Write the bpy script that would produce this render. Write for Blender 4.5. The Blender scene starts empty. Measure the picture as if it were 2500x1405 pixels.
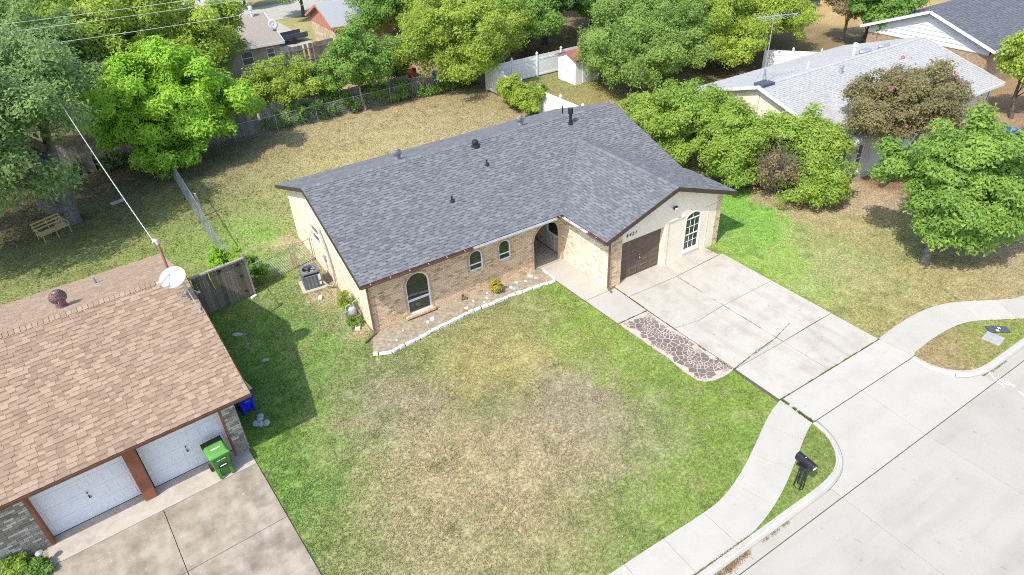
import bpy, bmesh, math, random
import numpy as np
from mathutils import Matrix, Vector
random.seed(7)
rng = np.random.default_rng(7)
sc = bpy.context.scene
C = sc.collection
R = math.radians

# ------------------------------------------------------------------ camera, sky, sun, exposure
cam_d = bpy.data.cameras.new('camera')
cam = bpy.data.objects.new('camera', cam_d)
C.objects.link(cam)
CAM = (-6.5235, -21.4838, 16.7686)
cam.location = CAM
cam.rotation_euler = (0.9716, 0.0379, -0.5768)
cam_d.sensor_width = 36.0
cam_d.lens = 36.0 * 1628.79 / 2500.0
cam_d.clip_start = 0.1
cam_d.clip_end = 3000
sc.camera = cam

SUN = Vector((1.98, 0.77, -2.75)).normalized()      # the way the light travels
elev = math.asin(-SUN.z)
azim = math.atan2(-SUN.x, -SUN.y)
world = bpy.data.worlds.new('World')
sc.world = world
world.use_nodes = True
wn = world.node_tree
sky = wn.nodes.new('ShaderNodeTexSky')
sky.sky_type = 'NISHITA'
sky.sun_disc = False
sky.sun_elevation = elev
sky.sun_rotation = azim
sky.air_density = 1.0
sky.dust_density = 1.5
bg = wn.nodes['Background']
bg.inputs['Strength'].default_value = 0.15
wn.links.new(sky.outputs[0], bg.inputs['Color'])
sun_d = bpy.data.lights.new('sun', 'SUN')
sun_d.energy = 2.35
sun_d.angle = R(0.55)
sun_d.color = (1.0, 0.95, 0.87)
sun = bpy.data.objects.new('sun', sun_d)
sun.rotation_euler = SUN.to_track_quat('-Z', 'Y').to_euler()
sun.location = (-20, -20, 40)
C.objects.link(sun)
vs = sc.view_settings
vs.view_transform = 'Standard'
vs.look = 'None'
vs.exposure = 1.04
vs.gamma = 1.0
sc.cycles.use_adaptive_sampling = True
sc.cycles.max_bounces = 6
sc.cycles.filter_width = 1.0
sc.cycles.use_denoising = False

# ------------------------------------------------------------------ materials
MATS = {}
def lin(c):
    return tuple(((x / 255) / 12.92 if x <= 10 else (((x / 255) + .055) / 1.055) ** 2.4) for x in c)
def rgba(c):
    return (c[0], c[1], c[2], 1.0)

def M(name, c1, c2=None, scale=6.0, rough=0.85, bump=0.0, bscale=60.0, metal=0.0, spec=0.3, tone=False,
      stain=None, sscale=0.7, samt=0.5, trans=0.0, col=None, detail=4.0, coat=0.0, tone_w=.78, streak=None, speck=None):
    """procedural material: two colours mixed by world-space noise (and by the per-piece 'tone'), optional stains, fine relief"""
    m = bpy.data.materials.new(name)
    m.use_nodes = True
    nt = m.node_tree
    N = nt.nodes
    L = nt.links
    b = N['Principled BSDF']
    b.inputs['Roughness'].default_value = rough
    b.inputs['Metallic'].default_value = metal
    b.inputs['Specular IOR Level'].default_value = spec
    if coat:
        b.inputs['Coat Weight'].default_value = coat
    geo = N.new('ShaderNodeNewGeometry')
    n1 = N.new('ShaderNodeTexNoise')
    n1.inputs['Scale'].default_value = scale
    n1.inputs['Detail'].default_value = detail
    L.new(geo.outputs['Position'], n1.inputs['Vector'])
    ramp = N.new('ShaderNodeValToRGB')
    ramp.color_ramp.elements[0].position = 0.3
    ramp.color_ramp.elements[1].position = 0.7
    ramp.color_ramp.elements[0].color = rgba(c1)
    ramp.color_ramp.elements[1].color = rgba(c2 or c1)
    fac = n1.outputs['Fac']
    if tone:
        at = N.new('ShaderNodeAttribute')
        at.attribute_name = 'tone'
        mx = N.new('ShaderNodeMath')
        mx.operation = 'MULTIPLY_ADD'
        mx.inputs[1].default_value = tone_w
        sub = N.new('ShaderNodeMath')
        sub.operation = 'MULTIPLY'
        sub.inputs[1].default_value = 1.03 - tone_w
        L.new(n1.outputs['Fac'], sub.inputs[0])
        L.new(at.outputs['Fac'], mx.inputs[0])
        L.new(sub.outputs[0], mx.inputs[2])
        fac = mx.outputs[0]
        ramp.color_ramp.elements[0].position = 0.0
        ramp.color_ramp.elements[1].position = 1.0
    L.new(fac, ramp.inputs['Fac'])
    out = ramp.outputs['Color']
    if col:
        ca = N.new('ShaderNodeAttribute')
        ca.attribute_name = col
        mul = N.new('ShaderNodeMix')
        mul.data_type = 'RGBA'
        mul.blend_type = 'MULTIPLY'
        mul.inputs['Factor'].default_value = 1.0
        L.new(ca.outputs['Color'], mul.inputs['A'])
        L.new(out, mul.inputs['B'])
        out = mul.outputs['Result']
    if stain is not None:
        n2 = N.new('ShaderNodeTexNoise')
        n2.inputs['Scale'].default_value = sscale
        n2.inputs['Detail'].default_value = 7.0
        n2.inputs['Roughness'].default_value = 0.65
        L.new(geo.outputs['Position'], n2.inputs['Vector'])
        r2 = N.new('ShaderNodeValToRGB')
        r2.color_ramp.elements[0].position = 0.48
        r2.color_ramp.elements[1].position = 0.72
        r2.color_ramp.elements[0].color = (0, 0, 0, 1)
        r2.color_ramp.elements[1].color = (samt, samt, samt, 1)
        L.new(n2.outputs['Fac'], r2.inputs['Fac'])
        mx2 = N.new('ShaderNodeMix')
        mx2.data_type = 'RGBA'
        L.new(r2.outputs['Color'], mx2.inputs['Factor'])
        L.new(out, mx2.inputs['A'])
        mx2.inputs['B'].default_value = rgba(stain)
        out = mx2.outputs['Result']
    def overlay(out, vec_scale, nscale, lo, hi, amt, colour, det=5.0):
        mp = N.new('ShaderNodeMapping'); mp.inputs['Scale'].default_value = vec_scale
        L.new(geo.outputs['Position'], mp.inputs['Vector'])
        nn = N.new('ShaderNodeTexNoise'); nn.inputs['Scale'].default_value = nscale; nn.inputs['Detail'].default_value = det
        L.new(mp.outputs[0], nn.inputs['Vector'])
        rr = N.new('ShaderNodeValToRGB')
        rr.color_ramp.elements[0].position = lo; rr.color_ramp.elements[1].position = hi
        rr.color_ramp.elements[0].color = (0, 0, 0, 1); rr.color_ramp.elements[1].color = (amt, amt, amt, 1)
        L.new(nn.outputs['Fac'], rr.inputs['Fac'])
        mm = N.new('ShaderNodeMix'); mm.data_type = 'RGBA'
        L.new(rr.outputs['Color'], mm.inputs['Factor']); L.new(out, mm.inputs['A']); mm.inputs['B'].default_value = rgba(colour)
        return mm.outputs['Result']
    if streak:
        out = overlay(out, streak[0], 1.0, .52, .72, streak[1], streak[2])
    if speck:
        out = overlay(out, (1, 1, 1), speck[0], .68, .76, speck[1], speck[2], 2.0)
    L.new(out, b.inputs['Base Color'])
    if bump:
        n3 = N.new('ShaderNodeTexNoise')
        n3.inputs['Scale'].default_value = bscale
        n3.inputs['Detail'].default_value = 3.0
        L.new(geo.outputs['Position'], n3.inputs['Vector'])
        bp = N.new('ShaderNodeBump')
        bp.inputs['Strength'].default_value = bump
        bp.inputs['Distance'].default_value = 0.02
        L.new(n3.outputs['Fac'], bp.inputs['Height'])
        L.new(bp.outputs['Normal'], b.inputs['Normal'])
    if trans:
        tr = N.new('ShaderNodeBsdfTranslucent')
        L.new(out, tr.inputs['Color'])
        ms = N.new('ShaderNodeMixShader')
        ms.inputs['Fac'].default_value = trans
        L.new(b.outputs[0], ms.inputs[1])
        L.new(tr.outputs[0], ms.inputs[2])
        L.new(ms.outputs[0], N['Material Output'].inputs['Surface'])
    MATS[name] = m
    return m

M('grass', (.62, .62, .62), (1.35, 1.35, 1.3), scale=9, rough=1, spec=.08, bump=.9, bscale=38, col='Col')
M('blade', (.75, .75, .75), (1.2, 1.2, 1.2), scale=20, rough=.9, spec=.15, trans=.25, col='Col')
M('soil', (.25, .205, .145), (.43, .365, .275), scale=7, rough=1, bump=1.0, bscale=22, stain=(.17, .17, .08), sscale=2.6, samt=.6)
M('base_soil', (.12, .10, .07), (.20, .17, .12), scale=2, rough=1)
M('joint_dirt', (.07, .075, .045), (.12, .11, .075), scale=8, rough=1)
M('concrete', (.40, .37, .31), (.51, .475, .41), scale=3, rough=.9, bump=.25, bscale=90, stain=(.28, .245, .185), sscale=1.0, samt=.5, tone=True, tone_w=.35, streak=((1.6, .25, 1), .4, (.30, .27, .215)), speck=(5.5, .5, (.20, .185, .15)))
M('concrete_clean', (.415, .392, .338), (.49, .465, .405), scale=2, rough=.9, bump=.2, bscale=90, stain=(.385, .36, .31), sscale=.9, samt=.6, tone=True, tone_w=.5, streak=((.35, 1.3, 1), .3, (.36, .335, .285)), speck=(6.5, .35, (.25, .235, .195)))
M('street_concrete', (.375, .353, .302), (.44, .415, .36), scale=1.1, rough=.9, bump=.25, bscale=80, stain=(.335, .312, .263), sscale=.6, samt=.6, tone=True, tone_w=.4, streak=((.16, 1.5, 1), .5, (.31, .29, .247)), speck=(4.5, .4, (.22, .205, .17)))
M('old_concrete', (.255, .21, .155), (.40, .345, .268), scale=2.2, rough=.95, bump=.4, bscale=60, stain=(.15, .127, .098), sscale=.85, samt=.8, detail=10, streak=((2.2, .8, 1), .5, (.46, .41, .34)), speck=(13, .6, (.58, .53, .46)))
M('old_concrete_light', (.42, .37, .31), (.50, .45, .385), scale=3, rough=.95, bump=.3, bscale=60, stain=(.30, .25, .19), sscale=1.3, samt=.5)
M('curb_concrete', (.425, .403, .352), (.48, .458, .405), scale=2, rough=.9, bump=.2, bscale=80, stain=(.36, .34, .295), sscale=1.2, samt=.4)
M('shingle_gray', (.070, .072, .076), (.238, .245, .256), scale=60, rough=.95, bump=.5, bscale=160, tone=True, spec=.2, stain=(.15, .153, .16), sscale=.5, samt=.25)
M('shingle_tan', (.20, .132, .088), (.45, .335, .238), scale=60, rough=.95, bump=.5, bscale=160, tone=True, spec=.2, stain=(.29, .205, .145), sscale=.6, samt=.3)
M('shingle_pale', (.32, .315, .305), (.47, .465, .452), scale=40, rough=.95, bump=.4, bscale=120, tone=True, spec=.2, stain=(.31, .305, .295), sscale=.8, samt=.4)
M('shingle_charcoal', (.07, .078, .09), (.17, .18, .20), scale=40, rough=.95, bump=.4, bscale=120, tone=True, spec=.2)
M('shingle_taupe', (.25, .215, .185), (.36, .315, .275), scale=14, rough=.95, bump=.6, bscale=25, spec=.2)
M('shingle_bluegray', (.27, .285, .30), (.36, .375, .39), scale=14, rough=.95, bump=.6, bscale=25, spec=.2)
M('bronze', (.055, .038, .03), (.075, .05, .04), scale=4, rough=.5, spec=.4)
M('gutter_brown', (.13, .06, .045), (.19, .10, .08), scale=3, rough=.45, spec=.5)
M('gutter_gray', (.50, .50, .53), (.60, .60, .63), scale=3, rough=.4, spec=.5)
M('hanger', (.42, .30, .26), (.50, .37, .33), scale=4, rough=.5)
M('downspout', (.15, .085, .065), (.21, .13, .105), scale=4, rough=.5, spec=.4)
M('mortar', (.62, .48, .33), (.70, .55, .385), scale=10, rough=1)
M('brick_tan', (.35, .212, .122), (.82, .62, .415), scale=30, rough=.95, bump=.5, bscale=70, tone=True, spec=.15)
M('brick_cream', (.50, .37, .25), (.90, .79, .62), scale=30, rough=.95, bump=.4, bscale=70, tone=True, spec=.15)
M('brick_gray', (.16, .13, .105), (.60, .55, .48), scale=30, rough=.95, bump=.5, bscale=70, tone=True, spec=.15)
M('mortar_gray', (.30, .26, .21), (.36, .32, .27), scale=10, rough=1)
M('siding_cream', (.76, .665, .53), (.82, .72, .58), scale=2, rough=.8, bump=.1, bscale=50)
M('siding_white', (.66, .66, .64), (.72, .72, .70), scale=2, rough=.7)
M('siding_ivory', (.55, .52, .46), (.60, .57, .51), scale=2, rough=.8)
M('siding_tan', (.38, .33, .26), (.43, .375, .30), scale=2, rough=.9)
M('siding_red', (.42, .17, .12), (.50, .22, .16), scale=3, rough=.8)
M('stone_buff', (.34, .26, .17), (.58, .48, .34), scale=2.5, rough=.95, bump=.6, bscale=5)
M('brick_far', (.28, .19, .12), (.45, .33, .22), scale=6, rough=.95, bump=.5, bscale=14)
M('porch_wall', (.42, .36, .30), (.46, .40, .335), scale=2, rough=.85)
M('door_brown', (.125, .088, .066), (.15, .105, .08), scale=3, rough=.6, spec=.3)
M('door_white', (.72, .73, .75), (.77, .78, .80), scale=2, rough=.5, spec=.35)
M('trim_rust', (.22, .085, .045), (.31, .125, .07), scale=3, rough=.75, bump=.2, bscale=30)
M('fascia_brown', (.10, .05, .03), (.14, .07, .045), scale=3, rough=.75)
M('vinyl_white', (.78, .78, .79), (.82, .82, .83), scale=2, rough=.45, spec=.4)
M('paint_white', (.74, .74, .72), (.82, .82, .80), scale=8, rough=.7)
M('glass', (.022, .032, .026), (.03, .042, .034), scale=1, rough=.04, spec=.9)
M('glass_gray', (.10, .11, .115), (.14, .15, .155), scale=1, rough=.08, spec=.8)
M('black_metal', (.012, .013, .016), (.02, .021, .026), scale=5, rough=.38, spec=.5)
M('dark_rubber', (.02, .02, .02), (.035, .035, .035), scale=5, rough=.7)
M('steel', (.42, .43, .44), (.55, .56, .57), scale=6, rough=.4, metal=.6, spec=.5)
M('galv', (.36, .38, .39), (.48, .50, .51), scale=6, rough=.5, metal=.5)
M('ac_gray', (.135, .15, .165), (.165, .18, .195), scale=4, rough=.5, spec=.4)
M('dish_white', (.56, .57, .58), (.62, .63, .64), scale=4, rough=.45, spec=.3, stain=(.42, .42, .41), sscale=4, samt=.4)
M('turbine_dark', (.22, .21, .205), (.34, .33, .325), scale=8, rough=.45, metal=.3)
M('turbine_maroon', (.20, .12, .115), (.30, .19, .18), scale=8, rough=.4, metal=.4)
M('pipe_black', (.015, .016, .018), (.03, .03, .034), scale=8, rough=.55)
M('mast_rust', (.26, .12, .09), (.36, .19, .15), scale=14, rough=.8)
M('wood_gray', (.085, .072, .062), (.25, .215, .18), scale=9, rough=.95, bump=.6, bscale=26, tone=True)
M('wood_cap', (.28, .245, .225), (.38, .335, .31), scale=9, rough=.95)
M('wood_old', (.16, .145, .125), (.33, .30, .27), scale=7, rough=.95, bump=.5, bscale=26, tone=True)
M('bark', (.055, .046, .038), (.17, .15, .125), scale=7, rough=1, bump=1.0, bscale=16)
M('bark_gray', (.10, .088, .075), (.24, .215, .185), scale=8, rough=1, bump=1.0, bscale=18)
M('bark_pale', (.26, .20, .15), (.42, .34, .27), scale=6, rough=.9, bump=.4, bscale=14)
M('twig', (.25, .195, .155), (.40, .33, .27), scale=8, rough=1)
M('cart_green', (.06, .185, .03), (.085, .235, .045), scale=5, rough=.5, spec=.3, stain=(.10, .17, .07), sscale=5, samt=.5)
M('cart_lid', (.095, .29, .05), (.12, .34, .07), scale=4, rough=.5, spec=.3, stain=(.16, .30, .12), sscale=5, samt=.5)
M('cart_dark', (.012, .04, .018), (.02, .055, .025), scale=3, rough=.5)
M('cart_blue', (.012, .03, .52), (.018, .04, .60), scale=3, rough=.4, spec=.4)
M('cart_yellow', (.62, .42, .02), (.70, .48, .035), scale=3, rough=.4)
M('bench_yellow', (.46, .34, .14), (.58, .43, .20), scale=5, rough=.7)
M('stone_white', (.60, .585, .55), (.76, .75, .72), scale=9, rough=.9, bump=.4, bscale=25)
M('flagstone', (.115, .095, .085), (.44, .33, .27), scale=7, rough=.8, bump=.3, bscale=40, tone=True)
M('flag_mortar', (.42, .365, .305), (.50, .44, .375), scale=6, rough=.95, bump=.3, bscale=60)
M('pebble', (.42, .33, .27), (.80, .74, .70), scale=10, rough=.8, tone=True)
M('meter_gray', (.30, .32, .33), (.42, .44, .45), scale=12, rough=.6)
M('cable_white', (.40, .40, .41), (.50, .50, .51), scale=5, rough=.7)
M('cable_black', (.02, .02, .02), (.03, .03, .03), scale=5, rough=.6)
M('box_slate', (.06, .075, .10), (.08, .095, .12), scale=5, rough=.7)
M('box_gray', (.30, .30, .29), (.40, .40, .38), scale=8, rough=.9)
M('car_blue', (.02, .07, .36), (.025, .085, .42), scale=2, rough=.25, spec=.5, coat=.8)
M('roof_red', (.26, .10, .07), (.34, .14, .10), scale=6, rough=.9)
M('pool_blue', (.06, .30, .70), (.09, .36, .76), scale=3, rough=.4)
M('chrome', (.75, .75, .76), (.8, .8, .8), scale=3, rough=.2, metal=.9)
M('yellow_rope', (.55, .62, .06), (.62, .68, .10), scale=3, rough=.7)
M('terracotta', (.30, .12, .075), (.36, .16, .10), scale=5, rough=.9)
def leafmat(name, c1, c2, trans=.5):
    M(name, c1, c2, scale=3, rough=.55, spec=.25, tone=True, trans=trans)
leafmat('leaf_oak', (0.11, 0.2, 0.07), (0.4, 0.54, 0.19))
leafmat('leaf_bright', (0.17, 0.39, 0.03), (0.5, 0.74, 0.09))
leafmat('leaf_mid', (0.1, 0.24, 0.045), (0.33, 0.5, 0.1))
leafmat('leaf_yellow', (0.17, 0.28, 0.035), (0.53, 0.64, 0.11))
leafmat('leaf_olive', (0.13, 0.24, 0.05), (0.38, 0.52, 0.13))
leafmat('leaf_shrub', (0.13, 0.27, 0.04), (0.47, 0.6, 0.11))
leafmat('leaf_pear', (0.11, 0.25, 0.045), (0.38, 0.54, 0.11))
leafmat('leaf_crape', (0.16, 0.155, 0.07), (0.41, 0.36, 0.17))
leafmat('leaf_dark', (0.06, 0.15, 0.045), (0.2, 0.34, 0.09))
leafmat('leaf_dry', (.25, .18, .09), (.42, .34, .19))
leafmat('flower_pink', (.42, .14, .15), (.55, .24, .24))
leafmat('leaf_gold', (0.192, 0.216, 0.024), (0.696, 0.600, 0.096))

# ------------------------------------------------------------------ mesh helpers
def mk_mesh(name, V, F, tone=None, mats=(), mi=None, smooth=False):
    me = bpy.data.meshes.new(name)
    me.from_pydata([tuple(map(float, v)) for v in V], [], [tuple(int(i) for i in f) for f in F])
    if tone is not None:
        a = me.attributes.new('tone', 'FLOAT', 'FACE')
        a.data.foreach_set('value', np.asarray(tone, dtype=np.float32))
    for m in mats:
        me.materials.append(MATS[m])
    if mi is not None and len(mats) > 1:
        me.polygons.foreach_set('material_index', np.asarray(mi, dtype=np.int32))
    if smooth:
        me.polygons.foreach_set('use_smooth', np.ones(len(me.polygons), dtype=bool))
    me.update()
    return me

def mk_big(name, V, F, mat, tone=None, col=None):
    """big meshes straight from arrays; F is N x k; tone per face, col per vertex"""
    V = np.asarray(V, dtype=np.float32)
    F = np.asarray(F, dtype=np.int32)
    n, k = F.shape
    me = bpy.data.meshes.new(name)
    me.vertices.add(len(V))
    me.vertices.foreach_set('co', V.ravel())
    me.loops.add(n * k)
    me.loops.foreach_set('vertex_index', F.ravel())
    me.polygons.add(n)
    me.polygons.foreach_set('loop_start', np.arange(0, n * k, k, dtype=np.int32))
    try:
        me.polygons.foreach_set('loop_total', np.full(n, k, dtype=np.int32))
    except Exception:
        pass
    if tone is not None:
        a = me.attributes.new('tone', 'FLOAT', 'FACE')
        a.data.foreach_set('value', np.asarray(tone, dtype=np.float32))
    if col is not None:
        a = me.attributes.new('Col', 'FLOAT_COLOR', 'POINT')
        a.data.foreach_set('color', np.c_[col, np.ones(len(col))].astype(np.float32).ravel())
    me.materials.append(MATS[mat])
    me.update(calc_edges=True)
    me.validate()
    return me

class MB:
    def __init__(self):
        self.v = []; self.f = []; self.t = []; self.m = []
    def add(self, V, F, tone=.5, mi=0):
        o = len(self.v)
        self.v += [tuple(p) for p in V]
        for f in F:
            self.f.append(tuple(i + o for i in f)); self.t.append(tone); self.m.append(mi)
        return self
    def bx(self, x0, x1, y0, y1, z0, z1, tone=.5, mi=0):
        V = [(x0, y0, z0), (x1, y0, z0), (x1, y1, z0), (x0, y1, z0), (x0, y0, z1), (x1, y0, z1), (x1, y1, z1), (x0, y1, z1)]
        return self.add(V, BOXF, tone, mi)
    def ob(self, c, A, s, tone=.5, mi=0):
        """oriented box: centre, 3 axes, sizes"""
        c = Vector(c); a, b, d = [Vector(A[i]) * (s[i] / 2) for i in range(3)]
        V = [c - a - b - d, c + a - b - d, c + a + b - d, c - a + b - d, c - a - b + d, c + a - b + d, c + a + b + d, c - a + b + d]
        return self.add(V, BOXF, tone, mi)
    def beam(self, p0, p1, w, h, tone=.5, mi=0, up=(0, 0, 1)):
        p0 = Vector(p0); p1 = Vector(p1); d = p1 - p0; L = d.length; d.normalize()
        s = d.cross(Vector(up))
        if s.length < 1e-4: s = d.cross(Vector((1, 0, 0)))
        s.normalize(); u = s.cross(d)
        return self.ob((p0 + p1) / 2, (d, s, u), (L, w, h), tone, mi)
    def prism(self, pts, z0, z1, tone=.5, mi=0):
        n = len(pts)
        V = [(p[0], p[1], z0) for p in pts] + [(p[0], p[1], z1) for p in pts]
        F = [tuple(range(n))[::-1], tuple(range(n, 2 * n))] + [(i, (i + 1) % n, n + (i + 1) % n, n + i) for i in range(n)]
        return self.add(V, F, tone, mi)
    def slab(self, top, thick, tone=.5, mi=0):
        n = len(top)
        V = [(p[0], p[1], p[2] - thick) for p in top] + [tuple(p) for p in top]
        F = [tuple(range(n))[::-1], tuple(range(n, 2 * n))] + [(i, (i + 1) % n, n + (i + 1) % n, n + i) for i in range(n)]
        return self.add(V, F, tone, mi)
    def tube(self, pts, r, n=8, tone=.5, mi=0, cap=True):
        pts = [Vector(p) for p in pts]
        if not hasattr(r, '__len__'): r = [r] * len(pts)
        V = []; prev = None
        for i, p in enumerate(pts):
            d = (pts[min(i + 1, len(pts) - 1)] - pts[max(i - 1, 0)]).normalized()
            ref = prev if prev is not None else (Vector((0, 0, 1)) if abs(d.z) < .9 else Vector((1, 0, 0)))
            s = d.cross(ref)
            if s.length < 1e-4: s = d.cross(Vector((1, 0, 0)))
            s.normalize(); u = s.cross(d).normalized(); prev = u
            for k in range(n):
                a = 2 * math.pi * k / n
                V.append(p + (s * math.cos(a) + u * math.sin(a)) * r[i])
        F = []
        for i in range(len(pts) - 1):
            for k in range(n):
                F.append((i * n + k, i * n + (k + 1) % n, (i + 1) * n + (k + 1) % n, (i + 1) * n + k))
        if cap:
            F.append(tuple(range(n))[::-1]); F.append(tuple((len(pts) - 1) * n + k for k in range(n)))
        return self.add(V, F, tone, mi)
    def lathe(self, prof, c=(0, 0, 0), n=16, tone=.5, mi=0):
        V = []
        for r_, z in prof:
            for k in range(n):
                a = 2 * math.pi * k / n
                V.append((c[0] + r_ * math.cos(a), c[1] + r_ * math.sin(a), c[2] + z))
        F = []
        for i in range(len(prof) - 1):
            for k in range(n):
                F.append((i * n + k, i * n + (k + 1) % n, (i + 1) * n + (k + 1) % n, (i + 1) * n + k))
        F.append(tuple(range(n))[::-1]); F.append(tuple((len(prof) - 1) * n + k for k in range(n)))
        return self.add(V, F, tone, mi)
BOXF = [(0, 3, 2, 1), (4, 5, 6, 7), (0, 1, 5, 4), (1, 2, 6, 5), (2, 3, 7, 6), (3, 0, 4, 7)]

def tag(o, label=None, cat=None, group=None, kind=None):
    if label: o['label'] = label
    if cat: o['category'] = cat
    if group: o['group'] = group
    if kind: o['kind'] = kind
    return o
def link(name, data, parent=None):
    o = bpy.data.objects.new(name, data)
    C.objects.link(o)
    if parent: o.parent = parent
    return o
def obj(name, mb, mats, parent=None, bevel=0.0, smooth=False):
    if isinstance(mats, str): mats = (mats,)
    o = link(name, mk_mesh(name, mb.v, mb.f, mb.t, mats, mb.m, smooth), parent)
    if bevel:
        md = o.modifiers.new('bevel', 'BEVEL'); md.width = bevel; md.segments = 2; md.limit_method = 'ANGLE'
    return o
def thing(name, label, cat, loc=(0, 0, 0), rz=0.0, group=None):
    o = link(name, None)
    o.location = loc; o.rotation_euler = (0, 0, rz)
    return tag(o, label, cat, group)
def struct(name, mb, mats, parent=None, **k):
    o = obj(name, mb, mats, parent, **k)
    if not parent: o['kind'] = 'structure'
    return o

def inpoly(x, y, P):
    x = np.asarray(x); y = np.asarray(y); r = np.zeros(x.shape, bool); n = len(P)
    for i in range(n):
        x0, y0 = P[i]; x1, y1 = P[(i + 1) % n]
        if y0 == y1: continue
        c = ((y0 > y) != (y1 > y)) & (x < (x1 - x0) * (y - y0) / (y1 - y0) + x0)
        r ^= c
    return r

def vnoise(x, y, seed=0):
    xi = np.floor(x).astype(np.int64); yi = np.floor(y).astype(np.int64); fx = x - xi; fy = y - yi
    fx = fx * fx * (3 - 2 * fx); fy = fy * fy * (3 - 2 * fy)
    def h(a, b):
        n = (a * 374761393 + b * 668265263 + seed * 144269504) & 0x7fffffff
        n = ((n ^ (n >> 13)) * 1274126177) & 0x7fffffff
        return ((n ^ (n >> 16)) & 0xffff) / 65535.0
    return (h(xi, yi) * (1 - fx) + h(xi + 1, yi) * fx) * (1 - fy) + (h(xi, yi + 1) * (1 - fx) + h(xi + 1, yi + 1) * fx) * fy
def fbm(x, y, s, o=4):
    v = 0; a = .5
    for k in range(o):
        v = v + a * vnoise(x * 2 ** k + 17 * k, y * 2 ** k - 9 * k, s + k); a *= .5
    return v

# ------------------------------------------------------------------ many alike pieces: the largest 300 as objects, the rest joined
UNIT = {}
def unit_box(mat, tone):
    k = ('b', mat, round(tone * 7))
    if k not in UNIT:
        mb = MB(); mb.bx(-.5, .5, -.5, .5, -.5, .5, round(tone * 7) / 7)
        UNIT[k] = mk_mesh('piece', mb.v, mb.f, mb.t, (mat,))
    return UNIT[k]
def wedge(mb, q, N, hl, hh, tone):
    """shingle: quad q (low-left, low-right, high-right, high-left) lifted hl at the low edge"""
    q = [Vector(p) for p in q]
    V = q + [q[0] + N * hl, q[1] + N * hl, q[2] + N * hh, q[3] + N * hh]
    if hl > .015:
        mb.add(V, [(4, 5, 6, 7), (0, 1, 5, 4), (1, 2, 6, 5), (3, 0, 4, 7)], tone)
    else:       # cut-outs: darker granule band of a laminated shingle, with the course shadow painted in
        a = V[4].lerp(V[7], .64); b = V[5].lerp(V[6], .64)
        mb.add(V + [a, b], [(4, 5, 9, 8), (0, 1, 5, 4), (1, 2, 6, 9, 5), (3, 0, 4, 8, 7)], tone)
        mb.add([a, b, V[6], V[7]], [(0, 1, 2, 3)], .1)
def unit_wedge(mat, tone, hi):
    k = ('w', mat, round(tone * 7), hi)
    if k not in UNIT:
        mb = MB()
        wedge(mb, [(-.5, 0, 0), (.5, 0, 0), (.5, 1, 0), (-.5, 1, 0)], Vector((0, 0, 1)), .022 if hi else .009, .003, round(tone * 7) / 7)
        UNIT[k] = mk_mesh('shingle', mb.v, mb.f, mb.t, (mat,))
    return UNIT[k]

def brick_items(O, D, Nn, L, z0, z1, openings=(), bw=.203, bh=.068, jt=.011, ring=.0, depth=.02, tones=(.52, 1.0), dark=.12, zfn=None):
    """bricks on a wall face: O origin, D along, Nn outward normal; openings in (s,z)"""
    it = []
    O = Vector(O); D = Vector(D); Nn = Vector(Nn)
    rows = int((z1 - z0) / (bh + jt))
    for r_ in range(rows):
        zc = z0 + (r_ + .5) * (bh + jt)
        off = (r_ % 2) * (bw + jt) / 2
        s = -off
        while s < L:
            a = max(s, 0); b = min(s + bw, L)
            segs = [(a, b)]
            for op in openings:
                l, h = op_span(op, zc, ring)
                if l is None: continue
                ns = []
                for (p, q) in segs:
                    if q <= l or p >= h: ns.append((p, q)); continue
                    if p < l: ns.append((p, l))
                    if q > h: ns.append((h, q))
                segs = ns
            for p, q in segs:
                if q - p < .035: continue
                if zfn and zc + bh / 2 > min(zfn(p), zfn(q)): continue
                t = random.uniform(*tones)
                if random.random() < dark: t = random.uniform(.05, .35)
                c = O + D * ((p + q) / 2) + Vector((0, 0, zc)) + Nn * (depth / 2 + random.uniform(-.002, .003))
                it.append((c, (D, Nn, Vector((0, 0, 1))), (q - p, depth, bh), t))
            s += bw + jt
    return it
def op_span(op, z, pad=0.0):
    s0, s1, zb, zs, rise = op
    sc_, hw = (s0 + s1) / 2, (s1 - s0) / 2
    hw += pad
    if z < zb - .02 or z > zs + rise + pad: return None, None
    if z <= zs or rise <= 0: return sc_ - hw, sc_ + hw
    k = (z - zs) / (rise + pad)
    w = hw * math.sqrt(max(0, 1 - k * k))
    return sc_ - w, sc_ + w
def op_top(op, s):
    s0, s1, zb, zs, rise = op
    k = (s - (s0 + s1) / 2) / ((s1 - s0) / 2)
    return zs + rise * math.sqrt(max(0, 1 - k * k))
def put_pieces(parent, name, items, mat, limit=300):
    """box pieces: the ones nearest the camera become objects, the rest one joined mesh"""
    mw = parent.matrix_world if parent.parent is None else parent.parent.matrix_world
    PM = PARENT_M.get(parent.name, Matrix())
    cw = Vector(CAM)
    order = sorted(range(len(items)), key=lambda i: (PM @ items[i][0] - cw).length - items[i][2][0] * 2)
    rest = MB()
    for k, i in enumerate(order):
        c, A, s, t = items[i]
        if k < limit:
            o = link(name, unit_box(mat, t), parent)
            m = Matrix((A[0] * s[0], A[1] * s[1], A[2] * s[2])).transposed().to_4x4()
            m.translation = c
            o.matrix_local = m
        else:
            rest.ob(c, A, s, t)
    if rest.v:
        o = obj(name + '_courses' if name in ('brick',) else name + '_rows', rest, mat, parent)
        o['kind'] = 'stuff'
PARENT_M = {}

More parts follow.
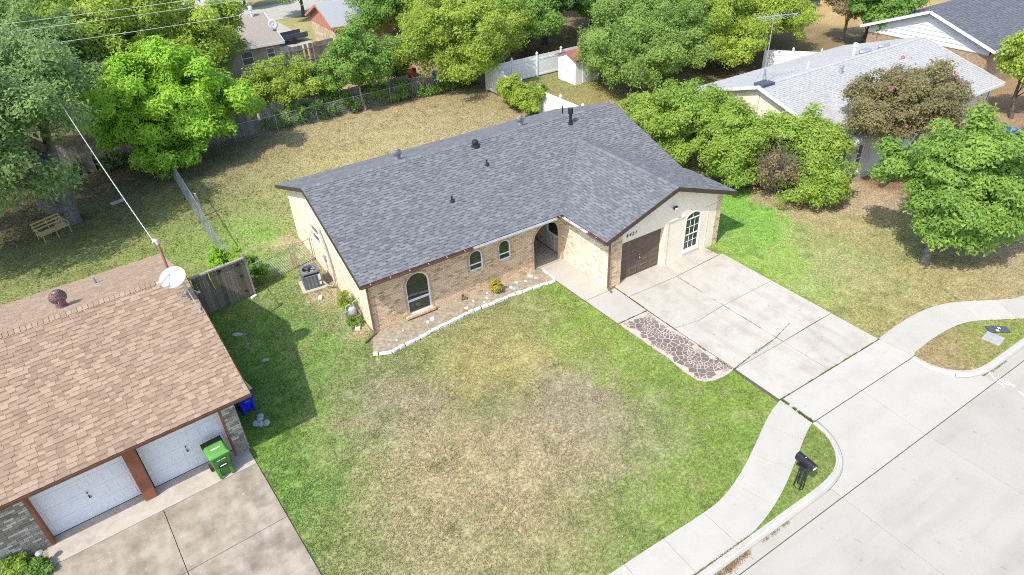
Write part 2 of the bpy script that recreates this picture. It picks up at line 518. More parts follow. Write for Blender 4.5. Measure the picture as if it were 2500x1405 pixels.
def wall_face(mb, O, D, T, L, ztop, openings=(), zbot=0.0, breaks=(), mi=0):
    """a wall with openings: outer face at O, thickness vector T; ztop(s)"""
    O = Vector(O); D = Vector(D); T = Vector(T); Z = Vector((0, 0, 1))
    S = {0.0, L}
    for b in breaks: S.add(b)
    for op in openings:
        n = 14 if op[4] > 0 else 1
        for k in range(n + 1):
            S.add(op[0] + (op[1] - op[0]) * (0.5 - 0.5 * math.cos(math.pi * k / n) if n > 1 else k / n))
    S = sorted(S)
    def quad(a, b, c, d):
        mb.add([a, b, c, d], [(0, 1, 2, 3)], .5, mi)
    def P(s, z, t): return O + D * s + Z * z + T * t
    for a, b in zip(S, S[1:]):
        if b - a < 1e-5: continue
        mid = (a + b) / 2
        op = next((o for o in openings if o[0] < mid < o[1]), None)
        if op is None:
            solids = [(zbot, zbot, ztop(a), ztop(b))]
        else:
            solids = []
            if op[2] > zbot + .001:
                solids.append((zbot, zbot, op[2], op[2]))
                quad(P(a, op[2], 0), P(b, op[2], 0), P(b, op[2], 1), P(a, op[2], 1))
            ta, tb = op_top(op, a), op_top(op, b)
            solids.append((ta, tb, ztop(a), ztop(b)))
            quad(P(a, ta, 1), P(b, tb, 1), P(b, tb, 0), P(a, ta, 0))
        for (z0a, z0b, z1a, z1b) in solids:
            quad(P(a, z0a, 0), P(b, z0b, 0), P(b, z1b, 0), P(a, z1a, 0))
            quad(P(b, z0b, 1), P(a, z0a, 1), P(a, z1a, 1), P(b, z1b, 1))
    for op in openings:
        quad(P(op[0], op[2], 0), P(op[0], op[2], 1), P(op[0], op[3], 1), P(op[0], op[3], 0))
        quad(P(op[1], op[2], 1), P(op[1], op[2], 0), P(op[1], op[3], 0), P(op[1], op[3], 1))
    quad(P(0, zbot, 1), P(0, zbot, 0), P(0, ztop(0), 0), P(0, ztop(0), 1))
    quad(P(L, zbot, 0), P(L, zbot, 1), P(L, ztop(L), 1), P(L, ztop(L), 0))
    return mb

def arch_outline(op, inset=0.0, n=14):
    s0, s1, zb, zs, rise = op
    s0 += inset; s1 -= inset; zb += inset
    r_ = max(rise - inset, 0) if rise > 0 else 0
    zt = zs if rise > 0 else zs - inset
    pts = [(s0, zb), (s1, zb)]
    if rise > 0:
        for k in range(n + 1):
            a = math.pi * k / n
            pts.append(((s0 + s1) / 2 + (s1 - s0) / 2 * math.cos(a), zs + r_ * math.sin(a)))
    else:
        pts += [(s1, zt), (s0, zt)]
    return pts
def extr(mb, pts, O, D, Nn, d0, d1, tone=.5, mi=0):
    """extrude a (s,z) outline along the wall normal from d0 to d1"""
    O = Vector(O); D = Vector(D); Nn = Vector(Nn); n = len(pts)
    V = [O + D * s + Vector((0, 0, z)) + Nn * d0 for s, z in pts] + [O + D * s + Vector((0, 0, z)) + Nn * d1 for s, z in pts]
    F = [tuple(range(n))[::-1], tuple(range(n, 2 * n))] + [(i, (i + 1) % n, n + (i + 1) % n, n + i) for i in range(n)]
    mb.add(V, F, tone, mi)
def ring(mb, po, pi, O, D, Nn, d0, d1, tone=.5, mi=0):
    O = Vector(O); D = Vector(D); Nn = Vector(Nn); n = len(po)
    def w(p, d): return O + D * p[0] + Vector((0, 0, p[1])) + Nn * d
    V = [w(p, d0) for p in po] + [w(p, d0) for p in pi] + [w(p, d1) for p in po] + [w(p, d1) for p in pi]
    F = []
    for i in range(n):
        j = (i + 1) % n
        F += [(2 * n + i, 2 * n + j, 3 * n + j, 3 * n + i), (n + i, n + j, j, i), (i, j, 2 * n + j, 2 * n + i), (3 * n + i, 3 * n + j, n + j, n + i)]
    mb.add(V, F, tone, mi)
def window(parent, op, O, D, Nn, depth=-.06, fw=.055, mw=.022, rw_=.05, rails=(), muntin_v=(), muntin_h=(), fmat='vinyl_white', gmat='glass', name='window', lower=None):
    """window > frame is the window mesh itself; pane, sash_rail and muntin are its sub-parts"""
    mb = MB(); ring(mb, arch_outline(op), arch_outline(op, fw), O, D, Nn, depth - .05, depth + .02)
    w = obj(name, mb, fmat, parent)
    zcut = rails[-1] if rails else None
    mb = MB(); extr(mb, arch_outline(op, fw - .004), O, D, Nn, depth - .03, depth - .022)
    obj('pane', mb, gmat, w)
    s0, s1 = op[0] + fw, op[1] - fw
    O = Vector(O); D = Vector(D); Nn = Vector(Nn)
    for z in rails:
        mb = MB(); mb.ob(O + D * ((s0 + s1) / 2) + Vector((0, 0, z)) + Nn * (depth - .005), (D, Nn, Vector((0, 0, 1))), (s1 - s0, .04, rw_)); obj('sash_rail', mb, fmat, w)
    for s, z0, z1 in muntin_v:
        mb = MB(); mb.ob(O + D * s + Vector((0, 0, (z0 + z1) / 2)) + Nn * (depth - .012), (D, Nn, Vector((0, 0, 1))), (mw, .018, z1 - z0)); obj('muntin', mb, fmat, w)
    for z, a, b in muntin_h:
        mb = MB(); mb.ob(O + D * ((a + b) / 2) + Vector((0, 0, z)) + Nn * (depth - .013), (D, Nn, Vector((0, 0, 1))), (b - a, .018, mw)); obj('muntin', mb, fmat, w)
    return w

# ------------------------------------------------------------------ roofs
def scan(poly, v):
    xs = []
    n = len(poly)
    for i in range(n):
        (u0, v0), (u1, v1) = poly[i], poly[(i + 1) % n]
        if (v0 > v) != (v1 > v):
            xs.append(u0 + (u1 - u0) * (v - v0) / (v1 - v0))
    return sorted(xs)
def shingle_rows(O, U, V, N, poly, expo=.145, wr=(.17, .30), tones=(.36, .98)):
    """yields ('rect', quad, dims) pieces over a planar roof face given in its own (u,v)"""
    out = []
    vmin = min(p[1] for p in poly); vmax = max(p[1] for p in poly)
    v = vmin
    while v < vmax - .02:
        vh = min(v + expo, vmax)
        lo = scan(poly, v + 1e-3); hi = scan(poly, vh - 1e-3)
        if len(lo) != len(hi):
            m = scan(poly, (v + vh) / 2)
            lo = hi = m
        base = random.uniform(-.04, .04)
        for k in range(0, len(lo) - 1, 2):
            l0, l1, h0, h1 = lo[k], lo[k + 1], hi[k], hi[k + 1]
            u = min(l0, h0) - random.uniform(0, .3)
            hi_ = random.random() < .5
            while u < max(l1, h1):
                hi_ = not hi_ if random.random() < .86 else hi_
                w = random.uniform(*wr) * (1.0 if hi_ else .74)
                a0, a1 = max(u, l0), min(u + w - .003, l1)
                b0, b1 = max(u, h0), min(u + w - .003, h1)
                u += w
                if a1 - a0 < .01 and b1 - b0 < .01: continue
                a1 = max(a1, a0); b1 = max(b1, b0)
                if a1 < a0 or b1 < b0: continue
                rect = abs(a0 - b0) < 1e-4 and abs(a1 - b1) < 1e-4
                t = min(1, max(0, random.uniform(*tones) * .9 + base))
                out.append((rect, (a0, a1, b0, b1, v, vh), t, hi_))
        v += expo
    return [(O, U, V, N) + p for p in out]
def put_shingles(roof, faces, mat, limit=300, PM=None):
    PM = PM or Matrix()
    cw = Vector(CAM)
    allp = []
    for f in faces: allp += f
    def P(O, U, V, u, v): return O + U * u + V * v
    key = lambda p: (PM @ P(p[0], p[1], p[2], (p[5][0] + p[5][1]) / 2, p[5][4]) - cw).length - (0 if p[4] and p[5][1] - p[5][0] > .17 else 1e4 * -1)
    allp.sort(key=key)
    rest = MB()
    cnt = 0
    for (O, U, V, N, rect, (a0, a1, b0, b1, vl, vh), t, hi) in allp:
        if rect and cnt < limit and a1 - a0 > .17:
            o = link('shingle', unit_wedge(mat, t, hi), roof)
            m = Matrix((U * (a1 - a0), V * (vh - vl + .012), N)).transposed().to_4x4()
            m.translation = P(O, U, V, (a0 + a1) / 2, vl)
            o.matrix_local = m
            cnt += 1
        else:
            e = .012 / max(vh - vl, .01)
            wedge(rest, [P(O, U, V, a0, vl), P(O, U, V, a1, vl), P(O, U, V, b1 + (b1 - a1) * e, vh + .012), P(O, U, V, b0 + (b0 - a0) * e, vh + .012)], N, .022 if hi else .009, .003, t)
    if rest.v:
        o = obj('shingle_courses', rest, mat, roof)
        o['kind'] = 'stuff'
def plane_face(p_eave0, p_eave1, p_up, poly3):
    """frame of a roof plane: origin p_eave0, U along the eave, V up the slope"""
    O = Vector(p_eave0); U = (Vector(p_eave1) - O).normalized()
    W = Vector(p_up) - O; V = (W - U * W.dot(U)).normalized(); N = U.cross(V).normalized()
    if N.z < 0: N = -N
    return O, U, V, N, [((Vector(p) - O).dot(U), (Vector(p) - O).dot(V)) for p in poly3]
def ridge_caps(roof, p0, p1, mat, k, step=.2, hw=.15, limit=999):
    p0 = Vector(p0); p1 = Vector(p1); d = (p1 - p0); L = d.length; d.normalize(); s = d.cross(Vector((0, 0, 1))).normalized()
    n = int(L / step)
    for i in range(n):
        a = p0 + d * (i * L / n); b = p0 + d * ((i + 1) * L / n + .03)
        V = []
        for p, h in ((a, .036), (b, .014)):
            for sg in (-1, 0, 1):
                V.append(p + s * (sg * hw) + Vector((0, 0, h - abs(sg) * hw * k)))
        mb = MB(); mb.add(V, [(0, 1, 4, 3), (1, 2, 5, 4)], random.uniform(.3, .8))
        V2 = [Vector(v) - Vector((0, 0, .02)) for v in V[:3]]
        mb.add(V[:3] + V2, [(0, 3, 4, 1), (1, 4, 5, 2)], .15)
        obj('ridge_cap', mb, mat, roof)

def text_mesh(s, size, extr_=.01, shear=0.0):
    cu = bpy.data.curves.new('lettering', 'FONT')
    cu.body = s; cu.size = size; cu.extrude = extr_; cu.align_x = 'CENTER'; cu.align_y = 'CENTER'; cu.shear = shear
    o = bpy.data.objects.new('lettering', cu)
    C.objects.link(o)
    dg = bpy.context.evaluated_depsgraph_get()
    me = bpy.data.meshes.new_from_object(o.evaluated_get(dg))
    C.objects.unlink(o); bpy.data.objects.remove(o)
    return me

# ------------------------------------------------------------------ the ground
# colours of the turf and soil as they grow: x, y, then the colour (lit sRGB) found there
TURF = [
    (-6.0,-5.5,125,160,75), (-5.9,-7.9,130,155,80), (-5.8,-4.0,125,165,65), (-3.9,-5.0,145,165,90), (-4.5,-8.4,150,160,95), (-4.4,-9.7,155,160,100),
    (-2.2,0.4,140,170,85), (-2.4,-2.3,140,160,90), (-1.1,-1.9,145,165,95), (-0.7,-3.0,172,160,130), (-0.6,-4.4,172,160,130), (-1.6,-4.2,172,162,128),
    (-1.5,-6.2,185,172,130), (-1.8,-8.4,185,170,125), (-3.0,-9.4,180,168,125), (-0.4,-8.5,190,172,130), (-1.5,-10.4,185,170,128), (0.3,-9.9,190,172,132),
    (1.7,-8.9,188,170,130), (2.3,-10.3,180,168,130), (0.5,-11.8,178,165,120), (-1.2,-12.1,165,162,110), (1.9,-11.9,160,160,105), (1.7,-13.0,140,160,85),
    (3.1,-13.2,140,165,80), (4.9,-13.1,140,165,75), (5.5,-11.5,150,162,95), (5.1,-10.1,160,160,115), (4.8,-8.3,175,163,134), (4.2,-7.3,175,163,134),
    (2.9,-7.7,175,160,135), (2.4,-6.6,150,150,100), (1.7,-5.8,150,150,100), (1.5,-3.7,190,175,110), (2.7,-4.1,190,175,110), (3.4,-5.1,190,178,110),
    (4.7,-4.5,180,175,110), (3.9,-3.4,185,175,110), (2.6,-2.4,165,165,110), (1.4,-2.5,150,160,95), (0.4,-2.4,145,160,90), (6.4,-3.5,155,165,95),
    (8.2,-2.6,150,175,80), (7.2,-4.7,150,180,75), (6.8,-7.0,150,175,80), (7.0,-9.0,140,165,80), (8.0,-11.0,140,165,75), (9.5,-11.5,140,165,70),
    (7.4,-12.4,135,165,70), (6.2,-6.5,160,170,90), (5.6,-2.6,165,165,110), (4.1,-2.5,165,165,110), (-2.1,5.0,150,165,100), (-1.5,2.6,150,165,105),
    (-1.6,8.0,150,170,90), (-4.4,0.4,115,155,65), (-4.3,3.6,115,155,65), (-4.2,-2.4,125,160,70), (-3.0,2.7,130,160,80), (-7.7,14.5,150,165,85),
    (-11.4,14.3,150,160,90), (-5.1,12.5,140,170,80), (-9.0,22.5,120,110,85), (-6.2,21.1,120,110,90), (-3.9,18.6,140,140,90), (-12.0,18.2,110,100,80),
    (-5.5,16.1,145,155,90), (-8.2,17.0,130,135,85), (-10.5,15.5,130,130,85), (-12.6,13.5,150,160,90), (-6.9,25.2,110,100,80), (-1.7,12.1,145,185,80),
    (-2.8,12.9,145,180,80), (-0.0,15.6,175,175,110), (0.3,19.6,170,160,115), (-0.3,23.3,150,140,115), (4.6,22.1,180,165,120), (7.4,21.7,190,175,130),
    (11.0,22.9,190,172,130), (14.5,23.3,185,168,125), (16.5,20.6,185,170,125), (18.6,21.2,170,155,115), (17.1,26.2,165,145,110), (4.5,17.9,190,178,120),
    (7.6,18.8,190,178,125), (-0.7,9.7,205,185,150), (-0.0,8.8,205,185,150), (-1.3,7.8,150,170,90), (-3.8,16.0,140,150,90), (18.7,-2.2,132,182,74),
    (18.4,-4.0,138,182,78), (17.4,-6.0,150,180,80), (17.0,-3.9,150,180,85), (16.5,-7.9,150,170,90), (20.1,-6.2,165,170,105), (19.3,-7.9,165,170,110),
    (23.6,-3.6,185,165,130), (25.8,-4.1,185,165,135), (23.0,-6.4,175,165,115), (19.2,-9.9,170,165,110), (16.5,-10.8,165,160,100), (20.0,-11.2,170,160,110),
    (22.0,-11.9,175,160,115), (25.0,-12.1,175,160,120), (23.1,-8.5,170,165,110), (28.3,-10.4,175,160,125), (29.7,-3.9,150,120,95), (17.3,-13.6,165,145,105),
    (19.0,-14.2,145,150,80), (19.8,-14.8,140,155,75), (9.1,-13.6,125,155,70), (8.9,-14.3,140,155,85), (6.9,-15.0,130,155,75), (8.4,-14.8,140,155,80),
    (5.1,34.8,190,165,120), (25.7,23.1,150,155,95), (24.0,19.1,165,155,100), (59.5,19.0,195,165,110), (30.2,32.6,150,125,95), (12.3,48.4,175,165,110),
    (15.8,28.6,180,150,115), (45.3,-0.8,160,130,100), (53.5,15.8,150,130,95), (39.8,14.0,140,120,90), (4.7,43.9,180,160,120), (-6.1,27.8,110,100,80),
    (30.8,-6.1,170,150,110),
    # dirt along the side wall
    (-0.1,0.6,204,182,148), (-0.1,2.2,204,182,148), (-0.2,3.4,204,182,148), (-0.3,5.0,204,182,148), (-0.4,6.4,204,182,148), (-0.3,7.6,204,182,148), (-0.2,8.8,204,182,148), (-0.9,4.1,204,182,148), (-0.8,0.9,204,182,148),
]

TP = np.array([t[:2] for t in TURF], float)
TC = np.array([lin(t[2:]) for t in TURF]) / 1.34
def turf_col(x, y):
    x = np.asarray(x, float); y = np.asarray(y, float)
    wx = x + (fbm(x * .9, y * .9, 3) - .5) * 1.8
    wy = y + (fbm(x * .9, y * .9, 9) - .5) * 1.8
    wx = wx + (vnoise(x * 3.3, y * 3.3, 61) - .5) * 1.0 + (vnoise(x * 8, y * 8, 62) - .5) * .5
    wy = wy + (vnoise(x * 3.3, y * 3.3, 63) - .5) * 1.0 + (vnoise(x * 8, y * 8, 64) - .5) * .5
    out = np.empty((len(x), 3))
    for i in range(0, len(x), 40000):
        a = slice(i, i + 40000)
        d2 = (wx[a, None] - TP[None, :, 0]) ** 2 + (wy[a, None] - TP[None, :, 1]) ** 2
        s = np.where(TP[:, 1] > 14, 2.2, np.where(np.abs(TP[:, 0] + .4) < .6, np.where(TP[:, 1] > .5, .42, .95), .95))
        w = np.exp(-d2 / (2 * s * s)) + 1e-4 / (1 + d2 ** 2)
        out[a] = (w @ TC) / w.sum(1, keepdims=True)
    # patchiness: green tufts in the dry turf, dry straw in the green
    n = fbm(x * 1.7, y * 1.7, 21)
    n2 = fbm(x * 5.5, y * 5.5, 33)
    green = np.array([.085, .135, .03]); straw = np.array([.36, .28, .165])
    k = np.clip((n - .60) * 3.0, 0, .42)[:, None]
    out = out * (1 - k) + green * k
    k = np.clip((.36 - n) * 3.0, 0, .24)[:, None]
    out = out * (1 - k) + straw * k
    lum = out @ np.array([.3, .59, .11])
    out = out * .92 + lum[:, None] * np.array([1.05, 1.0, .86]) * .08
    out *= (.84 + .40 * n2)[:, None]
    out *= np.where((x > 16) & (y < 10), 1.12, 1.0)[:, None]
    return out

KERB_L = [(-60, -15.05), (4, -15.05), (5.5, -15.05), (6.6, -15.05), (7.6, -15.05), (8.35, -15.02), (8.95, -14.90), (9.40, -14.66), (9.74, -14.30), (9.98, -13.85), (10.08, -13.30)]
KERB_R = [(16.02, -13.30), (16.05, -13.85), (16.22, -14.30), (16.55, -14.66), (17.0, -14.92), (17.6, -15.03), (18.4, -15.05), (19.4, -15.05), (20.6, -15.05), (90, -15.05)]
def smooth_path(P, n=4):
    out = []
    for i in range(len(P) - 1):
        p0 = P[max(i - 1, 0)]; p1 = P[i]; p2 = P[i + 1]; p3 = P[min(i + 2, len(P) - 1)]
        if math.dist(p1, p2) > 5: out.append(p1); continue
        if math.dist(p0, p1) > 5: p0 = (2 * p1[0] - p2[0], 2 * p1[1] - p2[1])
        if math.dist(p2, p3) > 5: p3 = (2 * p2[0] - p1[0], 2 * p2[1] - p1[1])
        for k in range(n):
            t = k / n
            out.append(tuple(.5 * (2 * b + (c - a) * t + (2 * a - 5 * b + 4 * c - d) * t * t + (-a + 3 * b - 3 * c + d) * t ** 3) for a, b, c, d in zip(p0, p1, p2, p3)))
    out.append(P[-1])
    return out
KL = smooth_path(KERB_L); KR = smooth_path(KERB_R)
STREET = [(-70, -15.05)] + KL + KR + [(95, -15.05), (95, -60), (-70, -60)]

def axis(parts):
    a = []
    for p0, p1, st in parts:
        a += list(np.arange(p0, p1 - 1e-6, st))
    a.append(parts[-1][1])
    return np.array(a)
xs = axis([(-700, -100, 150), (-100, -30, 7), (-30, -9, .6), (-9, 24, .16), (24, 46, .4), (46, 80, 1.2), (80, 800, 120)])
ys = axis([(-15.36, -1, .16), (-1, 12, .24), (12, 30, .35), (30, 60, 1.0), (60, 140, 5), (140, 900, 152)])
X, Y = np.meshgrid(xs, ys)
nx, ny = len(xs), len(ys)
Z = (fbm(X.ravel() * 1.2, Y.ravel() * 1.2, 5) - .5) * .05
V = np.c_[X.ravel(), Y.ravel(), Z]
i, j = np.meshgrid(np.arange(nx - 1), np.arange(ny - 1))
a = (j * nx + i).ravel()
F = np.c_[a, a + 1, a + nx + 1, a + nx]
cx = V[F, 0].mean(1); cy = V[F, 1].mean(1)
def offset_path(P, d):
    out = []
    for k in range(len(P)):
        p = P[max(k - 1, 0)]; q = P[min(k + 1, len(P) - 1)]
        t = Vector((q[0] - p[0], q[1] - p[1])).normalized()
        out.append((P[k][0] + t.y * d, P[k][1] - t.x * d))
    return out
KLo = offset_path(KL, .24); KRo = offset_path(KR, .24)
CUT = [(-800, KLo[0][1] + .12)] + offset_path(KL, .12) + offset_path(KR, .12) + [(900, KRo[-1][1] + .12), (900, -99), (-800, -99)]
keep = ~inpoly(cx, cy, CUT)
# the drive slabs' own trench: no turf under the concrete
F = F[keep]
me = mk_big('lawn', V, F, 'grass', col=turf_col(V[:, 0], V[:, 1]))
o = link('lawn', me); tag(o, kind='structure')
mb = MB(); mb.add([(-900, -900, -.42), (900, -900, -.42), (900, 1000, -.42), (-900, 1000, -.42)], [(0, 1, 2, 3)])
struct('ground', mb, 'base_soil')

# ------------------------------------------------------------------ street, kerbs, pavement, drives
ZT = .035          # top of the walks
ZS = -.115         # street
mb = MB(); mb.prism(STREET, -.40, ZS - .03)
street = struct('street', mb, 'joint_dirt')
g_ = .008
def slab(parent, pts, ztop, thick, mat, name='slab', bevel=.006):
    mb = MB()
    mb.slab([(p[0], p[1], ztop if len(p) < 3 else p[2]) for p in pts], thick, random.random())
    return obj(name, mb, mat, parent, bevel=bevel)
sx = [-44.3, -39.9, -35.55, -31.2, -26.85, -22.5, -18.1, -13.7, -9.3, -4.95, -.55, 3.85, 8.36, 12.78, 17.1, 21.4, 25.7, 30, 34.3, 38.6, 43, 47.4, 51.8, 56.2, 60.6, 65]
for a_, b_ in zip(sx, sx[1:]):
    if a_ >= 17 or b_ <= 8.4:
        slab(street, [(a_ + g_, -15.27), (a_ + g_, -15.64), (b_ - g_, -15.64), (b_ - g_, -15.27)][::-1][::-1], ZS, .06, 'street_concrete', 'gutter_slab')
    yy = [-15.66, -20.3, -24.9, -29.6]
    for y0, y1 in zip(yy, yy[1:]):
        slab(street, [(a_ + g_, y1 + g_), (b_ - g_, y1 + g_), (b_ - g_, y0 - g_), (a_ + g_, y0 - g_)], ZS, .06, 'street_concrete')
# apron where the drive runs down to the street between the two kerb returns
lc = [p for p in KLo if p[0] > 8.37]; rc = [p for p in KRo if p[0] < 17.09]
def zap(y): return ZT - .004 + (ZS - ZT) * min(1, max(0, (-13.3 - y) / 2.2))
ap_base = MB(); ap_base.prism([(10.1, -13.29)] + [(p[0] + .0, p[1]) for p in lc[::-1]] + [(8.37, -15.64), (17.09, -15.64)] + [(p[0], p[1]) for p in rc[::-1]], -.40, -.16)
apron = struct('driveway_apron', ap_base, 'joint_dirt')
def poly3(pts): return [(x, y, zap(y)) for x, y in pts]
L1 = [(12.78 - g_, -13.31)] + [(10.26, -13.31)] + [p for p in lc[::-1] if p[1] < -13.33] + [(8.37, -15.25), (8.37, -15.64), (12.78 - g_, -15.64)]
R1 = [(12.78 + g_, -13.31), (12.78 + g_, -15.64), (17.09, -15.64), (17.09, -15.25)] + [p for p in rc[::-1] if p[1] < -13.33] + [(15.82, -13.31)]
for P in (L1, R1):
    # strips so that the bent surface stays true
    ycut = [-13.31, -13.8, -14.4, -15.0, -15.3, -15.64]
    mbp = MB()
    bm = bmesh.new()
    vs_ = [bm.verts.new((x, y, 0)) for x, y in P]
    bm.faces.new(vs_)
    for yc in ycut[1:-1]:
        bmesh.ops.bisect_plane(bm, geom=bm.verts[:] + bm.edges[:] + bm.faces[:], plane_co=(0, yc, 0), plane_no=(0, 1, 0))
    for v_ in bm.verts: v_.co.z = zap(v_.co.y)
    bmesh.ops.recalc_face_normals(bm, faces=bm.faces[:])
    for f_ in bm.faces:
        if f_.normal.z < 0: f_.normal_flip()
    me = bpy.data.meshes.new('slab'); bm.to_mesh(me); bm.free()
    me.materials.append(MATS['concrete_clean'])
    o = link('slab', me, apron)
    md = o.modifiers.new('thick', 'SOLIDIFY'); md.thickness = .06; md.offset = -1

def kerb(name, P, Po):
    mb = MB()
    n = len(P)
    prof = [(-.0, .0), (.0, 1), (.12, 1.02), (.2, .9), (.245, .35), (.25, 0)]
    V = []
    for (p, q) in zip(P, Po):
        for t, h in ((0, -.40), (0, .03), (.5, .034), (.78, .015), (.97, -.06), (1.0, -.40)):
            V.append((p[0] + (q[0] - p[0]) * t, p[1] + (q[1] - p[1]) * t, h))
    F = []
    for k in range(n - 1):
        for m_ in range(5):
            F.append((k * 6 + m_, (k + 1) * 6 + m_, (k + 1) * 6 + m_ + 1, k * 6 + m_ + 1))
    F.append(tuple(range(6))); F.append(tuple((n - 1) * 6 + m_ for m_ in range(6))[::-1])
    mb.add(V, F)
    return struct(name, mb, 'curb_concrete')
kl = kerb('kerb', KL, KLo); kr = kerb('kerb', KR, KRo)

def walk(name, inner, outer, joints, mat='concrete_clean'):
    """pavement made of panels between two edge lines; joints are positions 0..1 along it"""
    ds0 = [math.dist(a, b) for a, b in zip(inner, inner[1:])]
    def at(P, t):
        ds = ds0; tot = sum(ds); t *= tot
        for k, d in enumerate(ds):
            if t <= d or k == len(ds) - 1:
                f_ = t / d
                return (P[k][0] + (P[k + 1][0] - P[k][0]) * f_, P[k][1] + (P[k + 1][1] - P[k][1]) * f_)
            t -= d
    mb = MB()
    pts = [at(inner, k / 60) for k in range(61)] + [at(outer, k / 60) for k in range(61)][::-1]
    mb.prism(pts, -.1, .012)
    base = struct(name, mb, 'joint_dirt')
    for a_, b_ in zip(joints, joints[1:]):
        e = .004 / max(1, 1)
        ln = sum(math.dist(p, q) for p, q in zip(inner, inner[1:]))
        e = .006 / ln
        m_ = max(2, int((b_ - a_) * ln / .3))
        I = [at(inner, a_ + e + (b_ - a_ - 2 * e) * k / m_) for k in range(m_ + 1)]
        O_ = [at(outer, a_ + e + (b_ - a_ - 2 * e) * k / m_) for k in range(m_ + 1)]
        slab(base, I + O_[::-1], ZT + random.uniform(-.003, .003), .05, mat, 'walk_panel')
    return base
IN_L = smooth_path([(10.1, -11.97), (9.4, -12.16), (8.69, -12.44), (7.45, -12.99), (6.36, -13.42), (5.31, -13.70), (4.5, -13.76), (3.2, -13.74), (2.0, -13.72), (.8, -13.72), (-.4, -13.72), (-12, -13.72)])
OUT_L = offset_path(IN_L, -1.28); OUT_L[0] = (10.09, -13.28)
IN_L = [p for p in IN_L]; OUT_L = [p for p in OUT_L]
lnI = 23.2
walk('sidewalk', IN_L, OUT_L, [0, .065, .13, .195, .265, .335, .40, .465, .53, .60, .67, .735, .80, .87, .935, 1])
IN_R = smooth_path([(15.86, -11.93), (17.7, -11.83), (19.4, -11.95), (20.6, -12.35), (22.02, -13.2), (22.8, -13.6), (23.6, -13.72), (24.6, -13.72), (25.6, -13.72), (40, -13.72)])
OUT_R = offset_path(IN_R, 1.28); OUT_R[0] = (16.0, -13.28)
walk('sidewalk', IN_R, OUT_R, [0, .07, .135, .20, .265, .33, .40, .46, .52, .58, .65, .72, .79, .86, .93, 1])
mb = MB(); mb.prism([(10.1, -11.97), (10.1, -13.29), (16.05, -13.29), (15.87, -11.97)], -.1, .012)
cross_walk = struct('sidewalk', mb, 'joint_dirt')
for a_, b_ in ((10.1, 12.8), (12.8, 15.95)):
    slab(cross_walk, [(a_ + g_, -13.28), (b_ + (.03 if b_ > 13 else -g_), -13.28), (b_ - (.1 if b_ > 13 else g_), -11.985), (a_ + g_, -11.985)], ZT, .05, 'concrete_clean', 'walk_panel')

mb = MB(); mb.prism([(9.98, -2.9), (9.98, -11.965), (15.87, -11.965), (15.87, -4.05), (15.6, -4.05), (15.6, -3.0)], -.1, .012)
drive = struct('driveway', mb, 'joint_dirt')
for P in ([(10.02, -2.92), (10.02, -4.14), (12.77, -4.20), (15.66, -4.02), (15.6, -3.16), (12.8, -3.16), (12.8, -2.92)],
          [(10.02, -4.165), (10.02, -6.89), (11.15, -7.08), (12.75, -6.94), (12.77, -4.225)],
          [(12.79, -4.225), (12.77, -6.94), (15.86, -6.89), (15.86, -4.05)],
          [(10.02, -6.91), (10.1, -9.93), (11.6, -9.70), (12.78, -9.62), (12.76, -6.96), (11.15, -7.10)],
          [(10.12, -9.955), (12.80, -9.94), (12.79, -9.64), (11.6, -9.72)],
          [(12.79, -6.96), (12.80, -9.608), (14.0, -9.313), (14.42, -9.864), (15.86, -9.86), (15.86, -6.91)],
          [(12.81, -9.615), (12.83, -9.93), (14.40, -9.868), (13.993, -9.324)],
          [(10.10, -9.975), (10.12, -11.945), (12.81, -11.945), (12.81, -9.96)],
          [(12.83, -9.95), (12.83, -11.945), (15.86, -11.945), (15.86, -9.88)]):
    slab(drive, P, ZT + random.uniform(-.003, .003), .05, 'concrete')
mb = MB(); mb.prism([(8.22, 2.4), (8.22, -1.3), (8.30, -3.3), (8.40, -5.34), (9.96, -5.34), (9.96, -3.3), (9.65, -3.2), (9.65, 2.4)], -.1, .012)
fwalk = struct('front_walk', mb, 'joint_dirt')
slab(fwalk, [(8.24, -.02), (8.24, -1.3), (8.32, -3.29), (9.62, -3.29), (9.62, -.02)], ZT + .01, .05, 'concrete_clean')
slab(fwalk, [(8.33, -3.31), (8.41, -5.33), (9.95, -5.33), (9.95, -3.31)], ZT, .05, 'concrete_clean')
slab(fwalk, [(7.8, 2.5), (7.8, .0), (9.62, .0), (9.62, 2.5)], ZT + .012, .06, 'concrete')

# crazy paving beside the drive
FLAG = [(8.42, -5.37), (9.95, -5.37), (10.0, -7.6), (10.07, -9.92), (9.74, -9.99), (9.40, -10.0), (9.05, -9.95), (8.75, -9.83), (8.55, -9.6), (8.48, -9.2), (8.48, -8.6), (8.55, -8.1), (8.50, -7.4), (8.46, -6.4)]
mb = MB(); mb.prism(FLAG, -.1, .022)
flag = struct('flagstone_path', mb, 'flag_mortar')
def clip(poly, nx_, ny_, c_):
    out = []
    for k in range(len(poly)):
        p, q = poly[k], poly[(k + 1) % len(poly)]
        dp = p[0] * nx_ + p[1] * ny_ - c_; dq = q[0] * nx_ + q[1] * ny_ - c_
        if dp <= 0: out.append(p)
        if dp * dq < 0:
            t = dp / (dp - dq); out.append((p[0] + (q[0] - p[0]) * t, p[1] + (q[1] - p[1]) * t))
    return out
seeds = []
for _ in range(6000):
    p = (random.uniform(8.4, 10.1), random.uniform(-10.0, -5.35))
    rr = .16 + .09 * math.sin(p[0] * 5.1 + 2.3 * math.sin(p[1] * 2.7))
    if all((p[0] - q[0]) ** 2 + (p[1] - q[1]) ** 2 > rr * rr for q in seeds) and inpoly(np.array([p[0]]), np.array([p[1]]), FLAG)[0]:
        seeds.append(p)
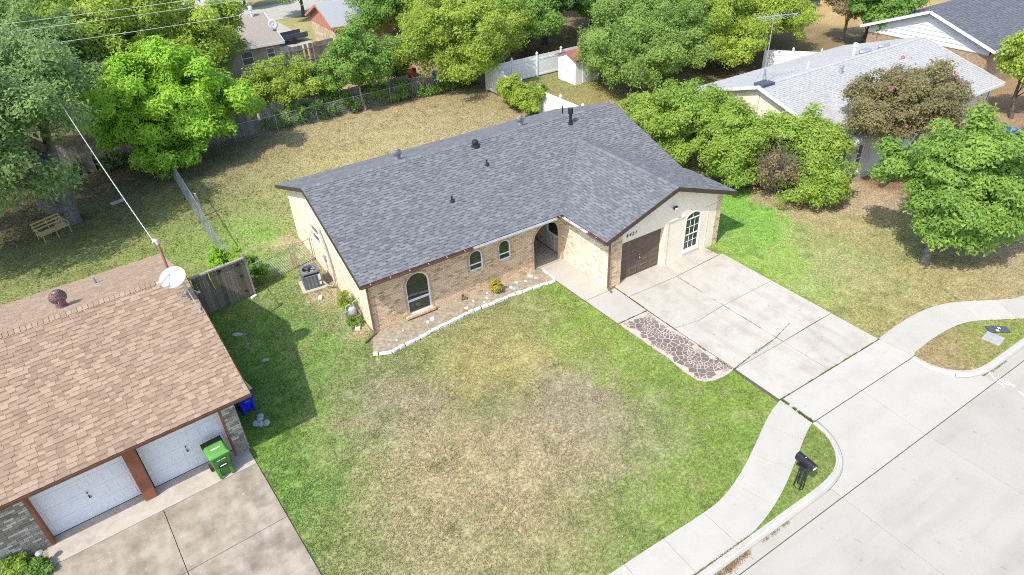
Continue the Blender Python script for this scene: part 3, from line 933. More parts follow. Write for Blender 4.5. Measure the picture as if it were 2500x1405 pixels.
for p in seeds:
    poly = [(p[0] - .5, p[1] - .5), (p[0] + .5, p[1] - .5), (p[0] + .5, p[1] + .5), (p[0] - .5, p[1] + .5)]
    gap = random.uniform(.012, .03)
    for q in seeds:
        d = math.dist(p, q)
        if q is p or d > .8: continue
        n_ = ((q[0] - p[0]) / d, (q[1] - p[1]) / d)
        mx_ = (p[0] + q[0]) / 2 * n_[0] + (p[1] + q[1]) / 2 * n_[1] - gap
        poly = clip(poly, n_[0], n_[1], mx_)
        if len(poly) < 3: break
    if len(poly) < 3 or not inpoly(np.array([v[0] for v in poly]), np.array([v[1] for v in poly]), FLAG).all(): continue
    edge_far = vnoise(np.array([p[0] * 1.3 + 4]), np.array([p[1] * 1.3]))[0]
    t = random.uniform(0, .22) if edge_far > .47 else random.uniform(.45, 1)
    mb = MB(); mb.prism(poly, .0, .030 + random.uniform(0, .014), t)
    obj('flagstone', mb, 'flagstone', flag)

# ------------------------------------------------------------------ front bed, its stones
BED = [(-.62, -1.2), (-.3, -1.36), (.1, -1.5), (.55, -1.43), (1.3, -1.40), (1.82, -1.30), (2.43, -1.22), (3.25, -1.13), (4.5, -1.04), (5.76, -1.05), (7.42, -1.17), (8.2, -1.22), (8.22, -.02), (0, -.02), (-.2, -.2)]
bed_pts = smooth_path(BED, 3)
mb = MB(); mb.prism(bed_pts, -.1, .028)
struct('flower_bed', mb, 'soil')
border = thing('stone_border', 'low border of white painted blocks edging the soil bed under the brick front', 'border', (0, 0, 0))
path = [(-.66, -1.28), (-.28, -1.44), (.1, -1.58), (.55, -1.5), (1.3, -1.47), (1.82, -1.36), (2.43, -1.29), (3.25, -1.2), (3.89, -1.13), (4.51, -1.1), (5.3, -1.14), (5.76, -1.11), (6.36, -1.17), (7.42, -1.23), (8.16, -1.29)]
seglen = [math.dist(a_, b_) for a_, b_ in zip(path, path[1:])]
def along(t):
    for k, d in enumerate(seglen):
        if t <= d or k == len(seglen) - 1:
            f_ = t / d; a_, b_ = path[k], path[k + 1]
            return a_[0] + (b_[0] - a_[0]) * f_, a_[1] + (b_[1] - a_[1]) * f_, math.atan2(b_[1] - a_[1], b_[0] - a_[0])
        t -= d
t = 0.0
while t < sum(seglen) - .2:
    l = random.choice((.22, .26, .34, .42, .5, .3))
    x, y, an = along(t + l / 2)
    an += random.uniform(-.09, .09)
    mb = MB(); mb.bx(-l / 2 + .012, l / 2 - .012, -.07, .07, 0, random.uniform(.10, .14))
    mb.v = [(v[0] + random.uniform(-.012, .012), v[1] + random.uniform(-.012, .012), v[2] + random.uniform(-.012, .012)) for v in mb.v]
    s_ = obj('border_stone', mb, 'stone_white', border, bevel=.014)
    s_.location = (x, y + random.uniform(-.03, .03), 0); s_.rotation_euler = (0, 0, an)
    t += l + random.choice((0, .01, .02, .05))
for (x, y, an, l) in ((8.24, -.95, 1.5, .5), (8.24, -.45, 1.57, .4)):
    mb = MB(); mb.bx(-l / 2, l / 2, -.05, .05, 0, .1)
    s_ = obj('border_stone', mb, 'stone_white', border, bevel=.014); s_.location = (x, y, 0); s_.rotation_euler = (0, 0, an)
def rock(name, label, x, y, s, mat, z=0.0, group=None, flat=.6):
    bm = bmesh.new(); bmesh.ops.create_icosphere(bm, subdivisions=2, radius=1)
    sx_, sy_ = random.uniform(.8, 1.25), random.uniform(.7, 1.1)
    for v_ in bm.verts:
        k = 1 + random.uniform(-.16, .16)
        v_.co = Vector((v_.co.x * s * sx_ * k, v_.co.y * s * sy_ * k, max(v_.co.z, -.35) * s * flat * k))
    me = bpy.data.meshes.new(name); bm.to_mesh(me); bm.free(); me.materials.append(MATS[mat])
    o = link(name, me); o.location = (x, y, z + s * .1 * flat); o.rotation_euler = (0, 0, random.uniform(0, 6))
    return tag(o, label, 'stone', group)
for x, y, s in ((2.35, -.55, .13), (2.1, -.62, .09), (3.9, -.72, .08), (4.4, -.45, .07), (5.0, -.6, .08), (6.3, -.55, .09), (6.7, -.35, .08), (7.1, -.5, .07), (7.5, -.3, .11), (7.62, -.55, .08), (.5, -1.0, .07), (1.0, -.55, .06), (4.75, -.8, .06), (5.2, -.3, .06)):
    rock('loose_rock', 'small pale rock lying loose on the soil of the front bed', x, y, s, 'stone_white', .02, 'loose rocks in the front bed')
rock('round_stone', 'round reddish stone lying beside the white border blocks', 3.75, -.98, .16, 'terracotta', .02, flat=.35)
rock('bed_stone', 'flat gray stone in the bed beside the yellow shrub', 6.35, -.62, .17, 'meter_gray', .02, flat=.25)
for x, y, s, lb in ((-1.0, 3.75, .15, 'white brick lying on the grass in front of the air conditioner'), (-.45, .75, .2, 'pale block lying beside the gas meter at the house corner'), (-3.42, 5.62, .14, 'white block at the foot of the wooden gate post')):
    mb = MB(); mb.bx(-s, s, -s * .5, s * .5, 0, s * .7)
    o = obj('loose_block', mb, 'stone_white', None, bevel=.01); o.location = (x, y, .0); o.rotation_euler = (0, 0, random.uniform(0, 2)); tag(o, lb, 'block')
for x, y, l, lb in ((-4.75, 3.3, .30, 'flat pale gray stone, largest of those in the shaded strip by the tan roofed house'), (-4.55, 2.4, .12, 'tiny white stone in the shaded strip between two larger stones'), (-4.25, .95, .2, 'pale gray stone in the shaded strip across from the blue cart')):
    rock('pale_rock', lb, x, y, l * .6, 'box_gray', 0, None, flat=.3)

# ------------------------------------------------------------------ the brick house with the charcoal roof
KP = .3495
house = thing('house', 'single storey tan brick house with charcoal shingle roof and brown garage door', 'house')
XR, YR, ZR, ZE = 16.63, 5.054, 4.697, 2.749
def roof_under(y, x=None): return ZE + KP * (y + .518) - .13
X_, Y_, Z_ = Vector((1, 0, 0)), Vector((0, 1, 0)), Vector((0, 0, 1))
op_big = (1.58, 2.66, .22, 1.60, .54)
op_w1 = (4.58, 5.26, 1.20, 1.84, .34)
op_w2 = (6.07, 6.69, 1.20, 1.86, .32)
op_arch = (7.92, 9.44, 0.0, 1.46, .80)
front_ops = (op_big, op_w1, op_w2, op_arch)
ztop_front = 2.70
wall = obj('front_wall', wall_face(MB(), (0, 0, 0), X_, (0, .24, 0), 9.65, lambda s: ztop_front, front_ops), 'mortar', house)
it = brick_items((0, 0, 0), X_, -Y_, 9.65, .02, 2.66, front_ops, ring=.085, dark=.13)
# soldier rings round the openings
def voussoirs(op, O, D, Nn, rw=.08, jamb=True):
    s0, s1, zb, zs, rise = op
    O = Vector(O); D = Vector(D); Nn = Vector(Nn); out = []
    cxm = (s0 + s1) / 2; hw = (s1 - s0) / 2
    n = max(9, int(math.pi * (hw + rise) / 2 / .08))
    for k in range(n):
        a = math.pi * (k + .5) / n
        p = (cxm + (hw + rw / 2) * math.cos(a), zs + (rise + rw / 2) * math.sin(a))
        nr = Vector((math.cos(a) / hw, math.sin(a) / rise)).normalized()
        ax = (D * nr.x + Z_ * nr.y); tx = (D * -nr.y + Z_ * nr.x)
        wl = math.pi * ((hw + rise) / 2 + rw) / n - .012
        out.append((O + D * p[0] + Z_ * p[1] + Nn * .016, (tx, Nn, ax), (wl, .032, rw), random.uniform(.2, .6)))
    if jamb:
        z = zb + .04
        while z < zs - .02:
            for s in (s0 - rw / 2, s1 + rw / 2):
                out.append((O + D * s + Z_ * z + Nn * .016, (D, Nn, Z_), (rw, .032, .066), random.uniform(.2, .6)))
            z += .078
    return out
for op in (op_big, op_w1, op_w2, op_arch):
    it += voussoirs(op, (0, 0, 0), X_, -Y_)
# projecting brick sill under the tall window
for k in range(15):
    it.append((Vector((1.44 + k * .0915, -.06, .16)), (X_, Y_, Z_), (.08, .14, .10), random.uniform(.4, .8)))
itg = brick_items((9.65, 0, 0), -Y_, -X_, 3.2, .02, 2.66, (), dark=.16)          # garage flank, facing the walk
itp = brick_items((9.65, -3.2, 0), X_, -Y_, .66, .02, 2.66, ((.62, 1.2, 0, 2.2, 0),), dark=.13, zfn=lambda s: ZE + KP * (s + .52) - .14)
itq = brick_items((16.0, -3.2, 0), X_, -Y_, .35, .02, 2.55, (), dark=.1, zfn=lambda s: ZE + KP * (.87 - s) - .14)
put_pieces(wall, 'brick', it, 'brick_tan')
gw = obj('garage_flank_wall', wall_face(MB(), (9.65, 0, 0), -Y_, (.2, 0, 0), 3.2, lambda s: 2.70), 'mortar', house)
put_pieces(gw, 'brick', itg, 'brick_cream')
kg = lambda s: ZE + KP * min(s + .52, 16.87 - 9.65 - s) - .13
pl = obj('brick_pier', wall_face(MB(), (9.65, -3.2, 0), X_, (0, .2, 0), .65, kg), 'mortar', house)
put_pieces(pl, 'brick', itp, 'brick_tan')
pr = obj('brick_pier', wall_face(MB(), (16.0, -3.2, 0), X_, (0, .2, 0), .35, lambda s: kg(s + 6.35)), 'mortar', house)
put_pieces(pr, 'brick', itq, 'brick_tan')
op_gd = (0.01, 2.49, 0, 2.13, 0); op_gw = (3.80, 4.72, .38, 2.02, .28)
fw_ = obj('garage_front_wall', wall_face(MB(), (10.3, -3.2, 0), X_, (0, .2, 0), 5.7, lambda s: kg(s + .65), (op_gd, op_gw), breaks=(2.7,)), 'siding_cream', house)
for s in (10.62, 11.84, 13.06, 14.28, 15.5):
    z0 = 2.16 if s < 12.7 else .04
    op = 14.0 < s < 15.15
    mb = MB(); mb.bx(s - .018, s + .018, -3.212, -3.2, 2.42 if op else z0, kg(s - 9.65) - .01); obj('batten', mb, 'siding_cream', fw_)
mb = MB()
for a_, b_ in ((12.82, 13.95), (15.22, 15.98)): mb.bx(a_, b_, -3.245, -3.2, 2.27, 2.31)
obj('ledge_trim', mb, 'siding_cream', fw_)
mb = MB(); mb.bx(12.80, 13.0, -3.235, -3.2, .03, 2.26); obj('corner_board', mb, 'siding_cream', fw_)
# other sides
op_sw = (2.98, 4.1, 1.15, 2.05, 0)
left_ops = ((9.87 - 6.75, 9.87 - 5.65, 1.35, 2.25, 0),)
lw = obj('side_wall', wall_face(MB(), (0, 9.87, 0), -Y_, (.24, 0, 0), 9.87, lambda s: 2.62, left_ops), 'mortar', house)
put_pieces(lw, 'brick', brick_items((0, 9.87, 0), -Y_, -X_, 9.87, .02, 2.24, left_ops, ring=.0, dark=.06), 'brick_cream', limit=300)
gab = MB()
gab.add([(-.025, 9.87, 2.25), (-.025, 0.0, 2.25), (-.025, 0.0, roof_under(0)), (-.025, YR, ZR - .13), (-.025, 9.87, 2.87 + .0), (.2, 9.87, 2.25), (.2, 0.0, 2.25), (.2, 0.0, roof_under(0)), (.2, YR, ZR - .13), (.2, 9.87, 2.87)],
        [(0, 1, 2, 3, 4), (9, 8, 7, 6, 5), (0, 5, 6, 1), (1, 6, 7, 2), (2, 7, 8, 3), (3, 8, 9, 4), (4, 9, 5, 0)])
gb = obj('gable_siding', gab, 'siding_cream', house)
for y in np.arange(.6, 9.8, 1.22):
    zt = roof_under(y) if y < YR else ZR - KP * (y - YR) - .13
    mb = MB(); mb.bx(-.034, -.025, y - .012, y + .012, 2.26, zt - .01); obj('batten', mb, 'porch_wall', gb)
mb = MB(); mb.bx(16.15, 16.35, -3.0, 9.87, 0, 2.62); obj('far_side_wall', mb, 'brick_far', house)
mb = MB(); mb.add([(16.35, 9.87, 2.62), (16.35, 0, 2.62), (16.35, 0, roof_under(0)), (16.35, YR, ZR - .13), (16.35, 9.87, 2.87), (16.15, 9.87, 2.62), (16.15, 0, 2.62), (16.15, 0, roof_under(0)), (16.15, YR, ZR - .13), (16.15, 9.87, 2.87)],
       [(0, 1, 2, 3, 4), (9, 8, 7, 6, 5), (0, 5, 6, 1), (1, 6, 7, 2), (2, 7, 8, 3), (3, 8, 9, 4), (4, 9, 5, 0)]); obj('far_gable', mb, 'siding_cream', house)
mb = MB(); mb.bx(.0, 16.35, 9.67, 9.87, 0, 2.80); obj('back_wall', mb, 'brick_far', house)
# porch recess behind the arch
mb = MB(); mb.bx(7.62, 7.78, .24, 2.6, 0, 2.55); mb.bx(7.62, 9.85, 2.6, 2.75, 0, 2.55); mb.bx(7.62, 9.85, .24, 2.75, 2.55, 2.62)
mb.bx(9.64, 9.84, .24, 2.6, 0, 2.55)
pw = obj('porch_wall', mb, 'porch_wall', house)
mb = MB(); mb.bx(9.62, 9.64, .24, 2.6, 0, .07); obj('baseboard', mb, 'bronze', pw)
mb = MB(); mb.bx(9.63, 9.64, .72, .76, .07, 1.0); obj('batten', mb, 'siding_cream', pw)
window(house, (.0, .95, .95, 1.78, .18), (9.64, 1.32, 0), -Y_, -X_, depth=.03, fw=.06)
mb = MB(); mb.bx(8.2, 9.1, 2.57, 2.6, .04, 2.1); dr = obj('front_door', mb, 'door_brown', house)
mb = MB(); mb.bx(8.28, 8.33, 2.53, 2.57, .98, 1.06); obj('handle', mb, 'chrome', dr)
# windows
window(house, op_big, (0, 0, 0), X_, -Y_, depth=-.05, fw=.06, rails=(.88, .84))
window(house, op_w1, (0, 0, 0), X_, -Y_, depth=-.04, fw=.055, rails=(1.5,))
window(house, op_w2, (0, 0, 0), X_, -Y_, depth=-.04, fw=.055, rails=(1.5,))
sw_ = window(house, left_ops[0], (0, 9.87, 0), -Y_, -X_, depth=-.03, fw=.06, rails=(1.8,))
gs0, gs1 = op_gw[0], op_gw[1]
gwn = window(house, op_gw, (10.3, -3.2, 0), X_, -Y_, depth=-.02, fw=.035, mw=.011, rw_=.032, rails=(1.98, 1.16),
       muntin_v=[(gs0 + .045 + k * .277, .42, 1.96) for k in (1, 2)] + [((gs0 + gs1) / 2, 2.0, 2.26)],
       muntin_h=[(1.56, gs0 + .06, gs1 - .06), (.8, gs0 + .06, gs1 - .06)])
mb = MB(); extr(mb, [(gs0 - .05, .27), (gs1 + .05, .27), (gs1 + .05, .33), (gs0 - .05, .33)], (10.3, -3.2, 0), X_, -Y_, -.02, .06); obj('sill', mb, 'vinyl_white', gwn)
po = arch_outline((gs0 - .03, gs1 + .03, .35, 2.02, .31)); pi_ = arch_outline((gs0, gs1, .38, 2.02, .28))
mb = MB(); ring(mb, po, pi_, (10.3, -3.2, 0), X_, -Y_, 0, .025); obj('casing', mb, 'vinyl_white', gwn)

def garage_door(parent, O, D, Nn, w, h, rows, cols, mat, hmat, em=.032):
    d = MB(); O = Vector(O); D = Vector(D); Nn = Vector(Nn)
    d.ob(O + D * (w / 2) + Z_ * (h / 2) - Nn * .05, (D, Nn, Z_), (w, .02, h))
    door = obj('garage_door', d, mat, parent)
    sh = h / rows
    for r_ in range(rows):
        mb = MB()
        z0 = r_ * sh + .004; z1 = (r_ + 1) * sh - .004
        mb.ob(O + D * (w / 2) + Z_ * ((z0 + z1) / 2) - Nn * .02, (D, Nn, Z_), (w - .004, .04, z1 - z0))
        pw_ = w / cols
        for c_ in range(cols):
            a, b = c_ * pw_ + .10, (c_ + 1) * pw_ - .10
            zz0, zz1 = z0 + .10, z1 - .10
            # sunk moulding with a raised field
            po = [(a, zz0), (b, zz0), (b, zz1), (a, zz1)]
            pi2 = [(a + .03, zz0 + .03), (b - .03, zz0 + .03), (b - .03, zz1 - .03), (a + .03, zz1 - .03)]
            pi3 = [(a + .055, zz0 + .055), (b - .055, zz0 + .055), (b - .055, zz1 - .055), (a + .055, zz1 - .055)]
            def w_(p, dd): return O + D * p[0] + Z_ * p[1] + Nn * dd
            V = [w_(p, .001) for p in po] + [w_(p, em) for p in pi2] + [w_(p, em * .2) for p in pi3]
            F = [(k, (k + 1) % 4, 4 + (k + 1) % 4, 4 + k) for k in range(4)] + [(4 + k, 4 + (k + 1) % 4, 8 + (k + 1) % 4, 8 + k) for k in range(4)] + [(8, 9, 10, 11)]
            mb.add(V, F)
        obj('door_section', mb, mat, door)
    mb = MB(); c_ = O + D * (w / 2) + Nn * .02
    mb.lathe([(.022, 0), (.022, .03)], (0, 0, 0), 10); mb.v = [tuple(c_ + D * v[0] + Z_ * (1.02 + v[1]) + Nn * v[2]) for v in mb.v]
    mb.ob(c_ + Z_ * .86 + Nn * .015, (D, Nn, Z_), (.03, .03, .09)); mb.ob(c_ + Z_ * .82 + D * .02 + Nn * .03, (D, Nn, Z_), (.07, .02, .025))
    obj('handle', mb, hmat, door)
    return door
garage_door(house, (10.32, -2.98, .045), X_, -Y_, 2.46, 2.08, 4, 4, 'door_brown', 'chrome')
mb = MB(); mb.bx(10.3, 10.33, -3.19, -2.9, .04, 2.14); mb.bx(12.77, 12.80, -3.19, -2.9, .04, 2.14); mb.bx(10.33, 12.77, -3.19, -2.9, 2.11, 2.14); obj('door_jamb', mb, 'siding_cream', house)
for k, ch in enumerate('6421'):
    me = text_mesh(ch, .23, .006, .2); me.materials.append(MATS['black_metal'])
    o = link('house_number', me, house); o.location = (10.56 + k * .16, -3.222, 2.42); o.rotation_euler = (R(90), 0, 0)
# flood light / camera on the gable
mb = MB(); mb.bx(13.0, 13.10, -3.24, -3.2, 2.86, 3.0); mb.tube([(13.05, -3.24, 2.93), (13.1, -3.34, 2.97)], .02, 6); fl = obj('security_light', mb, 'vinyl_white', house)
mb = MB(); mb.bx(13.04, 13.24, -3.42, -3.32, 2.95, 3.08); obj('lamp_head', mb, 'black_metal', fl)
mb = MB(); mb.bx(13.06, 13.22, -3.43, -3.42, 2.96, 3.02); obj('lens', mb, 'vinyl_white', fl)

# roof
roof = link('roof', None, house)
mp = [(-.4, -.518), (9.13, -.518), (13.0, 3.352), (16.63, -.278), (16.63, YR), (-.4, YR)]
zf = lambda x, y: ZE + KP * (y + .518)
main3 = [(x, y, zf(x, y)) for x, y in mp]
zb_ = lambda y: ZR - KP * (y - YR)
back3 = [(16.63, 10.32, zb_(10.32)), (-.4, 10.32, zb_(10.32)), (-.4, YR, ZR), (16.63, YR, ZR)]
zl = lambda x: ZE + KP * (x - 9.13)
zr_ = lambda x: ZE + KP * (16.87 - x)
gl3 = [(9.13, -.518, ZE), (9.13, -3.55, ZE), (13.0, -3.55, zl(13.0)), (13.0, 3.352, zl(13.0))]
gr3 = [(16.87, -3.55, ZE), (16.87, -.518, ZE), (16.63, -.278, zr_(16.63)), (13.0, 3.352, zr_(13.0)), (13.0, -3.55, zr_(13.0))]
for P in (main3, back3, gl3, gr3):
    mb = MB(); mb.slab(P, .11); obj('roof_deck', mb, 'bronze', roof)
fm = plane_face(main3[0], main3[1], main3[5], main3)
fb = plane_face(back3[0], back3[1], back3[2], back3)
fl_ = plane_face(gl3[0], gl3[1], gl3[2], gl3)
fr = plane_face(gr3[0], gr3[1], gr3[4], gr3)
put_shingles(roof, [shingle_rows(*fm), shingle_rows(*fl_), shingle_rows(*fr), shingle_rows(*fb)], 'shingle_gray')
ridge_caps(roof, (16.63, YR, ZR), (-.4, YR, ZR), 'shingle_gray', KP)
ridge_caps(roof, (13.0, 3.3, zl(13.0)), (13.0, -3.55, zl(13.0)), 'shingle_gray', KP)
mb = MB()
for a_, b_ in (((9.2, -.45, ZE + .03), (13.0, 3.35, zl(13) + .012)), ((16.6, -.25, zr_(16.6) + .012), (13.0, 3.35, zl(13) + .012))):
    mb.beam(a_, b_, .03, .02, .1)
obj('valley_seam', mb, 'shingle_gray', roof)
# fascias and rakes
def fascia(a_, b_, h=.17, w=.03):
    mb = MB(); mb.beam(a_, b_, w, h); obj('fascia', mb, 'bronze', roof)
dz = Vector((0, 0, -.085))
def off(p, v): return Vector(p) + Vector(v) + dz
fascia(off((-.4, -.518, ZE), (-.016, 0, 0)), off((-.4, YR, ZR), (-.016, 0, 0))); fascia(off((-.4, YR, ZR), (-.016, 0, 0)), off((-.4, 10.32, zb_(10.32)), (-.016, 0, 0)))
fascia(off((16.63, -.3, zf(0, -.3)), (.016, 0, 0)), off((16.63, YR, ZR), (.016, 0, 0))); fascia(off((16.63, YR, ZR), (.016, 0, 0)), off((16.63, 10.32, zb_(10.32)), (.016, 0, 0)))
fascia(off((9.13, -3.55, ZE), (0, -.016, 0)), off((13.0, -3.55, zl(13)), (0, -.016, 0)), .19); fascia(off((13.0, -3.55, zl(13)), (0, -.016, 0)), off((16.87, -3.55, ZE), (0, -.016, 0)), .19)
fascia(off((16.87, -3.55, ZE), (.016, 0, 0)), off((16.87, -.5, ZE), (.016, 0, 0)))
fascia(off((-.4, 10.32, zb_(10.32)), (0, .016, 0)), off((16.63, 10.32, zb_(10.32)), (0, .016, 0)))
# gutter along the front eave and the garage eave: brown and pale lengths
def gutter(p0, p1, out_, mat):
    p0 = Vector(p0); p1 = Vector(p1); out_ = Vector(out_)
    prof = [(.0, .0), (.0, -.10), (.07, -.11), (.115, -.03), (.115, .0), (.105, .0), (.105, -.025), (.065, -.095), (.012, -.09), (.012, 0)]
    V = [p0 + out_ * a + Z_ * b for a, b in prof] + [p1 + out_ * a + Z_ * b for a, b in prof]
    n = len(prof)
    mb = MB(); mb.add(V, [tuple(range(n)), tuple(range(2 * n - 1, n - 1, -1))] + [(k, n + k, n + (k + 1) % n, (k + 1) % n) for k in range(n)])
    g = obj('gutter', mb, mat, roof)
    L = (p1 - p0).length; m_ = max(1, int(L / .8))
    for k in range(m_):
        c_ = p0 + (p1 - p0) * ((k + .5) / m_)
        mb = MB(); mb.beam(c_ + Z_ * .002, c_ + out_ * .118 + Z_ * .002, .03, .012); obj('gutter_hanger', mb, 'hanger', g)
    return g
e = ZE - .015
gutter((-.42, -.535, e), (4.55, -.535, e), (0, -1, 0), 'gutter_brown')
gutter((4.56, -.535, e), (8.80, -.535, e), (0, -1, 0), 'gutter_gray')
gutter((8.81, -.535, e), (9.10, -.535, e), (0, -1, 0), 'gutter_brown')
gutter((9.115, -.66, e), (9.115, -2.35, e), (-1, 0, 0), 'gutter_gray')
gutter((9.115, -2.36, e), (9.115, -3.56, e), (-1, 0, 0), 'gutter_brown')
def downspout(pts, w=.075, d=.06):
    mb = MB()
    for a_, b_ in zip(pts, pts[1:]): mb.beam(a_, b_, w, d, up=(0, 1, 0))
    return obj('downspout', mb, 'downspout', house)
downspout([(-.06, -.60, e - .1), (-.04, -.10, 2.42), (-.04, -.08, .22), (-.10, -.16, .09), (-.62, -.42, .05)])
downspout([(9.06, -3.50, e - .1), (9.57, -3.27, 2.45), (9.57, -3.27, .20), (9.60, -3.50, .06)])
# things on the roof
def turbine(x, y, z, label, mat, s=1.0, group=None):
    t = thing('roof_turbine', label, 'roof vent', (x, y, z), group=group)
    mb = MB(); mb.lathe([(.16 * s, -.12), (.15 * s, .02), (.13 * s, .10 * s), (.13 * s, .16 * s)], n=14); obj('base', mb, mat, t, smooth=True)
    for k in range(18):
        a = 2 * math.pi * k / 18
        pts = []
        for m_ in range(7):
            h = m_ / 6
            rr_ = s * (.12 + .10 * math.sin(math.pi * (.12 + .80 * h)))
            aa = a + .55 * h
            pts.append((rr_ * math.cos(aa), rr_ * math.sin(aa), s * (.15 + .30 * h)))
        mb = MB()
        V = []
        for p, q in zip(pts, [(p[0] * math.cos(.24) - p[1] * math.sin(.24), p[0] * math.sin(.24) + p[1] * math.cos(.24), p[2]) for p in pts]):
            V += [p, (q[0] * .88, q[1] * .88, q[2])]
        mb.add(V, [(2 * i_, 2 * i_ + 1, 2 * i_ + 3, 2 * i_ + 2) for i_ in range(6)])
        b_ = obj('fin', mb, mat, t)
        md = b_.modifiers.new('t', 'SOLIDIFY'); md.thickness = .006
    mb = MB(); mb.lathe([(.10 * s, .44 * s), (.12 * s, .46 * s), (.05 * s, .49 * s), (.01, .5 * s)], n=14); obj('cap', mb, mat, t, smooth=True)
    return t
turbine(4.45, 6.0, zb_(6.0) + .06, 'dark metal turbine vent beyond the ridge, above the tall arched window', 'turbine_dark')
turbine(11.4, 6.15, zb_(6.15) + .06, 'dark metal turbine vent beyond the ridge, beside the square capped flue', 'turbine_dark')
def flue(x, y, label, r=.09, h=.5, capr=.13, caph=.16, kind=0):
    z = zf(x, y)
    t = thing('roof_flue', label, 'roof vent', (x, y, z))
    mb = MB(); mb.lathe([(r * 1.9, -.10), (r * 1.8, .03), (r, .07), (r, h)], n=14); obj('pipe', mb, 'pipe_black', t, smooth=False)
    mb = MB()
    if kind == 0: mb.lathe([(capr, h - .02), (capr, h + caph), (capr * .9, h + caph + .02)], n=8)
    else: mb.lathe([(capr, h - .01), (capr * 1.05, h + caph * .5), (capr * .7, h + caph), (.02, h + caph * 1.1)], n=14)
    obj('cap', mb, 'pipe_black', t)
    return t
flue(13.30, 4.42, 'tall black flue pipe with square cap near the ridge of the charcoal roof', .075, .55, .13, .24, 0)
flue(7.9, 4.72, 'squat black flue with round cap just below the ridge', .12, .16, .15, .14, 1)
def ventpipe(x, y, label):
    t = thing('vent_pipe', label, 'vent pipe', (x, y, zf(x, y)))
    mb = MB(); mb.lathe([(.13, -.06), (.12, .02), (.06, .06), (.045, .07)], n=12); obj('boot', mb, 'pipe_black', t)
    mb = MB(); mb.lathe([(.042, .05), (.042, .24), (.03, .24), (.03, .20)], n=10); obj('pipe', mb, 'pipe_black', t)
ventpipe(7.72, 3.42, 'short black vent pipe high on the charcoal slope, below the round capped flue')
ventpipe(5.07, 2.02, 'short black vent pipe low on the charcoal slope above the two small arched windows')
mb = MB(); mb.lathe([(.04, -.1), (.04, .4), (.03, .42)], n=10)
o = obj('vent_pipe', mb, 'pipe_black'); o.location = (14.2, 6.3, zb_(6.3)); tag(o, 'thin black vent pipe poking up beyond the ridge, behind the square capped flue', 'vent pipe')

# ------------------------------------------------------------------ the tan-roofed house next door
RL = R(4.3)
HL = (-6.02, -3.38)
nb = thing('house', 'neighbouring house with tan shingle roof and two white garage doors', 'house', (HL[0], HL[1], 0), RL)
NM = Matrix.Translation((HL[0], HL[1], 0)) @ Matrix.Rotation(RL, 4, 'Z')
KN = .322; NE = 2.62; NY0 = -.55; NYR = 4.97; NZR = NE + KN * (NYR - NY0); NY1 = 10.45; NX1 = .52; NX0 = -15.0
nzf = lambda y: NE + KN * (y - NY0)
nzb = lambda y: NZR - KN * (y - NYR)
# front wall: brick piers, two doors, brick to the left; doors sit 0.28 back
ntop = lambda s: nzf(0) - .13
def nwall(x0, x1, items=True):
    w = obj('brick_wall', wall_face(MB(), (x0, 0, 0), X_, (0, .22, 0), x1 - x0, ntop), 'mortar_gray', nb)
    PARENT_M[w.name] = NM
    itn = brick_items((x0, 0, 0), X_, -Y_, x1 - x0, .02, 2.62, (), dark=.2, tones=(.0, 1.0), bw=.24, bh=.07)
    put_pieces(w, 'brick', itn, 'brick_gray', limit=300)
    return w
nwall(-.42, .0); nwall(-8.6, -5.86)
mb = MB(); mb.bx(-15, -8.6, 0, .22, 0, 2.6); obj('front_wall', mb, 'mortar_gray', nb)
itr = brick_items((0, 0, 0), Y_, X_, 9.9, .02, 2.6, (), dark=.2, tones=(.15, .95), bw=.24, bh=.07)
sw2 = obj('side_wall', wall_face(MB(), (0, 0, 0), Y_, (-.22, 0, 0), 9.9, lambda s: 2.66), 'mortar_gray', nb)
PARENT_M[sw2.name] = NM
put_pieces(sw2, 'brick', itr, 'brick_gray', limit=60)
mb = MB(); mb.add([(0.01, 0, 2.6), (0.01, 9.9, 2.6), (.01, NYR, NZR - .13), (-.2, 0, 2.6), (-.2, 9.9, 2.6), (-.2, NYR, NZR - .13)], [(0, 1, 2), (5, 4, 3), (0, 3, 4, 1), (1, 4, 5, 2), (2, 5, 3, 0)]); obj('gable', mb, 'siding_tan', nb)
mb = MB(); mb.bx(-15, 0, 9.7, 9.9, 0, 2.6); obj('back_wall', mb, 'mortar_gray', nb)
garage_door(nb, (-2.93, .30, .04), X_, -Y_, 2.46, 2.12, 4, 4, 'door_white', 'black_metal', .012)
garage_door(nb, (-5.78, .30, .04), X_, -Y_, 2.50, 2.12, 4, 4, 'door_white', 'black_metal', .012)
mb = MB(); mb.bx(-3.30, -2.95, -.12, .32, .03, 2.55); obj('door_post', mb, 'trim_rust', nb, bevel=.008)
mb = MB(); mb.bx(-3.24, -3.0, -.16, -.12, 2.08, 2.50); pl_ = obj('post_bracket', mb, 'trim_rust', nb)
mb = MB(); mb.bx(-3.15, -3.09, -.18, -.16, 2.28, 2.33); obj('lamp', mb, 'vinyl_white', pl_)
for x0, x1 in ((-.47, -.42), (-5.86, -5.78)):
    mb = MB(); mb.bx(x0, x1, -.04, .30, .03, 2.5); obj('door_trim', mb, 'trim_rust', nb)
mb = MB(); mb.bx(-5.86, -.42, -.02, .3, 2.17, 2.6); obj('header', mb, 'siding_white', nb)
nroof = link('roof', None, nb)
F3 = [(NX0, NY0, NE), (NX1, NY0, NE), (NX1, NYR, NZR), (NX0, NYR, NZR)]
B3 = [(NX1, NY1, nzb(NY1)), (NX0, NY1, nzb(NY1)), (NX0, NYR, NZR), (NX1, NYR, NZR)]
for P in (F3, B3):
    mb = MB(); mb.slab(P, .05); obj('roof_deck', mb, 'fascia_brown', nroof)
PARENT_M[nroof.name] = NM
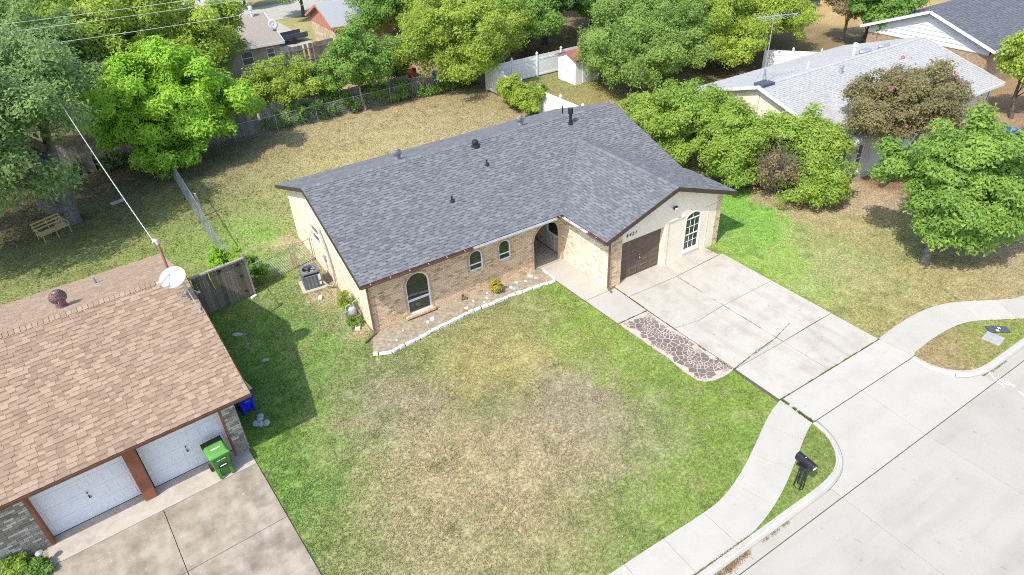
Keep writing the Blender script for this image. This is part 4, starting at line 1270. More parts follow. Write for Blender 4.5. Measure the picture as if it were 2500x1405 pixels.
put_shingles(nroof, [shingle_rows(*plane_face(F3[0], F3[1], F3[3], F3), expo=.165, wr=(.2, .33), tones=(.25, 1.0)), shingle_rows(*plane_face(B3[0], B3[1], B3[2], B3), expo=.165, wr=(.2, .33), tones=(.45, 1))], 'shingle_tan', PM=NM)
ridge_caps(nroof, (NX1, NYR, NZR), (NX0 + 5, NYR, NZR), 'shingle_tan', KN, step=.16)
for a_, b_ in (((NX0, NY0 - .016, NE - .07), (NX1, NY0 - .016, NE - .07)), ((NX1 + .016, NY0, NE - .07), (NX1 + .016, NYR, NZR - .07)), ((NX1 + .016, NYR, NZR - .07), (NX1 + .016, NY1, nzb(NY1) - .07))):
    mb = MB(); mb.beam(a_ if 1 else a_, b_, .03, .08); obj('fascia', mb, 'fascia_brown', nroof)
def nw(u, v, z): return tuple(NM @ Vector((u, v, z)))
p = nw(-3.26, 6.15, nzb(6.15) + .05)
turbine(*p, 'maroon turbine vent on the tan shingle roof', 'turbine_maroon', 1.25)
mast = thing('service_mast', 'rusty service mast pipe with weatherhead on the tan roof', 'mast', nw(.2, 6.25, nzb(6.25) - .05))
mb = MB(); mb.lathe([(.12, .0), (.05, .08), (.045, 1.2)], n=10); obj('pipe', mb, 'mast_rust', mast)
mb = MB(); mb.tube([(0, 0, 1.17), (-.02, .02, 1.29), (-.08, .1, 1.31), (-.11, .13, 1.21)], [.06, .07, .07, .06], 8); obj('weatherhead', mb, 'cable_white', mast)
p = nw(-2.1, 8.5, nzb(8.5))
mb = MB(); mb.lathe([(.06, -.05), (.05, .3), (.04, .3)], n=10); o = obj('vent_pipe', mb, 'galv'); o.location = p; tag(o, 'short pale vent pipe on the rear edge of the tan roof', 'vent pipe')
# dish on its tripod at the roof's edge
P0 = Vector(nw(.40, 3.8, nzf(3.8)))
dish = thing('satellite_dish', 'white satellite dish on a tripod at the edge of the tan roof', 'satellite dish', P0)
dc = Vector((-.34, -.05, .92))
mb = MB(); dn = (Vector((-.25, -.55, .95))).normalized(); du = dn.cross(Vector((1, 0, 0))).normalized(); dv = dn.cross(du)
V = []; Fd = []; nr_, na_ = 5, 28
for i_ in range(nr_ + 1):
    for k in range(na_):
        a = 2 * math.pi * k / na_; rr_ = .40 * i_ / nr_
        V.append(dc + du * (rr_ * math.cos(a)) + dv * (rr_ * 1.06 * math.sin(a)) + dn * (.10 * (i_ / nr_) ** 2))
for i_ in range(nr_):
    for k in range(na_):
        Fd.append((i_ * na_ + k, i_ * na_ + (k + 1) % na_, (i_ + 1) * na_ + (k + 1) % na_, (i_ + 1) * na_ + k))
mb.add(V, Fd); d_ = obj('reflector', mb, 'dish_white', dish, smooth=True)
md = d_.modifiers.new('t', 'SOLIDIFY'); md.thickness = .015
feet = [Vector((.05, -.75, nzf(3.05) - nzf(3.8) + .03)), Vector((.22, .1, .05)), Vector((-.35, .15, .06))]
hub = Vector((-.1, -.18, .55))
for f_ in feet:
    mb = MB(); mb.tube([f_, hub], .018, 6); mb.ob(f_, (X_, Y_, Z_), (.12, .10, .03)); obj('strut', mb, 'galv', dish)
mb = MB(); mb.tube([hub, hub + Vector((0, -.02, .2)), dc - dn * .02], .028, 8); obj('mount', mb, 'steel', dish)
mb = MB(); mb.tube([dc - dn * .03 + du * .3, dc + Vector((-.42, -.32, .12))], .014, 6); arm_ = obj('feed_arm', mb, 'galv', dish)
mb = MB(); mb.bx(-.07, .07, -.05, .05, -.06, .06); mb.v = [tuple(Vector(v) + dc + Vector((-.46, -.33, .16))) for v in mb.v]; obj('receiver', mb, 'dish_white', dish, bevel=.01)

# its drive
mb = MB()
def NP(pts): return [tuple((NM @ Vector((u, v, 0))).to_2d()) for u, v in pts]
mb.prism(NP([(-.02, .25), (-.02, -10), (-6.0, -10), (-6.0, .25)]), -.1, .012)
ndrive = struct('driveway', mb, 'joint_dirt')
for P, mt in (([(-.04, .28), (-.04, -.78), (-6.0, -.78), (-6.0, .28)], 'old_concrete_light'), ([(-2.94, -.80), (-.04, -.80), (-.04, -3.42), (-2.94, -3.42)], 'old_concrete'), ([(-5.98, -.80), (-2.96, -.80), (-2.96, -3.42), (-5.98, -3.42)], 'old_concrete'),
              ([(-2.94, -3.44), (-.04, -3.44), (-.04, -6.3), (-2.94, -6.3)], 'old_concrete'), ([(-5.98, -3.44), (-2.96, -3.44), (-2.96, -6.3), (-5.98, -6.3)], 'old_concrete'), ([(-5.98, -6.32), (-.04, -6.32), (-.04, -10), (-5.98, -10)], 'old_concrete')):
    slab(ndrive, NP(P), ZT, .05, mt)
mb = MB(); mb.prism(NP([(-6.02, -1.15), (-6.02, -2.6), (-9, -2.6), (-9, -1.15)]), -.1, ZT); struct('path', mb, 'old_concrete')
mb = MB(); mb.prism(NP([(-5.95, -.06), (-6.0, -1.12), (-9, -1.12), (-9, -.06)]), -.1, .03); struct('planting_bed', mb, 'soil')

# ------------------------------------------------------------------ the pale-roofed house on the other side
hr = thing('house', 'ivory sided house with pale gray shingle roof behind the crape myrtle', 'house', (25.6, 0, 0))
HM = Matrix.Translation((25.6, 0, 0))
KR_ = .30; REZ = 2.50; RY0 = -2.85; RYR = 2.95; RZR = REZ + KR_ * (RYR - RY0); RY1 = 8.6; RX1 = 16.6
WX = 3.9                                  # half width of the front gable
WZ = REZ + KR_ * WX
rp = [(0, RY0), (WX, RY0 + WX), (2 * WX, RY0), (RX1, RY0), (RX1, RYR), (0, RYR)]
rz = lambda y: REZ + KR_ * (y - RY0)
Rm = [(x, y, rz(y)) for x, y in rp]
Rb = [(RX1, RY1, RZR - KR_ * (RY1 - RYR)), (0, RY1, RZR - KR_ * (RY1 - RYR)), (0, RYR, RZR), (RX1, RYR, RZR)]
WY = RY0 - .42
Rl = [(0, RY0, REZ), (0, WY, REZ), (WX, WY, WZ), (WX, RY0 + WX, WZ)]
Rr = [(2 * WX, WY, REZ), (2 * WX, RY0, REZ), (WX, RY0 + WX, WZ), (WX, WY, WZ)]
rroof = link('roof', None, hr)
for P in (Rm, Rb, Rl, Rr):
    mb = MB(); mb.slab(P, .10); obj('roof_deck', mb, 'siding_white', rroof)
put_shingles(rroof, [shingle_rows(*plane_face(Rm[0], Rm[3], Rm[5], Rm), expo=.15), shingle_rows(*plane_face(Rl[0], Rl[1], Rl[2], Rl), expo=.15), shingle_rows(*plane_face(Rr[0], Rr[1], Rr[3], Rr), expo=.15), shingle_rows(*plane_face(Rb[0], Rb[1], Rb[2], Rb), expo=.15)], 'shingle_pale', PM=HM)
ridge_caps(rroof, (RX1, RYR, RZR), (0, RYR, RZR), 'shingle_pale', KR_, step=.25)
ridge_caps(rroof, (WX, RY0 + WX, WZ), (WX, WY, WZ), 'shingle_pale', KR_, step=.25)
for a_, b_ in (((-.016, RY0, REZ), (-.016, RYR, RZR)), ((-.016, RYR, RZR), (-.016, RY1, RZR - KR_ * (RY1 - RYR))), ((0, WY - .016, REZ), (WX, WY - .016, WZ)), ((WX, WY - .016, WZ), (2 * WX, WY - .016, REZ)), ((2 * WX, RY0 - .016, REZ), (RX1, RY0 - .016, REZ)), ((RX1 + .016, RY0, REZ), (RX1 + .016, RYR, RZR)), ((-.016, WY, REZ), (-.016, RY0, REZ))):
    mb = MB(); mb.beam(Vector(a_) - Z_ * .08, Vector(b_) - Z_ * .08, .035, .18); obj('fascia', mb, 'siding_white', rroof)
# walls
wy = WY + .3
wfront = obj('front_wall', wall_face(MB(), (.45, wy, 0), X_, (0, .2, 0), 7.0, lambda s: REZ + KR_ * min(s + .45, 2 * WX - s - .45) - .13, ((1.05, 1.60, .55, 2.2, 0), (4.6, 5.5, .9, 2.1, 0))), 'siding_ivory', hr)
for r_ in range(14):
    z = .30 + r_ * .19
    for a_, b_ in (((0, 1.0), (1.65, 4.55), (5.55, 7.0)) if .45 < z < 2.2 else ((0, 7.0),)):
        zt = REZ + KR_ * min(a_ + .45, 2 * WX - b_ - .45) - .2
        if z + .1 > zt: continue
        mb = MB(); mb.add([(.45 + a_, wy - .001, z + .18), (.45 + b_, wy - .001, z + .18), (.45 + b_, wy - .022, z), (.45 + a_, wy - .022, z), (.45 + a_, wy, z), (.45 + b_, wy, z)], [(0, 3, 2, 1), (3, 4, 5, 2)]); obj('siding_board', mb, 'siding_ivory', wfront)
mb = MB(); mb.bx(.43, 7.47, wy - .03, wy, 0, .28); obj('plinth', mb, 'curb_concrete', wfront)
for op in ((1.05, 1.60, .55, 2.2, 0), (4.6, 5.5, .9, 2.1, 0)):
    w_ = window(hr, op, (.45, wy, 0), X_, -Y_, depth=-.02, fw=.05, rails=((op[2] + op[3]) / 2,), gmat='glass_gray')
    mb = MB(); mb.bx(.45 + op[0] - .08, .45 + op[1] + .08, wy - .08, wy - .0, op[2] - .07, op[2]); obj('sill', mb, 'siding_white', w_)
mb = MB(); mb.bx(.3, .5, wy + .2, RY1 - .4, 0, 2.5); obj('side_wall', mb, 'siding_cream', hr)
mb = MB(); mb.add([(.3, RY0 + .4, 2.5), (.3, RY1 - .4, 2.5), (.3, RYR, RZR - .13), (.5, RY0 + .4, 2.5), (.5, RY1 - .4, 2.5), (.5, RYR, RZR - .13)], [(0, 2, 1), (3, 4, 5), (0, 3, 5, 2), (2, 5, 4, 1), (0, 1, 4, 3)]); gbl = obj('gable', mb, 'siding_cream', hr)
for y in (1.2, 2.95, 4.7, 6.2):
    mb = MB(); mb.bx(.285, .3, y - .015, y + .015, 2.5, RZR - KR_ * abs(y - RYR) - .2); obj('batten', mb, 'porch_wall', gbl)
mb = MB(); mb.bx(7.4, RX1 - .4, RY0 + .5, RY0 + .7, 0, 2.5); mb.bx(RX1 - .5, RX1 - .3, RY0 + .5, RY1 - .4, 0, 2.5); mb.bx(.5, RX1 - .5, RY1 - .6, RY1 - .4, 0, 2.5); obj('back_wall', mb, 'siding_ivory', hr)
def roofbit(name, label, cat, x, y, z, mbx, mat):
    o = obj(name, mbx, mat); o.location = (x, y, z); return tag(o, label, cat)
for k, (x, y) in enumerate(((36.2, 3.3), (38.2, 3.3))):
    mb = MB(); mb.lathe([(.28, -.05), (.34, .08), (.30, .16), (.05, .2)], n=14); mb.v = [(v[0] * 1.7, v[1] * .8, v[2]) for v in mb.v]
    roofbit('roof_vent', 'low gray dome vent on the ridge of the pale roof', 'roof vent', x, y, RZR - .05, mb, 'galv')['group'] = 'dome vents on the pale roof'
mb = MB(); mb.lathe([(.08, -.1), (.08, .5), (.15, .52), (.15, .72), (.03, .76)], n=10); roofbit('roof_flue', 'white capped flue standing at the ridge of the pale roof', 'roof vent', 35.3, 3.5, RZR - .1, mb, 'vinyl_white')
mb = MB(); mb.lathe([(.10, -.1), (.10, .35), (.14, .36), (.13, .5), (.02, .52)], n=10); roofbit('roof_flue', 'short gray flue on the front slope of the pale roof', 'roof vent', 31.9, 2.0, rz(2.0), mb, 'galv')
mb = MB(); mb.lathe([(.05, -.1), (.05, .35)], n=8); roofbit('vent_pipe', 'thin white pipe at the ridge of the pale roof', 'vent pipe', 30.9, 3.6, RZR - .1, mb, 'vinyl_white')
mb = MB(); mb.bx(-.5, .5, -.35, .35, -.08, .04); o = roofbit('roof_panel', 'dark patch of membrane lying at the left peak of the pale roof', 'roof patch', 26.2, 3.0, RZR + .04, mb, 'box_slate')
# aerial on a tripod
A0 = Vector((26.55, 3.4, RZR - .1))
ant = thing('television_aerial', 'tall galvanized television aerial on a tripod over the pale roof', 'aerial', A0)
mb = MB(); mb.tube([(0, 0, .0), (.02, 0, 2.0), (.04, .02, 3.75)], [.035, .03, .025], 8); obj('mast', mb, 'galv', ant)
for a in (.3, 2.4, 4.5):
    f_ = Vector((.5 * math.cos(a), .5 * math.sin(a), -.10 if math.sin(a) < 0 else -.02)); mb = MB(); mb.tube([f_, (0, 0, .95)], .02, 6); mb.tube([f_ * .55 + Vector((0, 0, .42)), Vector((0, 0, .4))], .012, 5); obj('leg', mb, 'galv', ant)
bd = Vector((.86, -.48, .05)); top = Vector((.04, .02, 3.68))
mb = MB(); mb.tube([top - bd * 1.0, top + bd * 1.35], .02, 6); boom = obj('boom', mb, 'galv', ant)
side = Vector((.48, .86, 0))
for k in range(12):
    c_ = top + bd * (-.95 + k * .2); l = .95 - k * .052
    for sg in (1, -1):
        mb = MB(); mb.tube([c_, c_ + side * (l * sg) + bd * .12 + Vector((0, 0, .03 * sg))], .010, 5); obj('element', mb, 'galv', ant)

# ------------------------------------------------------------------ houses farther off
def far_house(name_label, x0, x1, y0, y1, ze, zr_, wall_m, roof_m, gable_m, axis_x=True, loc=(0, 0), wins=(), facia='siding_white', over=.4, lower=None, shingles=None, boards=False):
    h = thing('house', name_label, 'house', (x0, y0, 0))
    w, d = x1 - x0, y1 - y0
    ym = d / 2
    k = (zr_ - ze) / (ym + over)
    rf = link('roof', None, h)
    P1 = [(-over, -over, ze), (w + over, -over, ze), (w + over, ym, zr_), (-over, ym, zr_)]
    P2 = [(w + over, d + over, ze), (-over, d + over, ze), (-over, ym, zr_), (w + over, ym, zr_)]
    for P in (P1, P2):
        mb = MB(); mb.slab(P, .12); obj('roof_deck', mb, roof_m if shingles is None else 'bronze', rf)
    if shingles:
        put_shingles(rf, [shingle_rows(*plane_face(P1[0], P1[1], P1[3], P1), expo=.16, wr=(.25, .5)), shingle_rows(*plane_face(P2[0], P2[1], P2[2], P2), expo=.16, wr=(.25, .5))], roof_m, limit=60, PM=Matrix.Translation((x0, y0, 0)))
    for a_, b_ in (((-over, -over - .02, ze), (w + over, -over - .02, ze)), ((-over - .02, -over, ze), (-over - .02, ym, zr_)), ((-over - .02, ym, zr_), (-over - .02, d + over, ze)), ((w + over + .02, -over, ze), (w + over + .02, ym, zr_))):
        mb = MB(); mb.beam(Vector(a_) - Z_ * .09, Vector(b_) - Z_ * .09, .04, .2); obj('fascia', mb, facia, rf)
    zt = ze + k * over - .13
    fwl = obj('front_wall', wall_face(MB(), (0, 0, 0), X_, (0, .2, 0), w, lambda s: zt, [q[:5] for q in wins]), wall_m, h)
    for q in wins:
        window(h, q[:5], (0, 0, 0), X_, -Y_, depth=-.04, fw=.06, rails=((q[2] + q[3]) / 2,), gmat='glass_gray')
    mb = MB(); mb.bx(0, .2, .2, d, 0, zt); mb.bx(w - .2, w, .2, d, 0, zt); mb.bx(.2, w - .2, d - .2, d, 0, zt); obj('side_wall', mb, lower or wall_m, h)
    for xx, sg in ((0, -1), (w, 1)):
        mb = MB(); e_ = .03 * sg
        zg = zt - (.55 if lower else 0)
        V = [(xx + e_, 0, zg), (xx + e_, d, zg), (xx + e_, d, zt), (xx + e_, ym, zr_ - .13), (xx + e_, 0, zt)]
        V2 = [(xx - sg * .2, p[1], p[2]) for p in V]
        n = 5
        mb.add(V + V2, [tuple(range(5)), tuple(range(9, 4, -1))] + [(i_, (i_ + 1) % 5, 5 + (i_ + 1) % 5, 5 + i_) for i_ in range(5)])
        g = obj('gable', mb, gable_m, h)
        if boards and sg < 0:
            for z in np.arange(zg + .05, zr_ - .5, .3):
                ya = 0 if z < zt else (z + .3 - zt) / max(k, .01)
                mb = MB(); mb.add([(xx + e_ - .002, ya, z + .29), (xx + e_ - .002, d - ya, z + .29), (xx + e_ - .035, d - ya, z), (xx + e_ - .035, ya, z), (xx + e_, ya, z), (xx + e_, d - ya, z)], [(0, 1, 2, 3), (3, 2, 5, 4)])
                obj('siding_board', mb, gable_m, g)
    return h
far_house('far ranch house with charcoal roof, white boarded gable and brick base', 47.3, 66, .7, 9.9, 3.0, 4.85, 'brick_far', 'shingle_charcoal', 'siding_white', lower='brick_far', shingles=True, boards=True, over=.5)
far_house('rear house with taupe roof and beige wall, behind the back fence', -9, 8.8, 40.6, 49.6, 2.45, 4.05, 'siding_tan', 'shingle_taupe', 'siding_tan', wins=((14.4, 15.4, .9, 2.05, 0), (16.6, 17.3, 1.1, 2.0, 0)))
h2 = far_house('rear house with blue gray roof, red gable siding and buff stone end wall', 14.5, 32, 42.1, 48.8, 2.5, 4.0, 'stone_buff', 'shingle_bluegray', 'siding_red', facia='siding_red', lower='stone_buff')
for k in range(9):
    y = .4 + k * .73
    mb = MB(); mb.bx(-.05, -.03, y, y + .03, 1.95, 2.55 + .38 * (3.35 - abs(y - 3.35))); obj('batten', mb, 'siding_red', h2)
mb = MB(); mb.lathe([(.12, -.1), (.12, .35), (.2, .36), (.18, .5)], n=10); o = obj('roof_flue', mb, 'galv'); o.location = (20.6, 44.5, 3.6); tag(o, 'gray flue on the blue gray roof of the rear house', 'roof vent')
mb = MB(); mb.lathe([(.10, -.1), (.10, .5), (.18, .52), (.18, .8), (.03, .85)], n=10); o = obj('roof_flue', mb, 'vinyl_white'); o.location = (8.0, 44.7, 4.0); tag(o, 'white flue on the ridge of the taupe roof behind the back fence', 'roof vent')
# small white dish on that roof's edge
d2 = thing('satellite_dish', 'small white satellite dish on the corner of the taupe roof', 'satellite dish', (9.0, 42.4, 3.0))
mb = MB()
V = []; Fd = []
for i_ in range(4):
    for k in range(16):
        a = 2 * math.pi * k / 16; rr_ = .42 * i_ / 3
        V.append((rr_ * math.cos(a), -.35 + .08 * (i_ / 3) ** 2 * -1 + .25 * rr_ * math.sin(a), .55 + rr_ * math.sin(a)))
for i_ in range(3):
    for k in range(16): Fd.append((i_ * 16 + k, i_ * 16 + (k + 1) % 16, (i_ + 1) * 16 + (k + 1) % 16, (i_ + 1) * 16 + k))
mb.add(V, Fd); r2_ = obj('reflector', mb, 'dish_white', d2, smooth=True); r2_.modifiers.new('t', 'SOLIDIFY').thickness = .02
mb = MB(); mb.tube([(0, 0, -.3), (0, -.1, .35), (0, -.3, .52)], .03, 6); mb.tube([(0, -.36, .25), (-.3, -.75, .5)], .02, 6); obj('mount', mb, 'galv', d2)
# the street behind and a drive
mb = MB(); mb.prism([(-40, 59), (45, 62), (45, 71), (-40, 68)], -.1, .03); struct('back_street', mb, 'street_concrete')
mb = MB(); mb.prism([(9.6, 46), (14, 46), (14, 60), (9.6, 60)], -.1, .025); struct('back_drive', mb, 'street_concrete')
mb = MB(); mb.prism([(3, 70), (14, 70), (15, 84), (4, 84)], -.1, .035); struct('far_drive', mb, 'concrete')
far_house('distant white house across the back street', 2, 13, 85, 93, 2.6, 4.4, 'siding_white', 'shingle_taupe', 'siding_white')
mb = MB(); mb.lathe([(.95, 0), (1.05, .35), (.9, .35), (.85, .12)], n=20); o = obj('paddling_pool', mb, 'pool_blue'); o.location = (11.0, 76.5, .05); tag(o, 'blue paddling pool on the drive across the back street', 'pool')
# trailer in the gap between the two rear houses
tr = thing('utility_trailer', 'dark flat utility trailer parked between the rear houses', 'trailer', (12.2, 49.5, 0), R(10))
mb = MB(); mb.bx(-1.6, 1.6, -.8, .8, .45, .6); obj('bed', mb, 'box_slate', tr)
mb = MB(); mb.bx(-1.6, 1.6, -.82, -.78, .6, .95); mb.bx(-1.6, 1.6, .78, .82, .6, .95); obj('rail', mb, 'box_slate', tr)
for y in (-.85, .85):
    mb = MB(); mb.tube([(0, y - .1, .33), (0, y + .1, .33)], .33, 12); obj('wheel', mb, 'dark_rubber', tr)

# ------------------------------------------------------------------ white vinyl fences
def vinyl_fence(label, pts, h=1.75, post_h=2.0, step=2.35, group=None):
    f = thing('vinyl_fence', label, 'fence', (pts[0][0], pts[0][1], 0))
    o0 = Vector((pts[0][0], pts[0][1], 0))
    for a_, b_ in zip(pts, pts[1:]):
        a_ = Vector((a_[0], a_[1], 0)); b_ = Vector((b_[0], b_[1], 0)); d = b_ - a_; L = d.length; d.normalize(); s = Vector((-d.y, d.x, 0))
        n = max(1, round(L / step))
        for k in range(n + 1):
            p = a_ + d * (L * k / n) - o0
            mb = MB(); mb.ob(p + Z_ * (post_h / 2 - .06), (d, s, Z_), (.13, .13, post_h - .12))
            po_ = obj('post', mb, 'vinyl_white', f)
            mb = MB(); mb.ob(p + Z_ * (post_h - .10), (d, s, Z_), (.17, .17, .05)); mb.add([p + d * x + s * y + Z_ * (post_h - .075) for x, y in ((-.07, -.07), (.07, -.07), (.07, .07), (-.07, .07))] + [p + Z_ * (post_h + .06)], [(0, 1, 4), (1, 2, 4), (2, 3, 4), (3, 0, 4)]); obj('cap', mb, 'vinyl_white', po_)
            if k == n: break
            q0 = p + d * .065; q1 = p + d * (L / n - .065)
            mb = MB(); mb.beam(q0 + Z_ * .18, q1 + Z_ * .18, .06, .16); obj('rail', mb, 'vinyl_white', f)
            mb = MB(); mb.beam(q0 + Z_ * (h - .32), q1 + Z_ * (h - .32), .06, .12); obj('rail', mb, 'vinyl_white', f)
            m_ = int((L / n - .13) / .145)
            for j_ in range(m_):
                c_ = q0 + d * ((j_ + .5) * (L / n - .13) / m_)
                mb = MB(); mb.ob(c_ + Z_ * (h / 2 + .08), (d, s, Z_), (.138, .024, h - .16)); obj('picket', mb, 'vinyl_white', f)
    return f
vinyl_fence('white vinyl fence running back beside the yellow tree, vine shrub leaning on it', [(20.1, 12.0), (19.85, 23.8)])
vinyl_fence('white vinyl fence across the far end of the shed yard', [(19.95, 24.05), (32.2, 24.15)])
vinyl_fence('white vinyl fence between the pale roofed house and the bare yard', [(39.5, 13.4), (43.4, 8.6)])
shed = thing('garden_shed', 'small white shed with red brown roof in the vinyl fenced yard', 'shed', (25.9, 20.3, 0))
mb = MB(); mb.bx(0, 2.4, 0, 2.3, 0, 1.95); obj('wall', mb, 'vinyl_white', shed)
mb = MB(); mb.slab([(-.2, -.2, 1.95), (2.6, -.2, 1.95), (2.6, 1.15, 2.45), (-.2, 1.15, 2.45)], .07); mb.slab([(2.6, 2.5, 1.95), (-.2, 2.5, 1.95), (-.2, 1.15, 2.45), (2.6, 1.15, 2.45)], .07); obj('roof', mb, 'roof_red', shed)
mb = MB(); mb.bx(.7, 1.6, -.03, 0, .05, 1.8); obj('door', mb, 'siding_white', shed)
mb = MB(); mb.add([(0.0, 0, 1.95), (0, 2.3, 1.95), (0, 1.15, 2.37), (.05, 0, 1.95), (.05, 2.3, 1.95), (.05, 1.15, 2.37)], [(0, 2, 1), (3, 4, 5), (0, 3, 5, 2), (2, 5, 4, 1)]); obj('gable', mb, 'vinyl_white', shed)

# ------------------------------------------------------------------ timber fences
def plank_fence(label, p0, p1, h, mat, w=.14, gap=.012, rails=(.4, 1.4), jit=.03, skip=0.0, back=1, posts=2.4, cap=False, lean=0.0):
    f = thing('plank_fence', label, 'fence', (p0[0], p0[1], 0))
    a_ = Vector((0, 0, 0)); d = Vector((p1[0] - p0[0], p1[1] - p0[1], 0)); L = d.length; d.normalize(); s = Vector((-d.y, d.x, 0)) * back
    n = int(L / (w + gap))
    for k in range(n):
        if random.random() < skip: continue
        c_ = d * ((k + .5) * (w + gap)); hh = h + random.uniform(-jit, jit)
        me = unit_box(mat, random.random())
        o = link('plank', me, f)
        m = Matrix((d * w, s * .02, (Z_ + s * lean * random.uniform(.5, 1.5)) * hh)).transposed().to_4x4(); m.translation = c_ + Z_ * (hh / 2 + .03)
        o.matrix_local = m
    for z in rails:
        mb = MB(); mb.beam(s * .05 + Z_ * z, d * L + s * .05 + Z_ * z, .045, .09, .6); obj('rail', mb, mat, f)
    for k in range(int(L / posts) + 1):
        c_ = d * min(L, k * posts) + s * .10
        mb = MB(); mb.ob(c_ + Z_ * ((h + .05) / 2), (d, s, Z_), (.09, .09, h + .05), .5); obj('post', mb, mat, f)
    return f
plank_fence('weathered back plank fence under the oak, dark with shade', (-14, 26.3), (-1.2, 25.9), 1.75, 'wood_old', skip=.10, lean=.02)
plank_fence('weathered gray plank fence length standing behind the wire fence posts', (-1.0, 25.95), (4.6, 26.2), 1.75, 'wood_old', skip=.04, lean=.02)
plank_fence('weathered plank fence overgrown with vines behind the wire fence', (4.8, 26.3), (14.4, 26.5), 1.6, 'wood_old', skip=.08, lean=.02)
plank_fence('short gray plank gate between the two rear houses', (9.4, 40.3), (14.0, 41.2), 1.75, 'wood_old', back=-1, skip=.04)
# the gate beside the tan-roofed house
gate = thing('wooden_gate', 'weathered dark plank gate beside the tan roofed house', 'gate', (-5.62, 5.52, 0), R(7.5))
gw_ = 2.25
n = 15
for k in range(n):
    o = link('plank', unit_box('wood_gray', random.random()), gate)
    m = Matrix((X_ * (.138), Y_ * .022, Z_ * 1.84)).transposed().to_4x4(); m.translation = Vector(((k + .5) * gw_ / n, random.uniform(-.004, .004), .96)); o.matrix_local = m
mb = MB(); mb.bx(-.05, .62, -.06, .08, 1.89, 1.96); obj('cap_rail', mb, 'wood_cap', gate)
mb = MB(); mb.bx(.64, 1.98, -.06, .08, 1.91, 1.98); obj('cap_rail', mb, 'wood_cap', gate)
mb = MB(); mb.bx(1.99, 2.3, -.06, .08, 1.92, 1.99); obj('cap_rail', mb, 'wood_cap', gate)
mb = MB(); mb.bx(2.27, 2.37, .0, .1, 0, 2.15); obj('post', mb, 'wood_cap', gate)
for z in (.35, 1.6):
    mb = MB(); mb.bx(0, gw_, .015, .06, z, z + .09); obj('rail', mb, 'wood_gray', gate)
for x, z in ((2.0, .35), (1.98, 1.15), (1.96, 1.72), (1.2, 1.75)):
    mb = MB(); mb.bx(x - .06, x + .06, -.03, -.012, z, z + .06); obj('hinge', mb, 'black_metal', gate)
mb = MB(); mb.tube([(.72, -.05, 1.98), (.73, -.055, 1.6), (.80, -.05, 1.05)], .018, 6); obj('strap', mb, 'yellow_rope', gate)

# ------------------------------------------------------------------ wire fences
def wire_fence(label, pts, h=1.2, step=3.0, mesh=True, mat='galv', lean=None):
    f = thing('wire_fence', label, 'fence', (pts[0][0], pts[0][1], 0))
    o0 = Vector((pts[0][0], pts[0][1], 0))
    for a_, b_ in zip(pts, pts[1:]):
        a_ = Vector((a_[0], a_[1], 0)) - o0; b_ = Vector((b_[0], b_[1], 0)) - o0; d = b_ - a_; L = d.length; d.normalize()
        n = max(1, round(L / step))
        ln = Vector(lean) if lean else Vector((0, 0, 0))
        for k in range(n + 1):
            p = a_ + d * (L * k / n)
            mb = MB(); mb.tube([p, p + Z_ * (h + .03) + ln], .026, 8); mb.lathe([(.035, 0), (.03, .04), (.005, .06)], tuple(p + Z_ * (h + .02) + ln), 8); obj('post', mb, mat, f)
        mb = MB(); mb.tube([a_ + Z_ * h + ln, b_ + Z_ * h + ln], .022, 8); obj('top_rail', mb, mat, f)
        if mesh:
            mb = MB(); st = .11
            for sg in (1, -1):
                for k in range(int(-h / st), int((L + h) / st)):
                    u0 = k * st; lo, hi = 0.0, h - .03
                    # clip the diagonal wire to the panel
                    pts_ = []
                    t0, t1 = 0.0, hi
                    if sg > 0:
                        t0 = max(t0, -u0); t1 = min(t1, L - u0)
                        A_, B_ = (u0 + t0, t0), (u0 + t1, t1)
                    else:
                        t0 = max(t0, u0 - L); t1 = min(t1, u0)
                        A_, B_ = (u0 - t0, t0), (u0 - t1, t1)
                    if t1 - t0 < .05: continue
                    mb.tube([a_ + d * A_[0] + Z_ * (A_[1] + .03) + ln * (A_[1] / h), a_ + d * B_[0] + Z_ * (B_[1] + .03) + ln * (B_[1] / h)], .0028, 3, cap=False)
            obj('wire_mesh', mb, mat, f)
    return f
wire_fence('wire mesh fence running back between the two yards to the bright green tree', [(-3.82, 8.6), (-3.86, 14.6), (-3.95, 21.5)], lean=(.12, 0, 0))
wire_fence('long wire mesh fence along the rear of the dry back yard', [(-2.2, 25.2), (18.3, 25.9)], step=3.0)
wire_fence('wire mesh fence length from the wooden gate to the gate post', [(-3.25, 6.35), (-1.2, 6.88)], step=2.2)
wire_fence('narrow wire mesh gate against the side of the brick house', [(-1.02, 6.92), (-.12, 7.12)], step=1.0)
mb = MB(); mb.bx(-.05, .05, -.05, .05, 0, 1.45); o = obj('fence_post', mb, 'wood_cap'); o.location = (-3.55, 15.3, 0); o.rotation_euler = (R(4), R(-3), 0); tag(o, 'pale leaning timber post beside the wire fence', 'post')
# ------------------------------------------------------------------ utility lines
def cable(name, label, p0, p1, sag, r, mat, twist=False, cat='cable', group=None):
    p0 = Vector(p0); p1 = Vector(p1); pts = []
    for k in range(25):
        t = k / 24; p = p0.lerp(p1, t); p.z -= sag * 4 * t * (1 - t); pts.append(p)
    mb = MB()
    mb.tube([p - p0 for p in pts], r, 6)
    if twist:
        for ph in (0, 2.1, 4.2):
            q = []
            for k in range(241):
                t = k / 240; p = p0.lerp(p1, t); p.z -= sag * 4 * t * (1 - t)
                q.append(p - p0 + Vector((math.cos(t * 110 + ph), 0, math.sin(t * 110 + ph))) * r * 1.3)
            mb.tube(q, r * .8, 4)
    o = obj(name, mb, mat); o.location = p0
    return tag(o, label, cat, group)
mh = Vector(mast.location) + Vector((-.1, .1, 1.25))
cable('service_cable', 'twisted white service cable sloping from the oak to the rusty roof mast', mh, (-8.4, 21.2, 8.1), .35, .010, 'cable_white', True)
